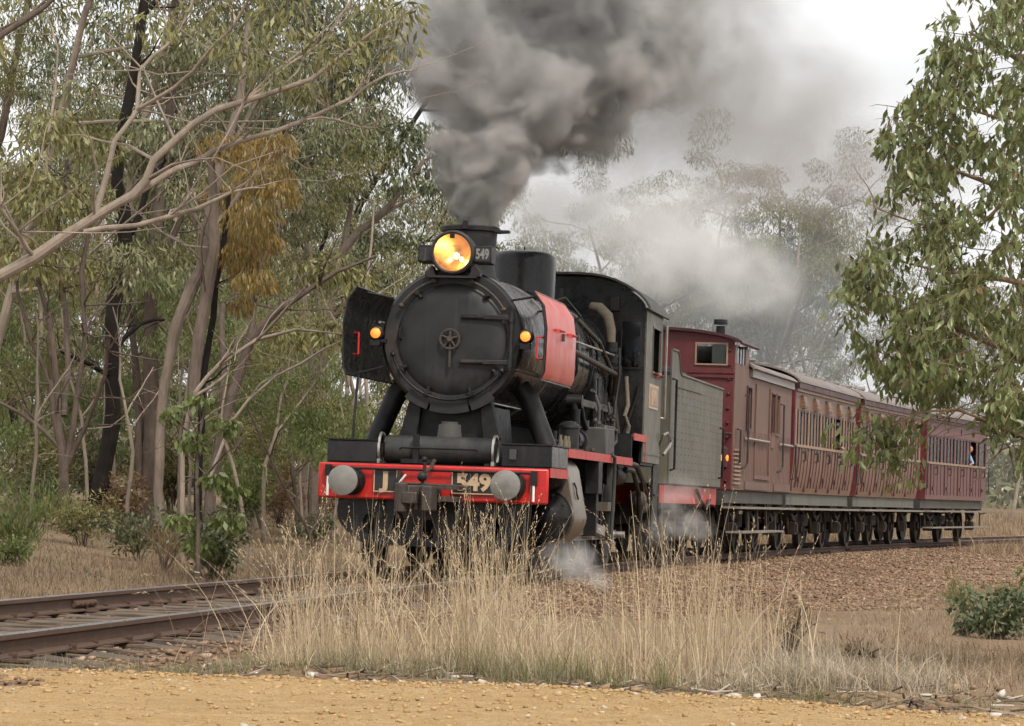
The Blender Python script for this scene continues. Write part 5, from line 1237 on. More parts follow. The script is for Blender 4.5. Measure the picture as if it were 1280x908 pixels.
def leaf_arrays(P, Dn, L, W, r, fold=0.15):
    """one leaf per point: two quads meeting at the midrib"""
    n = len(P)
    Dn = Dn / (np.linalg.norm(Dn, axis=1, keepdims=True) + 1e-9)
    side = np.cross(Dn, r.normal(0, 1, (n, 3))); side /= (np.linalg.norm(side, axis=1, keepdims=True) + 1e-9)
    nor = np.cross(Dn, side)
    L = np.asarray(L).reshape(-1, 1); W = np.asarray(W).reshape(-1, 1)
    b = P; t = P + Dn * L + nor * L * 0.12; m = P + Dn * L * 0.45 - nor * W * fold * 2
    l = P + Dn * L * 0.42 + side * W * 0.5; q = P + Dn * L * 0.42 - side * W * 0.5
    V = np.stack([b, l, t, m, q], 1)
    F = (np.arange(n)[:, None, None] * 5 + np.array([[0, 1, 2, 3], [0, 3, 2, 4]])[None]).reshape(-1, 4)
    return V.reshape(-1, 3), F
def flat_leaves(P, Dn, L, W, r):
    n = len(P)
    Dn = Dn / (np.linalg.norm(Dn, axis=1, keepdims=True) + 1e-9)
    side = np.cross(Dn, r.normal(0, 1, (n, 3))); side /= (np.linalg.norm(side, axis=1, keepdims=True) + 1e-9)
    L = np.asarray(L).reshape(-1, 1); W = np.asarray(W).reshape(-1, 1)
    V = np.stack([P, P + Dn * L * 0.45 + side * W * 0.5, P + Dn * L, P + Dn * L * 0.45 - side * W * 0.5], 1)
    return V.reshape(-1, 3), np.arange(4 * n).reshape(-1, 4)
def crown_points(clumps, per, r, droop=0.9, spread=0.75):
    """clumps: (centre, radius); leaves spread through each clump, hanging"""
    P, Dn, cr = [], [], []
    for c, rad in clumps:
        n = max(4, int(per * (rad ** 1.6)))
        d = r.normal(0, 1, (n, 3)); d /= np.linalg.norm(d, axis=1, keepdims=True)
        k = rad * (0.25 + 0.75 * r.random((n, 1)) ** 0.45)
        p = d * k * np.array([1, 1, 0.62]) + np.array(c)
        P.append(p); Dn.append(d * spread * 0.5 + r.normal(0, spread * 0.5, (n, 3)) + np.array([0, 0, -droop]))
        cr.append(np.clip(r.random(n) * 0.75 + r.random() * 0.25, 0, 1))
    return np.concatenate(P), np.concatenate(Dn), np.concatenate(cr)
def crown_mesh(name, clumps, per, m, parent, seed, L=(0.10, 0.19), W=0.24, droop=0.9, spread=0.75):
    r = np.random.default_rng(seed)
    P, Dn, cr = crown_points(clumps, per, r, droop, spread)
    l = r.uniform(*L, len(P))
    V, F = flat_leaves(P, Dn, l, l * W, r)
    o = npmesh(name, V, F, m, parent, cr)
    return o
class Gum:
    """a gum tree grown from the ground: limbs as tapered tubes, clumps at the ends of the twigs"""
    def __init__(s, seed, H, r0, first=0.35, spread=0.9, lean=0.0, up=0.35, lev=3, kids=(6, 4, 3), clump=(0.5, 0.95)):
        s.r = random.Random(seed); s.b = B(); s.clumps = []; s.lev = lev; s.kids = kids; s.cl = clump; s.up = up; s.first = first; s.spread = spread
        a = s.r.uniform(0, 6.28)
        s.grow(Vector((0, 0, -0.15)), Vector((math.cos(a) * lean, math.sin(a) * lean, 1)).normalized(), H, r0, 0)
    def grow(s, p, d, L, r, lv):
        n = 8 if lv == 0 else 5
        pts = [p.copy()]; rs = [r * (1.35 if lv == 0 else 1.0)]; dd = d.copy()
        for i in range(n):
            w = 0.10 if lv == 0 else 0.24
            dd = (dd + Vector((s.r.gauss(0, w), s.r.gauss(0, w), s.r.gauss(0, w * 0.6) + (s.up * 0.12 if lv else 0)))).normalized()
            p = p + dd * (L / n); pts.append(p.copy()); rs.append(r * (1 - (0.62 if lv < 2 else 0.75) * (i + 1) / n))
        s.b.tube(pts, rs, (8, 6, 5, 4)[min(lv, 3)], cap=False)
        if lv >= s.lev - 1:
            s.clumps.append((tuple(pts[-1]), s.r.uniform(*s.cl)))
            if s.r.random() < 0.6: s.clumps.append((tuple(pts[-3] + Vector((s.r.gauss(0, .3), s.r.gauss(0, .3), s.r.gauss(0, .2)))), s.r.uniform(*s.cl) * 0.75))
        if lv < s.lev - 1:
            k = s.kids[lv]
            for j in range(k):
                f = s.first + (1 - s.first) * (j + s.r.random()) / k if lv == 0 else 0.35 + 0.65 * (j + s.r.random()) / k
                i = min(n - 1, int(f * n)); q = pts[i].lerp(pts[i + 1], f * n - i)
                ax = (pts[i + 1] - pts[i]).normalized()
                o = ax.orthogonal(); o.rotate(Matrix.Rotation(s.r.uniform(0, 6.28), 3, ax))
                cd = (ax * s.r.uniform(0.5, 0.9) + o * s.spread * s.r.uniform(0.7, 1.2)).normalized()
                s.grow(q, cd, L * s.r.uniform(0.30, 0.46) * (1.15 - 0.4 * f if lv == 0 else 1.1), max(0.012, rs[i] * s.r.uniform(0.42, 0.62)), lv + 1)

protos = []
for sd, H, r0, first, spread, lean, lm, bk, per, clump in (
        (11, 15.0, 0.158, 0.30, 0.95, 0.10, l_olive, b_brown, 210, (0.55, 1.05)),
        (12, 13.0, 0.112, 0.22, 0.80, 0.16, l_grey, b_pale, 220, (0.5, 0.95)),
        (13, 16.5, 0.145, 0.40, 1.00, 0.08, l_dark, b_pale, 210, (0.6, 1.15)),
        (14, 9.0, 0.066, 0.12, 0.85, 0.22, l_olive, b_pale, 230, (0.45, 0.85)),
        (15, 6.0, 0.040, 0.08, 0.9, 0.25, l_bright, b_brown, 240, (0.35, 0.65)),
        (16, 14.0, 0.132, 0.34, 1.05, 0.2, l_grey, b_dark, 210, (0.55, 1.0))):
    g = Gum(sd, H, r0, first, spread, lean, clump=clump)
    t_ = obj('trunk', g.b, bk, None)
    c_ = crown_mesh('crown', g.clumps, per * (2.1 if H > 10 else 3.8), lm, None, sd, L=(0.11, 0.22) if H > 10 else (0.07, 0.15), W=0.26)
    protos.append([t_, c_, H, False])
def plant_tree(k, x, y, scale, rz, name, label, group=None, cat='tree', z=None):
    t_, c_, H, used = protos[k]
    root = thing(name, label, cat, group, (x, y, float(gz(x, y)) if z is None else z), (0, 0, rz)); root.scale = (scale,) * 3
    for o in (t_, c_):
        q = o if not used else o.copy()
        if used: C.objects.link(q)
        q.parent = root
    protos[k][3] = True
    return root
GRP = 'gum trees of the bush left of the track'
LBL = ['tall brown-barked gum standing deep in the bush on the left', 'grey-green gum standing deep in the bush on the left', 'tall pale-barked dark-leaved gum deep in the bush on the left', 'small leaning olive gum among the bush on the left', 'thin bright green sapling among the bush on the left', 'dark-trunked spreading gum deep in the bush on the left']
rt = random.Random(5)
# bush on the left, thinning towards the engine
spots = []
tries = 0
while len(spots) < 62 and tries < 4000:
    tries += 1
    y = rt.uniform(54, 118) if len(spots) < 44 else rt.uniform(118, 170); px = rt.uniform(-160, 480)
    x = (px - 640) / FPX * y
    if all((x - a) ** 2 + (y - b) ** 2 > 2.2 ** 2 for a, b, *_ in spots): spots.append((x, y, px))
WHERE = [(-300, 'beyond the left edge of the bush'), (0, 'at the far left of the bush'), (60, 'left of the charred trunk'), (112, 'behind the charred trunk'), (168, 'behind the straight brown trunk'), (215, 'behind the stout grey gum'), (270, 'behind the ochre mistletoe'), (340, 'left of the smoke deflector'), (400, 'behind the smoke deflector'), (455, 'behind the smokebox')]
KIND = ['brown-barked olive gum', 'grey-green gum', 'pale-barked dark-leaved gum', 'small leaning olive gum', 'thin bright green sapling', 'dark-trunked grey-green gum']
for i, (x, y, px) in enumerate(spots):
    k = rt.choice([0, 1, 2, 3, 3, 4, 5, 1]) if px < 390 else rt.choice([3, 4, 1])
    H = protos[k][2]
    sc_ = rt.uniform(0.75, 1.1)
    top = (648 - 0) / FPX * y
    if px > 400: sc_ = min(sc_, (8.0 + (480 - px) * 0.05) * y / 80 / H)
    plant_tree(k, x, y, sc_, rt.uniform(0, 6.28), 'gum_tree', KIND[k] + ' ' + ('in the front rows ' if y < 70 else 'midway back ' if y < 90 else 'far back ' if y < 118 else 'in the farthest rows ') + [w_ for a_, w_ in WHERE if px >= a_][-1], GRP)
by_label = {}
for o_ in [q for q in C.objects if q.name.startswith('gum_tree') and q.parent is None]: by_label.setdefault(o_['label'], []).append(o_)
for lb_, os_ in by_label.items():
    if len(os_) > 1:
        os_.sort(key=lambda q: q.location.x / q.location.y)
        wd_ = {2: ['left', 'right'], 3: ['left', 'middle', 'right'], 4: ['leftmost', 'second', 'third', 'rightmost']}.get(len(os_))
        if wd_:
            for q, w_ in zip(os_, wd_): q['label'] = w_ + ' ' + lb_
# low saplings and wattles nearer the line
GR2 = 'saplings at the edge of the bush'
for px, y, k, s_, lab in ((20, 60, 3, 0.7, 'small olive sapling at the far left edge of the bush'), (95, 58, 4, 0.75, 'thin bright sapling between the charred trunk and the left edge'), (235, 55, 3, 0.55, 'low olive sapling left of the hanging ochre foliage'), (330, 60, 4, 0.8, 'bright sapling behind the pale dead branches'), (380, 58, 3, 0.55, 'small olive gum just left of the smoke deflector'), (425, 70, 4, 0.9, 'thin sapling right behind the smoke deflector'), (455, 78, 3, 0.75, 'leafy olive gum behind the smokebox'), (500, 85, 1, 0.55, 'grey-green gum behind the smokebox and headlight'), (300, 75, 4, 1.0, 'sapling behind the ochre foliage'), (160, 62, 4, 0.85, 'sapling just right of the charred trunk')):
    plant_tree(k, (px - 640) / FPX * y, y, s_, px * 0.37, 'sapling', lab, GR2)
# trees behind the train, partly lost in smoke
for px, y, k, s_, lab in ((715, 112, 0, 0.80, 'tall gum wrapped in smoke behind the dome'), (665, 125, 1, 0.66, 'gum directly behind the chimney smoke'), (845, 118, 0, 0.78, 'round-headed gum in smoke behind the cab roof'), (935, 122, 5, 0.86, 'wide hazy gum behind the guard\'s van'), (1020, 116, 2, 0.66, 'broad hazy gum behind the first carriage'), (790, 130, 1, 0.72, 'hazy gum behind the cab'), (895, 135, 1, 0.8, 'far hazy gum above the van roof'), (1085, 125, 0, 0.62, 'hazy gum beside the near gum leaves'), (1150, 140, 5, 0.66, 'far gum hidden behind the near gum leaves'), (980, 140, 0, 0.84, 'tall hazy gum behind the carriages'), (1262, 130, 1, 0.8, 'slender gum beyond the tail of the train'), (1300, 118, 5, 0.8, 'hazy gum at the far right edge'), (1215, 150, 1, 0.8, 'distant gum beyond the last carriage'), (1390, 135, 0, 0.9, 'far gum outside the right edge'), (900, 113, 0, 0.80, 'dense hazy gum left of the stove pipe'), (965, 112, 2, 0.70, 'dense hazy gum right of the stove pipe'), (1050, 114, 0, 0.74, 'dense hazy gum over the first carriage roof'), (790, 116, 2, 0.62, 'dense gum in steam left of the van'), (880, 118, 2, 0.74, 'broad dense gum above the lookout roof'), (925, 116, 1, 0.90, 'grey-green gum above the van roof ridge'), (1000, 119, 0, 0.82, 'dense gum behind the front of the first carriage'), (1030, 120, 1, 0.88, 'grey-green hazy gum behind the middle of the first carriage'), (960, 124, 0, 0.84, 'brown-barked hazy gum behind the joint of van and carriage'), (825, 122, 2, 0.70, 'dense gum in steam behind the cab roof'), (740, 145, 3, 1.0, 'small far gum between dome and cab'), (870, 150, 3, 1.1, 'low far gum behind the van'), (1010, 155, 3, 1.2, 'low far gum behind the carriages'), (1120, 160, 3, 1.2, 'low far gum behind the last carriages'), (590, 140, 3, 0.8, 'low far gum behind the smokebox')):
    plant_tree(k, (px - 640) / FPX * y, y, s_, px * 0.61, 'gum_tree', lab, 'gum trees behind the train')

# far wood that closes the view under and between the crowns
r_ = np.random.default_rng(90); n_ = 46000
yw = r_.uniform(150, 215, n_); xw = r_.uniform(-0.24, 0.24, n_) * yw
hw_ = 3.0 + 2.2 * np.sin(xw * 0.23 + 1) + 1.6 * np.sin(xw * 0.61) + 1.0 * np.sin(yw * 0.5)
zw = gz(xw, yw) + np.abs(hw_) * r_.random(n_) ** 0.8
lw_ = r_.uniform(0.35, 0.75, n_)
Vw, Fw = flat_leaves(np.stack([xw, yw, zw], -1), r_.normal(0, 0.7, (n_, 3)) + np.array([0, 0, -0.6]), lw_, lw_ * 0.45, r_)
tag(npmesh('far_wood', Vw, Fw, l_grey, None, r_.random(n_)), kind='stuff')

# --- trees traced where they stand: each has its own distance
def traced(name, label, Y, limbs, bk, clumps=None, lm=None, per=200, cat='tree', base=True, L=(0.10, 0.19), droop=0.9, seed=1, twigs=0, W=0.24, slim=0.8):
    """limbs: lists of (px, py, radius px[, dY]); clumps: (px, py, radius px, dY)"""
    r = random.Random(seed)
    k = Y / FPX
    p0 = limbs[0][0]
    bx, by = PX(p0[0], p0[1], Y).x, Y + (p0[3] if len(p0) > 3 else 0)
    root = thing(name, label, cat, None, (0, 0, 0))
    b = B(); ends = []
    for li, lm_ in enumerate(limbs):
        pts, rs = [], []
        n = len(lm_)
        drift = r.uniform(-1.2, 1.2)
        for i, q in enumerate(lm_):
            yy_ = Y + (q[3] if len(q) > 3 else (drift * i / max(1, n - 1) if li else 0))
            pts.append(PX(q[0], q[1], yy_)); rs.append(q[2] * k * slim)
        if li == 0 and base:
            g = pts[0].copy(); g.z = float(gz(g.x, g.y)) - 0.1; g.x += 0.04
            if g.z < pts[0].z - 0.1: pts.insert(0, g); rs.insert(0, rs[0] * 1.25)
        # subdivide with a little wander so that limbs are not ruler-straight
        P2, R2 = [pts[0]], [rs[0]]
        def cr_(Q, i, t):
            p0, p1, p2, p3 = Q[max(0, i-1)], Q[i], Q[i+1], Q[min(len(Q)-1, i+2)]
            return 0.5 * (2*p1 + (p2-p0)*t + (2*p0-5*p1+4*p2-p3)*t*t + (3*p1-p0-3*p2+p3)*t**3)
        for li2, (a, c, ra, rc) in enumerate(zip(pts, pts[1:], rs, rs[1:])):
            m = max(2, int((c - a).length / 0.35)); m = min(m, 6)
            for j in range(1, m + 1):
                t = j / m; w = min(0.02, (c - a).length * 0.03) if j < m else 0
                P2.append(cr_(pts, li2, t) + Vector((r.gauss(0, w), r.gauss(0, w), r.gauss(0, w)))); R2.append((ra + (rc - ra) * t) * (1 + r.gauss(0, 0.05)))
        b.tube(P2, R2, 10, cap=True)
        for _ in range(twigs):
            i = r.randrange(len(P2) // 3, len(P2)); q = P2[i]
            d = Vector((r.gauss(0.35, 0.6), r.gauss(0, 0.7), r.gauss(0.4, 0.5))).normalized(); ln = r.uniform(0.4, 1.9)
            tp_ = [q]
            for j in range(4):
                d = (d + Vector((r.gauss(0, .25), r.gauss(0, .25), r.gauss(0.05, .2)))).normalized(); tp_.append(tp_[-1] + d * ln / 4)
            rr = min(R2[i] * 0.5, 0.02)
            b.tube(tp_, [rr, rr * .8, rr * .6, rr * .45, rr * .25], 5, cap=False); ends.append(tp_[-1])
    tr_ = obj('trunk', b, bk, root)
    if clumps:
        cl_ = [(tuple(PX(c[0], c[1], Y + (c[3] if len(c) > 3 else r.uniform(-1.5, 1.5)))), c[2] * k) for c in clumps]
        crown_mesh('crown', cl_, per * 2.2, lm, root, seed, (L[0] * 1.15, L[1] * 1.25), W * 1.1, droop)
    # put the thing's origin at its base
    return root
# leaning pale gum whose limbs reach across the top left
traced('leaning_gum', 'pale smooth-limbed gum reaching from the left edge across the charred trunk', 33, [
    [(-150, 640, 16), (-110, 470, 15), (-50, 385, 13), (42, 322, 11), (116, 272, 9.5), (165, 244, 8.5), (190, 200, 7.5), (240, 155, 7), (303, 127, 5.5), (388, 99, 4.5), (465, 40, 3), (520, 8, 2)],
    [(165, 244, 7), (200, 222, 6), (240, 204, 5.5), (300, 176, 5), (381, 150, 4.2), (437, 123, 3.2), (480, 95, 2.5), (520, 88, 1.4)],
    [(104, 290, 6), (169, 282, 5), (247, 260, 4), (289, 240, 3), (330, 235, 1.5)],
    [(118, 265, 6), (141, 176, 5), (169, 137, 4.5), (172, 88, 3.5), (211, 53, 3), (236, 7, 2.5), (245, -40, 2)],
    [(169, 137, 4), (215, 110, 3.5), (260, 62, 3), (305, 5, 2.2), (330, -40, 1.5)],
    [(303, 127, 3), (360, 80, 2.5), (400, 55, 2), (450, -20, 1.3)], [(381, 150, 2.5), (420, 150, 2), (470, 160, 1.2)],
    [(42, 322, 5), (20, 290, 4), (-20, 220, 3), (-40, 120, 2)]],
    b_pale, [(420, 60, 46), (470, 25, 44), (350, 20, 48), (300, 60, 36), (500, 60, 30), (250, 20, 44), (380, 110, 28), (180, 30, 36), (500, 20, 36), (330, 90, 30), (440, 100, 24), (-40, 60, 60), (20, 200, 40), (20, 330, 30), (-60, 260, 50), (450, -30, 60), (300, -40, 60), (100, -40, 60)], l_olive, 300, L=(0.07, 0.13), seed=3, twigs=15, slim=0.66)
traced('overhanging_gum', 'gum whose bare limbs cross the top left corner', 30, [[(-190, 620, 14), (-150, 300, 12), (-80, 120, 8), (0, 42, 6), (50, 10, 5), (90, -30, 4)], [(-20, 55, 4), (30, 20, 3), (70, -20, 2)]], b_brown, [(-100, 60, 70), (-60, 0, 60), (60, -60, 50)], l_olive, 420, L=(0.07, 0.13), seed=4, twigs=6, slim=0.66)
traced('charred_gum', 'tall slender gum with a charred black trunk', 52, [
    [(124, 640, 15), (127, 600, 13.5), (140, 532, 12.5), (140, 480, 12), (139, 405, 11.5), (146, 356, 11.5), (155, 300, 11), (144, 229, 9.5), (151, 158, 9), (165, 88, 8), (174, 21, 7), (180, -60, 6)],
    [(152, 300, 7), (170, 275, 6), (180, 240, 4.5), (205, 200, 3)], [(139, 470, 4), (110, 455, 3.5), (75, 440, 2)], [(142, 440, 4.5), (175, 405, 3.5), (205, 400, 2)],
    [(174, 21, 5), (200, -10, 4), (230, -60, 3)]], b_dark, [(150, -40, 50), (220, -60, 50), (100, 110, 26)], l_grey, 300, seed=5, twigs=3)
traced('stringybark', 'shaggy brown multi-stemmed gum with loose bark at the far left', 49, [
    [(82, 640, 9), (78, 560, 7.5), (70, 480, 5), (60, 400, 4), (40, 330, 3), (20, 280, 2)],
    [(80, 600, 5.5), (95, 500, 4.5), (105, 420, 3.5), (100, 340, 4), (110, 260, 3)], [(78, 580, 5), (62, 480, 4), (30, 400, 3), (15, 300, 2)], [(84, 590, 4), (120, 500, 3), (135, 420, 3)], [(80, 520, 5), (82, 420, 4.5), (70, 300, 4), (82, 200, 3)],
    [(75, 560, 4), (30, 520, 3), (-10, 500, 2)]], b_brown, [(30, 320, 55), (90, 340, 50), (60, 250, 60), (110, 250, 40), (10, 230, 50), (60, 160, 46), (120, 180, 40)], l_olive, 330, seed=6, twigs=12)
traced('brown_gum', 'straight brown gum trunk just right of the charred trunk', 56, [
    [(186, 640, 14), (187, 611, 13), (188, 500, 12), (187, 431, 11.5), (191, 337, 11), (200, 230, 9), (212, 120, 7), (215, 20, 6), (218, -60, 5)], [(175, 610, 7), (172, 500, 6.5), (165, 420, 5), (150, 330, 4)], [(191, 337, 6), (230, 260, 4), (250, 160, 3)]],
    b_brown, [(190, 300, 50), (230, 350, 44), (160, 380, 40), (210, 240, 56), (170, 180, 56), (240, 170, 50), (200, 90, 60)], l_grey, 340, seed=7, twigs=5)
traced('mistletoe_gum', 'stout grey gum draped with hanging ochre mistletoe', 46, [
    [(200, 640, 10), (202, 513, 10), (225, 393, 12), (251, 337, 13), (258, 290, 12), (275, 200, 9), (300, 110, 7), (310, 20, 5)], [(240, 520, 12), (248, 420, 12), (262, 340, 12), (266, 280, 10), (262, 180, 7)], [(258, 290, 6), (300, 240, 5), (340, 190, 4)]],
    b_grey, [(300, 190, 40), (330, 220, 40), (280, 240, 34), (315, 270, 38), (300, 320, 34), (318, 350, 28), (340, 180, 34), (272, 180, 30), (350, 240, 26), (302, 380, 20), (285, 300, 24), (330, 300, 26)], l_ochre, 700, L=(0.07, 0.15), droop=1.7, seed=8, twigs=9, W=0.2, slim=0.62)
traced('thin_dark_gum', 'thin dark curved trunk right of the grey gum', 46, [[(248, 640, 6.5), (249, 570, 6), (252, 500, 5.5), (255, 461, 5.5), (266, 397, 5), (277, 315, 4.5), (285, 240, 3)]], b_dark, None, seed=9, twigs=2)
traced('leaning_brown_gum', 'brown gum trunk leaning right towards the smoke deflector', 51, [
    [(262, 640, 9), (270, 577, 8.5), (292, 487, 8), (311, 427, 7.5), (348, 386, 5.5), (378, 367, 4.5), (420, 340, 3), (470, 320, 2)], [(311, 427, 5), (318, 380, 4), (325, 330, 3.5), (360, 270, 2.5)], [(280, 520, 5), (278, 440, 5), (278, 380, 4)]],
    b_brown, [(410, 330, 34), (380, 340, 28), (440, 350, 30), (360, 420, 26), (420, 420, 30)], l_olive, 360, seed=10, twigs=6)
traced('dead_branch', 'pale dead limbs arching from the undergrowth left of the engine', 44, [[(228, 560, 3.5), (243, 492, 3.6), (275, 455, 3.4), (320, 425, 3), (370, 412, 2.2), (430, 418, 1.2)], [(275, 455, 2.5), (290, 440, 2)], [(262, 600, 3.4), (288, 530, 2.8), (345, 470, 2.2), (430, 425, 1.3)], [(243, 495, 3), (278, 472, 2), (285, 465, 1.2)], [(320, 425, 2.5), (350, 395, 2), (380, 360, 1)]], b_pale, None, cat='dead tree', seed=11, twigs=3)
traced('spreading_gum', 'spreading gum with grey-green crown beside the chimney smoke', 62, [
    [(392, 640, 9), (398, 520, 9), (405, 420, 8), (430, 312, 7), (469, 275, 5.5), (500, 240, 4), (530, 200, 3)], [(430, 312, 4), (440, 240, 4), (450, 160, 3), (470, 110, 2)], [(469, 275, 3.5), (510, 250, 2.5), (548, 235, 1.5)], [(405, 420, 5), (385, 320, 4.5), (380, 230, 4), (400, 140, 3), (430, 60, 2)], [(410, 400, 4), (470, 340, 3), (520, 320, 2)], [(500, 240, 2.5), (480, 190, 2), (500, 150, 1.5)]],
    b_grey, [(505, 170, 36), (535, 200, 28), (480, 190, 36), (530, 165, 28), (460, 150, 34), (400, 240, 40), (380, 280, 36), (430, 230, 30), (470, 300, 24), (510, 300, 20), (500, 225, 24), (450, 100, 40), (400, 120, 40), (440, 330, 26), (400, 190, 40), (540, 230, 16), (420, 40, 46), (480, 60, 34), (360, 200, 36), (470, 350, 26), (525, 320, 14)], l_dark, 420, seed=12, twigs=5)
traced('young_gum', 'young big-leaved gum sapling in front of the thin dark trunk', 39, [[(248, 690, 3.5), (246, 600, 3), (250, 540, 2.5), (262, 490, 1.8)], [(246, 610, 2), (270, 580, 1.5), (290, 560, 1)], [(248, 560, 2), (225, 530, 1.5), (205, 510, 1)]], b_brown, [(250, 500, 20, 0), (215, 515, 16, .3), (280, 530, 20, .2), (240, 550, 20, 0), (270, 600, 18, -.2), (285, 650, 22, 0), (250, 680, 22, .3), (225, 650, 18, 0), (295, 610, 16, 0)], l_bright, 620, L=(0.06, 0.12), W=0.42, seed=13, twigs=6)

rs_ = random.Random(61)
BARE = [(38, 47, 'thin bare stem left of the shaggy brown gum'), (112, 52, 'thin bare stem between shaggy gum and charred trunk'), (160, 50, 'thin bare stem just right of the charred trunk'), (222, 53, 'thin bare stem left of the stout grey gum'), (305, 48, 'thin bare stem under the ochre mistletoe'), (330, 55, 'thin bare stem behind the pale dead limbs'), (372, 58, 'thin bare stem just left of the buffer beam'), (418, 60, 'thin bare stem right below the smoke deflector')]
for i, (px, Yb, lb_) in enumerate(BARE):
    lm_ = [(px, 650, 2.6)]
    x_, y_ = px, 620
    dx = rs_.uniform(-0.35, 0.45)
    for j in range(5):
        y_ -= rs_.uniform(35, 60); x_ += dx * 45 + rs_.uniform(-8, 8); lm_.append((x_, y_, 2.4 - 0.4 * j))
    lm2 = [(lm_[2][0], lm_[2][1], 1.4)]
    for j in range(3): lm2.append((lm2[-1][0] + rs_.uniform(-6, 34), lm2[-1][1] - rs_.uniform(14, 40), 1.1 - 0.3 * j))
    o_ = traced('bare_stem', lb_, Yb, [lm_, lm2], rs_.choice([b_grey, b_brown, b_pale]), None, cat='dead tree', seed=100 + i, twigs=4, slim=1.0)
    o_['group'] = 'thin bare stems in the bush'
# --- shrubs
def shrub(name, label, px, py, Y, rx, rz_, lm, n=2600, L=(0.05, 0.11), W=0.28, droop=-0.3, bk=None, seed=1, stems=7, cat='shrub'):
    """rx, rz_: half width and height in photo pixels at distance Y; py: where it meets the ground"""
    r = np.random.default_rng(seed); k = Y / FPX
    x = (px - 640) * k; z = float(gz(x, Y))
    root = thing(name, label, cat, None, (x, Y, z))
    hw, h = rx * k, rz_ * k
    b = B(); tips = []
    for i in range(stems):
        a = r.uniform(0, 6.28); o = r.uniform(0.2, 0.95) * hw
        e = Vector((math.cos(a) * o, math.sin(a) * o, h * r.uniform(0.45, 0.95)))
        m = Vector((e.x * 0.35 + r.normal(0, .03), e.y * 0.35 + r.normal(0, .03), e.z * 0.55))
        b.tube([Vector((r.normal(0, .03), r.normal(0, .03), -0.05)), m, e], [0.014, 0.010, 0.004], 5, cap=False); tips += [m.lerp(e, 0.5), e, m]
    obj('stems', b, bk or b_brown, root)
    cl_ = [(tuple(t + Vector(r.normal(0, hw * 0.12, 3))), hw * r.uniform(0.25, 0.48)) for t in tips]
    P, Dn, cr = crown_points(cl_, 1000, r, droop, 0.9)
    sel = r.choice(len(P), min(n, len(P)), replace=len(P) < n)
    P, Dn, cr = P[sel], Dn[sel], cr[sel]
    P[:, 2] = np.maximum(P[:, 2], 0.02)
    l = r.uniform(*L, len(P)); V, F = flat_leaves(P, Dn, l, l * W, r)
    npmesh('foliage', V, F, lm, root, cr)
    return root
shrub('broom_shrub', 'bright green fine-leaved broom at the left edge', 20, 690, 40, 62, 82, l_bright, 6500, (0.08, 0.17), 0.09, -1.1, seed=21, stems=10)
shrub('low_shrub', 'low bright leafy shrub under the broom', 12, 705, 38, 40, 30, l_bright, 1800, (0.04, 0.08), 0.5, 0.0, seed=22)
shrub('tangled_shrub', 'dull olive tangled shrub at the foot of the charred trunk', 105, 690, 46, 60, 80, l_olive, 3800, seed=23)
shrub('tangled_shrub', 'dark olive shrub between charred trunk and leafy sapling', 175, 700, 43, 55, 70, l_dark, 3600, seed=24)
shrub('leafy_shrub', 'leafy green shrub with drooping branches beside the clear path', 265, 705, 40, 60, 95, l_dark, 4200, (0.05, 0.10), 0.42, 0.5, seed=25, stems=10)
shrub('dry_bush', 'rusty dry bush standing in front of the leafy green shrub', 205, 700, 41, 34, 60, l_rust, 2000, (0.08, 0.16), 0.06, -1.2, seed=26)
shrub('ochre_bush', 'pale ochre bush left of the buffer beam', 350, 640, 62, 52, 78, l_rust, 4200, seed=27)
shrub('blue_shrub', 'small blue-green shrub beside the left end of the buffer beam', 392, 660, 56, 26, 36, l_blue, 1500, (0.05, 0.09), 0.5, 0.0, seed=28)
shrub('ochre_bush', 'rusty low bush behind the left buffer', 420, 640, 70, 50, 52, l_rust, 2600, seed=29)
shrub('dark_shrub', 'dark green shrub in the dry grass at the left edge', 55, 660, 52, 50, 70, l_dark, 3000, seed=30)
for i_, (px_s, Y_s, w_s, h_s, m_s, lb_s) in enumerate(((50, 56, 60, 100, l_olive, 'olive undergrowth behind the green broom'), (120, 60, 55, 110, l_grey, 'grey-green undergrowth behind the charred trunk'), (215, 58, 50, 120, l_olive, 'tall olive undergrowth below the stout grey gum'), (300, 56, 44, 110, l_bright, 'light green undergrowth below the ochre mistletoe'), (338, 70, 60, 120, l_olive, 'olive undergrowth behind the pale ochre bush'), (400, 78, 60, 130, l_grey, 'grey-green undergrowth behind the left buffer'), (160, 52, 40, 70, l_rust, 'brown dry undergrowth between the two dark trunks'), (450, 90, 70, 120, l_olive, 'olive undergrowth behind the steam pipe'))):
    shrub('undergrowth_shrub', lb_s, px_s, 660, Y_s, w_s, h_s, m_s, 4200, (0.06, 0.14), 0.26, 0.2, seed=50 + i_, stems=12)
shrub('wattle', 'olive wattle bush at the right of the track bank', 1205, 745, 34, 30, 48, l_olive, 1700, (0.06, 0.13), 0.10, -1.0, seed=31)
shrub('blue_gum_regrowth', 'blue-green leafy regrowth at the right edge of the bank', 1243, 795, 29, 56, 56, l_blue, 2800, (0.05, 0.10), 0.5, 0.1, seed=32, stems=12)
shrub('blue_gum_regrowth', 'small grey-green regrowth left of the blue-green clump', 1205, 790, 29.5, 22, 26, l_blue, 900, (0.04, 0.08), 0.5, 0.0, seed=33)
shrub('wattle', 'yellowish fine-leaved bush among the dry grass', 985, 800, 25, 32, 74, l_rust, 2200, (0.05, 0.12), 0.10, -1.1, seed=34)
shrub('wattle', 'pale olive low bush behind the blue-green regrowth', 1255, 740, 38, 40, 34, l_olive, 1500, (0.05, 0.1), 0.14, -0.6, seed=35)
shrub('fallen_branch_heap', 'heap of dark fallen twigs below the ballast bank', 1075, 800, 24.5, 34, 24, l_rust, 260, (0.06, 0.12), 0.1, -0.2, bk=b_dark, seed=36, stems=60, cat='twigs')
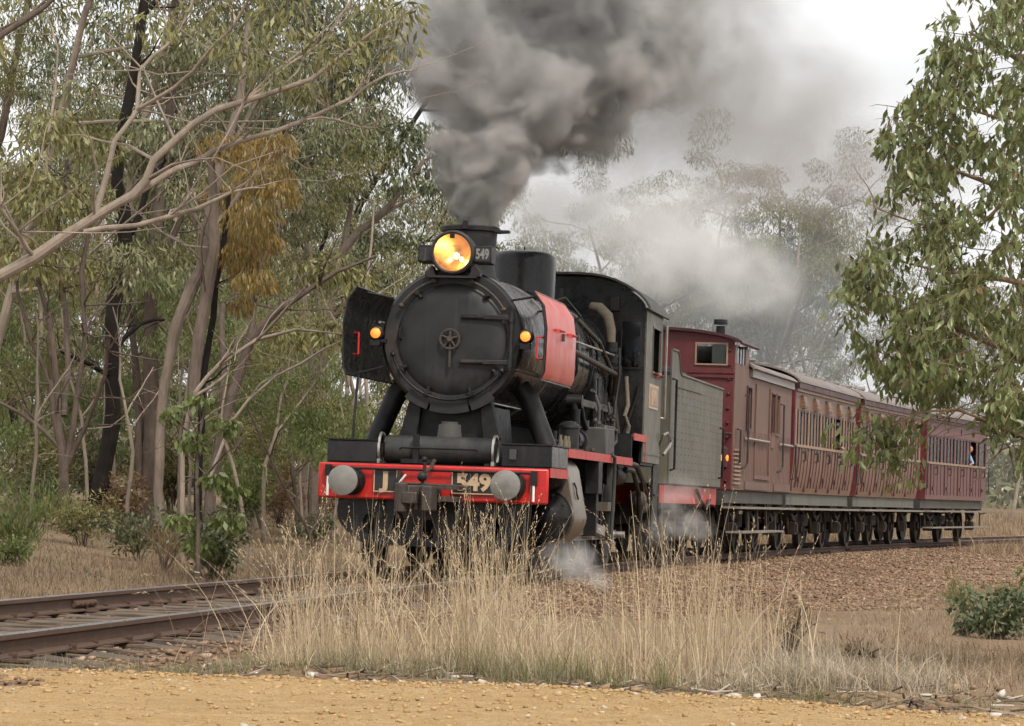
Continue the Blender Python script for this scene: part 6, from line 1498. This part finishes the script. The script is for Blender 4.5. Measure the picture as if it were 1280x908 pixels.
shrub('gum_regrowth', 'upright green gum regrowth at the right edge above the clump', 1292, 720, 30, 26, 100, l_bright, 1500, (0.06, 0.12), 0.3, 0.9, seed=37, stems=8)

# --- near gum on the right: leaves large enough to pick out
def near_gum():
    r = np.random.default_rng(40); rr = random.Random(41)
    Y = 22.5; k = Y / FPX
    root = thing('near_gum_tree', 'large gum at the right edge with broad hanging leaves in front of the carriages', 'tree')
    b = B()
    limbs = [[(1470, 900, 24), (1455, 700, 20), (1440, 520, 18), (1420, 300, 14), (1410, 100, 9), (1390, -120, 5)],
             [(1445, 520, 9), (1370, 480, 7), (1280, 446, 4.5), (1221, 422, 3.5), (1168, 396, 2.2), (1110, 390, 1)],
             [(1440, 600, 7), (1360, 575, 5), (1280, 547, 2.4), (1238, 528, 1.8), (1196, 512, 1.5), (1150, 515, 1.1), (1110, 535, 0.7)],
             [(1196, 512, 1.0), (1165, 540, 0.8), (1140, 560, 0.6)],
             [(1425, 330, 8), (1350, 290, 6), (1270, 240, 4), (1200, 215, 2.2), (1130, 190, 1)],
             [(1415, 200, 7), (1340, 120, 5), (1270, 70, 3.5), (1215, 40, 1.5)],
             [(1430, 420, 7), (1340, 370, 5), (1260, 350, 3.5), (1180, 340, 2), (1100, 320, 1)],
             [(1280, 446, 3), (1230, 470, 2), (1160, 470, 1.2), (1100, 440, .7)], [(1270, 240, 2.5), (1220, 290, 2), (1150, 280, 1.2), (1095, 260, .6)],
             [(1238, 528, 1.2), (1262, 560, 1), (1268, 600, .6)], [(1340, 120, 3), (1260, 150, 2.2), (1190, 130, 1.2), (1130, 150, .6)]]
    segs = []
    for lm_ in limbs:
        d = rr.uniform(-0.5, 0.5); pts = []
        for i, q in enumerate(lm_):
            pts.append(PX(q[0], q[1], Y + (d * i / len(lm_) if lm_ is not limbs[0] else 0) + rr.gauss(0, 0.04)))
        rs = [q[2] * k for q in lm_]
        if lm_ is limbs[0]:
            pts[0].z = float(gz(pts[0].x, pts[0].y)) - 0.1
        b.tube(pts, rs, 8, cap=False); segs += list(zip(pts, pts[1:]))
    for _ in range(120):
        a_, c_ = rr.choice(segs[5:]); q = a_.lerp(c_, rr.random()); d = Vector((rr.gauss(-0.5, 0.5), rr.gauss(0, 0.5), rr.gauss(-0.05, 0.5))).normalized()
        tp_ = [q]
        for j in range(5):
            d = (d + Vector((rr.gauss(-0.05, .25), rr.gauss(0, .25), rr.gauss(-0.06, .2)))).normalized(); tp_.append(tp_[-1] + d * rr.uniform(0.05, 0.12))
        b.tube(tp_, [0.006, 0.005, 0.004, 0.003, 0.0025, 0.0015], 5, cap=False)
    # crown outline in the photograph, sampled through a real depth
    left = [(-40, 1215), (0, 1200), (30, 1176), (60, 1168), (85, 1158), (110, 1150), (150, 1106), (200, 1098), (225, 1118), (240, 1094), (262, 1112), (300, 1080), (330, 1068), (345, 1052), (400, 1044), (430, 1062), (470, 1084), (490, 1110), (505, 1160), (520, 1205), (545, 1240), (575, 1268), (600, 1300)]
    ly = [a for a, _ in left]; lx = [c for _, c in left]
    sprigs = []
    while len(sprigs) < 2600:
        py = r.uniform(-60, 600); pxl = float(np.interp(py, ly, lx)); w_ = 1480 - pxl
        px = pxl + w_ * r.random() ** 1.0
        dens = 0.5 + 0.68 * math.sin(px * 0.055 + 2 * math.sin(py * 0.021)) * math.sin(py * 0.045 + 1.3 + 0.8 * math.sin(px * 0.03))
        if py < 330: dens *= 0.75
        if r.random() > dens: continue
        if px > 1300 and r.random() < 0.6: continue
        d = min(1, (px - pxl) / 90)
        sprigs.append((px + 6, py - 4, Y + r.normal(0, 0.25 + 0.5 * d)))
    for _ in range(46): sprigs.append((r.normal(1104, 22), r.normal(543, 16), Y - 0.2 + r.normal(0, 0.12)))
    for _ in range(10): sprigs.append((r.normal(1130, 14), r.normal(575, 14), Y - 0.2 + r.normal(0, 0.1)))
    P, Dn, Ls, cr, depth = [], [], [], [], []
    for px, py, yy_ in sprigs:
        c = PX(px, py, yy_)
        ax = Vector((r.normal(-0.35, 0.6), r.normal(0, 0.6), r.normal(-0.25, 0.45))).normalized()
        ln = r.uniform(0.08, 0.20)
        b.tube([c - ax * ln, c, c + ax * ln * 0.8 + Vector((0, 0, -0.02))], [0.0028, 0.002, 0.001], 4, cap=False)
        m = r.integers(4, 8); tone = r.random() * 0.4
        for j in range(m):
            t = -1 + 2 * (j + 0.5) / m
            P.append(np.array(c + ax * ln * t)); Dn.append(np.array([r.normal(0, .45), r.normal(0, .45), -1 + r.normal(0, 0.38)]) + np.array(ax) * 0.3)
            Ls.append(r.uniform(0.055, 0.112)); cr.append(min(1, tone + r.random() * 0.62)); depth.append(yy_)
    obj('branches', b, bark('young_branch_bark', (0.24, 0.165, 0.11), (0.16, 0.10, 0.07), 10), root)
    P, Dn, Ls, cr, depth = map(np.array, (P, Dn, Ls, cr, depth))
    # the 300 leaves that show largest are parts of their own, the rest one mass
    px_ = 640 + FPX * P[:, 0] / P[:, 1]
    order = np.argsort(np.where((px_ < 1278) & (px_ > 1000), -Ls * 100 + depth, 999))
    big = order[:300]; rest = order[300:]
    W = np.random.default_rng(4).uniform(0.34, 0.50, len(P))
    V, F = leaf_arrays(P[rest], Dn[rest], Ls[rest], Ls[rest] * W[rest], np.random.default_rng(5))
    o = npmesh('leaves', V, F, l_near, root, np.repeat(cr[rest], 2)); o['kind'] = 'stuff'
    tm = []
    for q in range(6):
        V, F = leaf_arrays(np.zeros((1, 3)), np.array([[0, 0, -1.0]]), [1.0], [0.36 + 0.025 * q], np.random.default_rng(60 + q))
        lo = npmesh('leaf', V, F, l_near, root, np.repeat(0.1 + 0.85 * q / 6, 2)); tm.append([lo, False])
    for i in big:
        lo, used = tm[int(cr[i] * 5.99)]
        q = lo.copy() if used else lo
        if used: C.objects.link(q); q.parent = root
        tm[int(cr[i] * 5.99)][1] = True
        q.location = P[i]; q.rotation_mode = 'QUATERNION'
        q.rotation_quaternion = Vector((0, 0, -1)).rotation_difference(Vector(Dn[i])) @ Matrix.Rotation(rr.uniform(0, 6.28), 3, 'Z').to_quaternion()
        q.scale = (Ls[i],) * 3
    for lo, used in tm:
        if not used: bpy.data.objects.remove(lo)
near_gum()

# ------------------------------------------------------------------ grass
m_dry = leafmat('dry_grass', (0.38, 0.285, 0.175), (0.66, 0.53, 0.36), (0.26, 0.175, 0.10), 0.3, rough=0.6, spec=0.2, rare=0.08)
m_gbase = leafmat('grey_green_tussock', (0.19, 0.165, 0.095), (0.42, 0.365, 0.25), (0.19, 0.18, 0.095), 0.3, rough=0.7, spec=0.2, rare=0.3)
m_thatch = leafmat('brown_thatch', (0.22, 0.155, 0.095), (0.44, 0.33, 0.22), (0.15, 0.10, 0.06), 0.3, rough=0.7, spec=0.2, rare=0.1)
m_green = leafmat('green_tussock', (0.13, 0.135, 0.055), (0.27, 0.25, 0.12), (0.34, 0.27, 0.15), 0.3, rough=0.6, spec=0.2, rare=0.2)
def blades(name, X, Y, H, W, bend, m, seed, K=4, heads=0.0, z=None, lean=None):
    r = np.random.default_rng(seed); n = len(X)
    Z = gz(X, Y) if z is None else z
    a = r.uniform(0, 2 * math.pi, n)
    dirv = np.stack([np.cos(a), np.sin(a), 0 * a], -1)
    if lean is not None: dirv = dirv + lean; 
    wa = a + r.uniform(0.7, 2.4, n); wv = np.stack([np.cos(wa), np.sin(wa), 0 * wa], -1)
    base = np.stack([X, Y, Z - 0.02], -1)
    t = np.linspace(0, 1, K + 1)
    bend = np.asarray(bend)[:, None]; H_ = np.asarray(H)[:, None]; W_ = np.asarray(W)[:, None]
    k1 = r.uniform(0.1, 0.35, (n, 1))
    V = []
    for q in t:
        c = base + dirv * bend * H_ * (k1 * q + (1 - k1) * q ** 2.2) + np.array([0, 0, 1.0]) * H_ * (q - 0.35 * np.minimum(bend, 1.2) ** 2 * q ** 2.4)
        wd = W_ * (1 - 0.85 * q ** 1.6) * 0.5
        V += [c - wv * wd, c + wv * wd]
    V = np.stack(V, 1); nv = 2 * (K + 1)
    q4 = np.array([[2*i, 2*i+1, 2*i+3, 2*i+2] for i in range(K)])
    F = (np.arange(n)[:, None, None] * nv + q4[None]).reshape(-1, 4)
    rnd = np.repeat(r.random(n), K)
    Vs, Fs, Rs = [V.reshape(-1, 3)], [F], [rnd]
    if heads:
        idx = np.where(r.random(n) < heads)[0]; off = n * nv
        tip = (V[idx, -1] + V[idx, -2]) / 2; dn = tip - (V[idx, -3] + V[idx, -4]) / 2; ln = np.linalg.norm(dn, axis=1, keepdims=True); dn /= ln
        m_ = 9
        for j in range(m_):
            f = j / m_
            p = tip - dn * (H[idx, None] * 0.17) * (f - 0.25)
            sd = r.normal(0, 1, (len(idx), 3)); sd -= dn * (sd * dn).sum(1, keepdims=True); sd /= np.linalg.norm(sd, axis=1, keepdims=True)
            d2 = dn * 0.9 + sd * 0.42
            l = r.uniform(0.018, 0.035, (len(idx), 1)); w2 = np.cross(d2, sd) * 0.0035
            q = np.stack([p, p + d2 * l * 0.5 + w2, p + d2 * l, p + d2 * l * 0.5 - w2], 1)
            Vs.append(q.reshape(-1, 3)); Fs.append(off + np.arange(len(idx) * 4).reshape(-1, 4)); off += len(idx) * 4
            Rs.append(r.random(len(idx)) * 0.9)
    return tag(npmesh(name, np.concatenate(Vs), np.concatenate(Fs), m, None, np.concatenate(Rs)), kind='stuff')
def xy(px, Y): return (px - 640) / FPX * Y
r = np.random.default_rng(77)
# tall dry stems between road and rails, in tufts
tc_ = []
while len(tc_) < 78:
    px = r.uniform(335, 1010); Y = r.uniform(17.2, 21.5)
    w_ = math.exp(-((px - 470) / 110) ** 2) + 0.9 * math.exp(-((px - 620) / 60) ** 2) + 0.42 * math.exp(-((px - 840) / 80) ** 2) + 0.32 * math.exp(-((px - 940) / 50) ** 2)
    if r.random() < w_: tc_.append((px, Y, w_))
X, Y, H, Bd = [], [], [], []
for px, y, w_ in tc_:
    n = int(r.uniform(7, 22)); x0 = xy(px, y); s_ = r.uniform(0.05, 0.16)
    env = np.interp(px, [330, 400, 470, 560, 650, 760, 850, 930, 1000], [0.72, 0.86, 0.96, 0.98, 1.04, 0.98, 1.05, 0.90, 0.70])
    for _ in range(n):
        X.append(x0 + r.normal(0, s_ * 0.7)); Y.append(y + r.normal(0, s_)); H.append(env * np.clip(r.normal(0.76, 0.22), 0.2, 1.14)); Bd.append(abs(r.normal(0.2, 0.24)))
X, Y, H, Bd = map(np.array, (X, Y, H, Bd))
blades('tall_dry_grass', X, Y, H, r.uniform(0.0035, 0.0065, len(X)), Bd, m_dry, 1, K=5, heads=0.42)
n = 260
px = r.uniform(330, 1020, n); Y = r.uniform(17.0, 24, n); X = xy(px, Y)
blades('scattered_dry_stems', X, Y, np.clip(r.normal(0.5, 0.2, n), 0.15, 1.0), r.uniform(0.003, 0.0055, n), np.abs(r.normal(0.2, 0.25, n)), m_dry, 2, K=5, heads=0.35)
# mid-height straw and thatch at the feet of the stems
def tufts(nt, pxr, Yr, spread, per, h, w, bend, seed, wf=None):
    r = np.random.default_rng(seed); X, Y, H, W, Bd = [], [], [], [], []
    k = 0
    while k < nt:
        px = r.uniform(*pxr); y = r.uniform(*Yr)
        if wf and r.random() > wf(px, y): continue
        k += 1
        n = int(per * r.uniform(0.5, 1.5)); s_ = spread * r.uniform(0.6, 1.4); hh = h * r.uniform(0.6, 1.35); x0 = xy(px, y)
        X.append(x0 + r.normal(0, s_, n)); Y.append(y + r.normal(0, s_, n)); H.append(hh * r.uniform(0.4, 1.1, n)); W.append(w * r.uniform(0.6, 1.3, n)); Bd.append(np.abs(r.normal(bend, bend * 0.7, n)))
    return [np.concatenate(a) for a in (X, Y, H, W, Bd)]
def patch(px, y):
    return 0.5 + 0.5 * math.sin(px * 0.021 + 1.7 * math.sin(y * 1.9)) * math.sin(y * 2.3 + px * 0.008 + 0.7) 
def verge(px, y):
    x = xy(px, y); return 1.0 if y > float(road_edge(x)) + 0.25 else 0.0
def patchy(px, y): return verge(px, y) * float(np.clip(patch(px, y) * 2.4 - 0.75, 0, 1))
nb = 420
pxb = np.concatenate([r.normal(470, 90, 200), r.normal(650, 70, 120), r.normal(860, 70, 100)]); Yb_ = r.uniform(17, 20.5, nb)
blades('bent_dry_stems', xy(pxb, Yb_), Yb_, r.uniform(0.4, 0.95, nb), r.uniform(0.004, 0.007, nb), r.uniform(0.5, 1.3, nb), m_dry, 21, K=6, heads=0.25)
blades('straw_thatch', *tufts(110, (325, 860), (16.9, 20), 0.08, 40, 0.26, 0.005, 0.45, 3, verge), m_dry, 3)
blades('grey_tussocks', *tufts(190, (320, 1130), (16.4, 19.5), 0.06, 42, 0.17, 0.0045, 0.6, 4, patchy), m_gbase, 4)
m_silver = leafmat('weathered_straw', (0.33, 0.27, 0.195), (0.60, 0.51, 0.39), (0.24, 0.18, 0.12), 0.3, rough=0.7, spec=0.2, rare=0.1)
blades('fallen_straw', *tufts(80, (850, 1200), (16.2, 19.5), 0.13, 30, 0.30, 0.0045, 0.9, 5, patchy), m_silver, 5)
blades('brown_thatch', *tufts(90, (940, 1300), (16.6, 27), 0.16, 40, 0.18, 0.005, 0.8, 6, patchy), m_thatch, 6)
blades('roadside_tufts', *tufts(80, (-20, 1290), (15.2, 17.2), 0.035, 34, 0.11, 0.0035, 0.5, 7, lambda px, y: 1.0 if 0.05 < y - float(road_edge(xy(px, y))) < 0.7 else 0), m_green, 7)
blades('roadside_tussocks', *tufts(9, (560, 960), (16.2, 16.9), 0.03, 70, 0.24, 0.004, 0.4, 8, verge), m_green, 8)
blades('left_verge_grass', *tufts(70, (-40, 330), (16.2, 18.0), 0.06, 22, 0.13, 0.004, 0.5, 9, lambda px, y: 1.0 if 0.1 < y - float(road_edge(xy(px, y))) < 1.0 and px > -40 else 0), m_gbase, 9)
# a few single tall stalks on the right
px = np.array([885, 905, 928, 870, 1010, 1052, 950, 1118, 1160, 1210, 1235]); Yt = np.array([18.5, 18.2, 18.8, 19, 17.6, 18, 19, 18.5, 18.3, 17.6, 18])
blades('single_stalks', xy(px, Yt), Yt, np.array([0.9, 0.75, 0.95, 0.8, 0.55, 0.6, 0.5, 0.62, 0.5, 0.5, 0.4]), np.full(11, 0.008), np.abs(r.normal(0.15, 0.1, 11)), m_dry, 10, K=6, heads=1.0)
# dry grass beyond the line and on the bush floor
def leftside(px, y):
    u, _ = rail_uv(np.array([xy(px, y)]), np.array([y])); u = float(u[0])
    return 1.0 if u < -2.0 else 0.0
m_litter = leafmat('bush_litter', (0.13, 0.09, 0.062), (0.34, 0.255, 0.175), (0.10, 0.095, 0.045), 0.3, rough=0.8, spec=0.2, rare=0.12)
blades('bush_floor_grass', *tufts(1100, (-80, 560), (26, 78), 0.22, 26, 0.20, 0.009, 0.8, 11, leftside), m_litter, 11, K=3)
blades('far_verge_grass', *tufts(420, (-80, 420), (24, 44), 0.18, 34, 0.16, 0.007, 0.7, 12, lambda px, y: leftside(px, y) * (1 if float(rail_uv(np.array([xy(px, y)]), np.array([y]))[0][0]) > -5.5 else 0.25)), m_thatch, 12, K=3)
def rightside(px, y):
    u, _ = rail_uv(np.array([xy(px, y)]), np.array([y])); u = float(u[0])
    return float(np.clip((u - 4.2) / 1.6, 0, 1)) * verge(px, y)
blades('bank_grass', *tufts(300, (940, 1330), (21, 48), 0.2, 32, 0.17, 0.0065, 0.75, 13, rightside), m_thatch, 13, K=3)
def beyond(px, y):
    u, _ = rail_uv(np.array([xy(px, y)]), np.array([y])); return 1.0 if abs(float(u[0])) > 2.6 else 0.0
blades('far_field_grass', *tufts(700, (860, 1330), (80, 135), 0.5, 26, 0.45, 0.02, 0.5, 14, beyond), m_thatch, 14, K=3)

# ------------------------------------------------------------------ smoke and steam
def smoke(name, blobs, color, density, nscale, warp, step, sharp=(0.30, 0.62), aniso=0.0, seed=0.0, stretch=(1, 1, 1), gain=1.0, hull=1.12, colb=None, vox=0.35, lo=0.0, erode=0.0):
    """blobs: (centre, radii, weight). one lumpy closed hull; inside it density falls off from each blob's core and is torn by noise"""
    b = bmesh.new()
    for c, r3, w_ in blobs:
        ret = bmesh.ops.create_icosphere(b, subdivisions=3, radius=1.0)
        for v in ret['verts']: v.co = Vector((v.co.x * r3[0] * hull, v.co.y * r3[1] * hull, v.co.z * r3[2] * hull)) + Vector(c)
    me = bpy.data.meshes.new(name); b.to_mesh(me); b.free()
    o = bpy.data.objects.new(name, me); C.objects.link(o)
    rm = o.modifiers.new('r', 'REMESH'); rm.mode = 'VOXEL'; rm.voxel_size = vox
    dg = bpy.context.evaluated_depsgraph_get(); m2 = bpy.data.meshes.new_from_object(o.evaluated_get(dg)); bpy.data.objects.remove(o)
    o = bpy.data.objects.new(name, m2); C.objects.link(o); tag(o, kind='stuff')
    m = bpy.data.materials.new(name); m.use_nodes = True; t = m.node_tree; t.nodes.clear(); N = t.nodes.new; Lk = t.links.new
    out = N('ShaderNodeOutputMaterial'); pv = N('ShaderNodeVolumePrincipled'); Lk(pv.outputs[0], out.inputs['Volume'])
    pv.inputs['Anisotropy'].default_value = aniso
    g = N('ShaderNodeTexCoord')
    def vm(op, a, b_=None):
        n = N('ShaderNodeVectorMath'); n.operation = op
        for i, q in enumerate((a, b_)):
            if q is None: continue
            if isinstance(q, (tuple, Vector)): n.inputs[i].default_value = tuple(q)
            else: Lk(q, n.inputs[i])
        return n
    def sm(op, a, b_=None, c=None, clamp=False):
        n = N('ShaderNodeMath'); n.operation = op; n.use_clamp = clamp
        for i, q in enumerate((a, b_, c)):
            if q is None: continue
            if isinstance(q, (int, float)): n.inputs[i].default_value = q
            else: Lk(q, n.inputs[i])
        return n.outputs[0]
    # warp the position, then sum the blobs
    w1 = N('ShaderNodeTexNoise'); w1.inputs['Scale'].default_value = nscale * 0.55; w1.inputs['Detail'].default_value = 3
    ofs = vm('ADD', g.outputs['Object'], (seed, seed * 2, seed * 3)).outputs[0]
    Lk(ofs, w1.inputs['Vector'])
    wv = vm('SUBTRACT', w1.outputs['Color'], (0.5, 0.5, 0.5)).outputs[0]
    sc_ = N('ShaderNodeVectorMath'); sc_.operation = 'SCALE'; Lk(wv, sc_.inputs[0]); sc_.inputs['Scale'].default_value = warp
    P = vm('ADD', g.outputs['Object'], sc_.outputs[0]).outputs[0]
    tot = None
    for c, r3, w_ in blobs:
        d = vm('DIVIDE', vm('SUBTRACT', P, tuple(c)).outputs[0], tuple(r3)).outputs[0]
        l2 = N('ShaderNodeVectorMath'); l2.operation = 'DOT_PRODUCT'; Lk(d, l2.inputs[0]); Lk(d, l2.inputs[1])
        f = sm('SUBTRACT', 1.0, l2.outputs['Value'], clamp=True)
        f = sm('MULTIPLY', f, w_)
        tot = f if tot is None else sm('ADD', tot, f)
    n2 = N('ShaderNodeTexNoise'); n2.inputs['Scale'].default_value = nscale; n2.inputs['Detail'].default_value = 7; n2.inputs['Roughness'].default_value = 0.62
    n2.inputs['Distortion'].default_value = 0.4
    st = N('ShaderNodeMapping'); st.inputs['Scale'].default_value = stretch; Lk(ofs, st.inputs['Vector']); Lk(st.outputs[0], n2.inputs['Vector'])
    mr = N('ShaderNodeMapRange'); mr.interpolation_type = 'SMOOTHSTEP'
    mr.inputs['From Min'].default_value = sharp[0]; mr.inputs['From Max'].default_value = sharp[1]; mr.inputs['To Min'].default_value = lo
    Lk(n2.outputs['Fac'], mr.inputs['Value'])
    if erode:                                         # billows: noise eats into the blobs
        v = sm('MULTIPLY_ADD', sm('SUBTRACT', n2.outputs['Fac'], 0.5), erode, tot)
        e = N('ShaderNodeMapRange'); e.interpolation_type = 'SMOOTHSTEP'; e.inputs['From Min'].default_value = 0.22; e.inputs['From Max'].default_value = 0.85; Lk(v, e.inputs['Value'])
        edge = sm('MULTIPLY', e.outputs[0], sm('MINIMUM', sm('MULTIPLY', tot, 3.0), 1.0))
        den = sm('MULTIPLY', sm('MULTIPLY', edge, sm('MULTIPLY_ADD', mr.outputs[0], 0.85, 0.15)), density)
    else:
        den = sm('MULTIPLY', sm('MULTIPLY', tot, mr.outputs[0]), density)
    Lk(den, pv.inputs['Density'])
    if colb is None: pv.inputs['Color'].default_value = (*color, 1)
    else:
        mc = N('ShaderNodeMixRGB'); mc.inputs[1].default_value = (*color, 1); mc.inputs[2].default_value = (*colb, 1)
        n3 = N('ShaderNodeTexNoise'); n3.inputs['Scale'].default_value = nscale * 0.5; n3.inputs['Detail'].default_value = 3; Lk(ofs, n3.inputs['Vector'])
        r3_ = N('ShaderNodeMapRange'); r3_.inputs['From Min'].default_value = 0.4; r3_.inputs['From Max'].default_value = 0.62; Lk(n3.outputs['Fac'], r3_.inputs['Value'])
        Lk(r3_.outputs[0], mc.inputs[0]); Lk(mc.outputs[0], pv.inputs['Color'])
    m2.materials.clear(); m2.materials.append(m)
    m.cycles.volume_step_rate = step
    o.visible_shadow = True
    return o
def blob(px, py, Y, rx, rz_, ry, w_=1.0):
    k = Y / FPX; return (PX(px, py, Y), (rx * k, ry, rz_ * k), w_)
smoke('chimney_smoke', [
    blob(606, 195, 38.2, 66, 56, 0.8, 1.8), blob(640, 115, 39, 135, 100, 1.6, 1.6), blob(566, 60, 38.5, 86, 125, 1.3, 1.0), blob(715, 65, 40, 150, 120, 1.9, 1.5), blob(700, 170, 40, 100, 54, 1.4, 0.8),
    blob(810, 60, 42, 110, 110, 2.0, 0.6), blob(640, -60, 40, 180, 110, 2.2, 1.0), blob(800, -60, 43, 150, 110, 2.4, 0.6)],
    (0.31, 0.308, 0.305), 3.4, 2.4, 1.0, 0.26, (0.38, 0.58), seed=1.7, colb=(0.68, 0.66, 0.64), vox=0.3, erode=3.0)
smoke('thinning_smoke', [
    blob(830, 80, 42.5, 170, 150, 2.4, 1.0), blob(920, 110, 45.5, 170, 140, 2.6, 0.8), blob(1010, 150, 50, 150, 110, 2.8, 0.5), blob(800, 190, 42, 130, 80, 1.8, 0.7), blob(860, -40, 44, 190, 110, 2.6, 0.7)],
    (0.50, 0.485, 0.47), 0.75, 1.2, 1.4, 0.5, (0.36, 0.64), seed=6.6, vox=0.4, lo=0.06)
smoke('chimney_column', [
    blob(600, 280, 37.7, 29, 22, 0.32, 2.2), blob(598, 254, 37.8, 46, 36, 0.5, 1.9), blob(606, 222, 38.0, 66, 46, 0.7, 1.8), blob(575, 195, 38.1, 52, 44, 0.6, 1.3), blob(630, 190, 38.2, 54, 46, 0.6, 1.4)],
    (0.34, 0.335, 0.325), 6.5, 3.2, 0.35, 0.3, (0.34, 0.56), seed=4.4, colb=(0.62, 0.59, 0.56), vox=0.08, erode=2.2)
smoke('drifting_smoke', [
    blob(1020, 215, 62, 140, 76, 3.2, 1.0), blob(920, 190, 56, 130, 76, 2.8, 0.9), blob(1090, 240, 70, 120, 70, 3.2, 0.9), blob(870, 235, 50, 100, 60, 2.2, 0.6), blob(1170, 210, 78, 130, 70, 4, 0.4)],
    (0.46, 0.435, 0.42), 0.42, 0.6, 2.0, 0.8, (0.36, 0.66), seed=5.1, vox=0.6, lo=0.05)
smoke('white_steam', [
    blob(690, 272, 44.5, 84, 72, 1.2, 1.4), blob(760, 255, 47, 110, 80, 1.6, 1.1), blob(805, 312, 49, 105, 76, 1.6, 1.1), blob(868, 295, 52, 100, 88, 1.8, 1.0), blob(650, 285, 43, 30, 36, 0.5, 1.3), blob(930, 350, 56, 90, 66, 1.8, 0.6)],
    (0.97, 0.965, 0.955), 1.15, 1.3, 1.1, 0.5, (0.38, 0.66), seed=9.3, vox=0.4, lo=0.04)
smoke('smoke_haze', [
    blob(900, 420, 92, 260, 170, 13, 1.0), blob(1060, 450, 98, 260, 170, 13, 1.0), blob(1230, 540, 104, 200, 130, 12, 0.8), blob(760, 350, 86, 160, 120, 9, 0.8), blob(980, 330, 96, 200, 110, 12, 0.6)],
    (0.37, 0.39, 0.405), 0.036, 0.16, 4.0, 3.0, (0.25, 0.7), seed=3.3, vox=1.6, lo=0.35)
smoke('cylinder_steam', [
    blob(722, 705, 35.2, 34, 32, 0.35, 1.2), blob(700, 700, 35.8, 34, 28, 0.35, 0.8), blob(745, 725, 35.0, 26, 16, 0.3, 1.0)],
    (0.95, 0.94, 0.92), 1.7, 3.6, 0.3, 0.3, (0.36, 0.66), seed=2.2, vox=0.1)
smoke('tender_steam', [
    blob(850, 640, 46.5, 30, 36, 0.4, 1.2), blob(845, 610, 46.8, 36, 24, 0.4, 0.6), blob(872, 660, 47.5, 28, 22, 0.4, 0.7), blob(820, 665, 45.5, 26, 22, 0.4, 0.7)],
    (0.95, 0.94, 0.92), 1.5, 2.8, 0.3, 0.3, (0.36, 0.68), seed=7.2, vox=0.12)
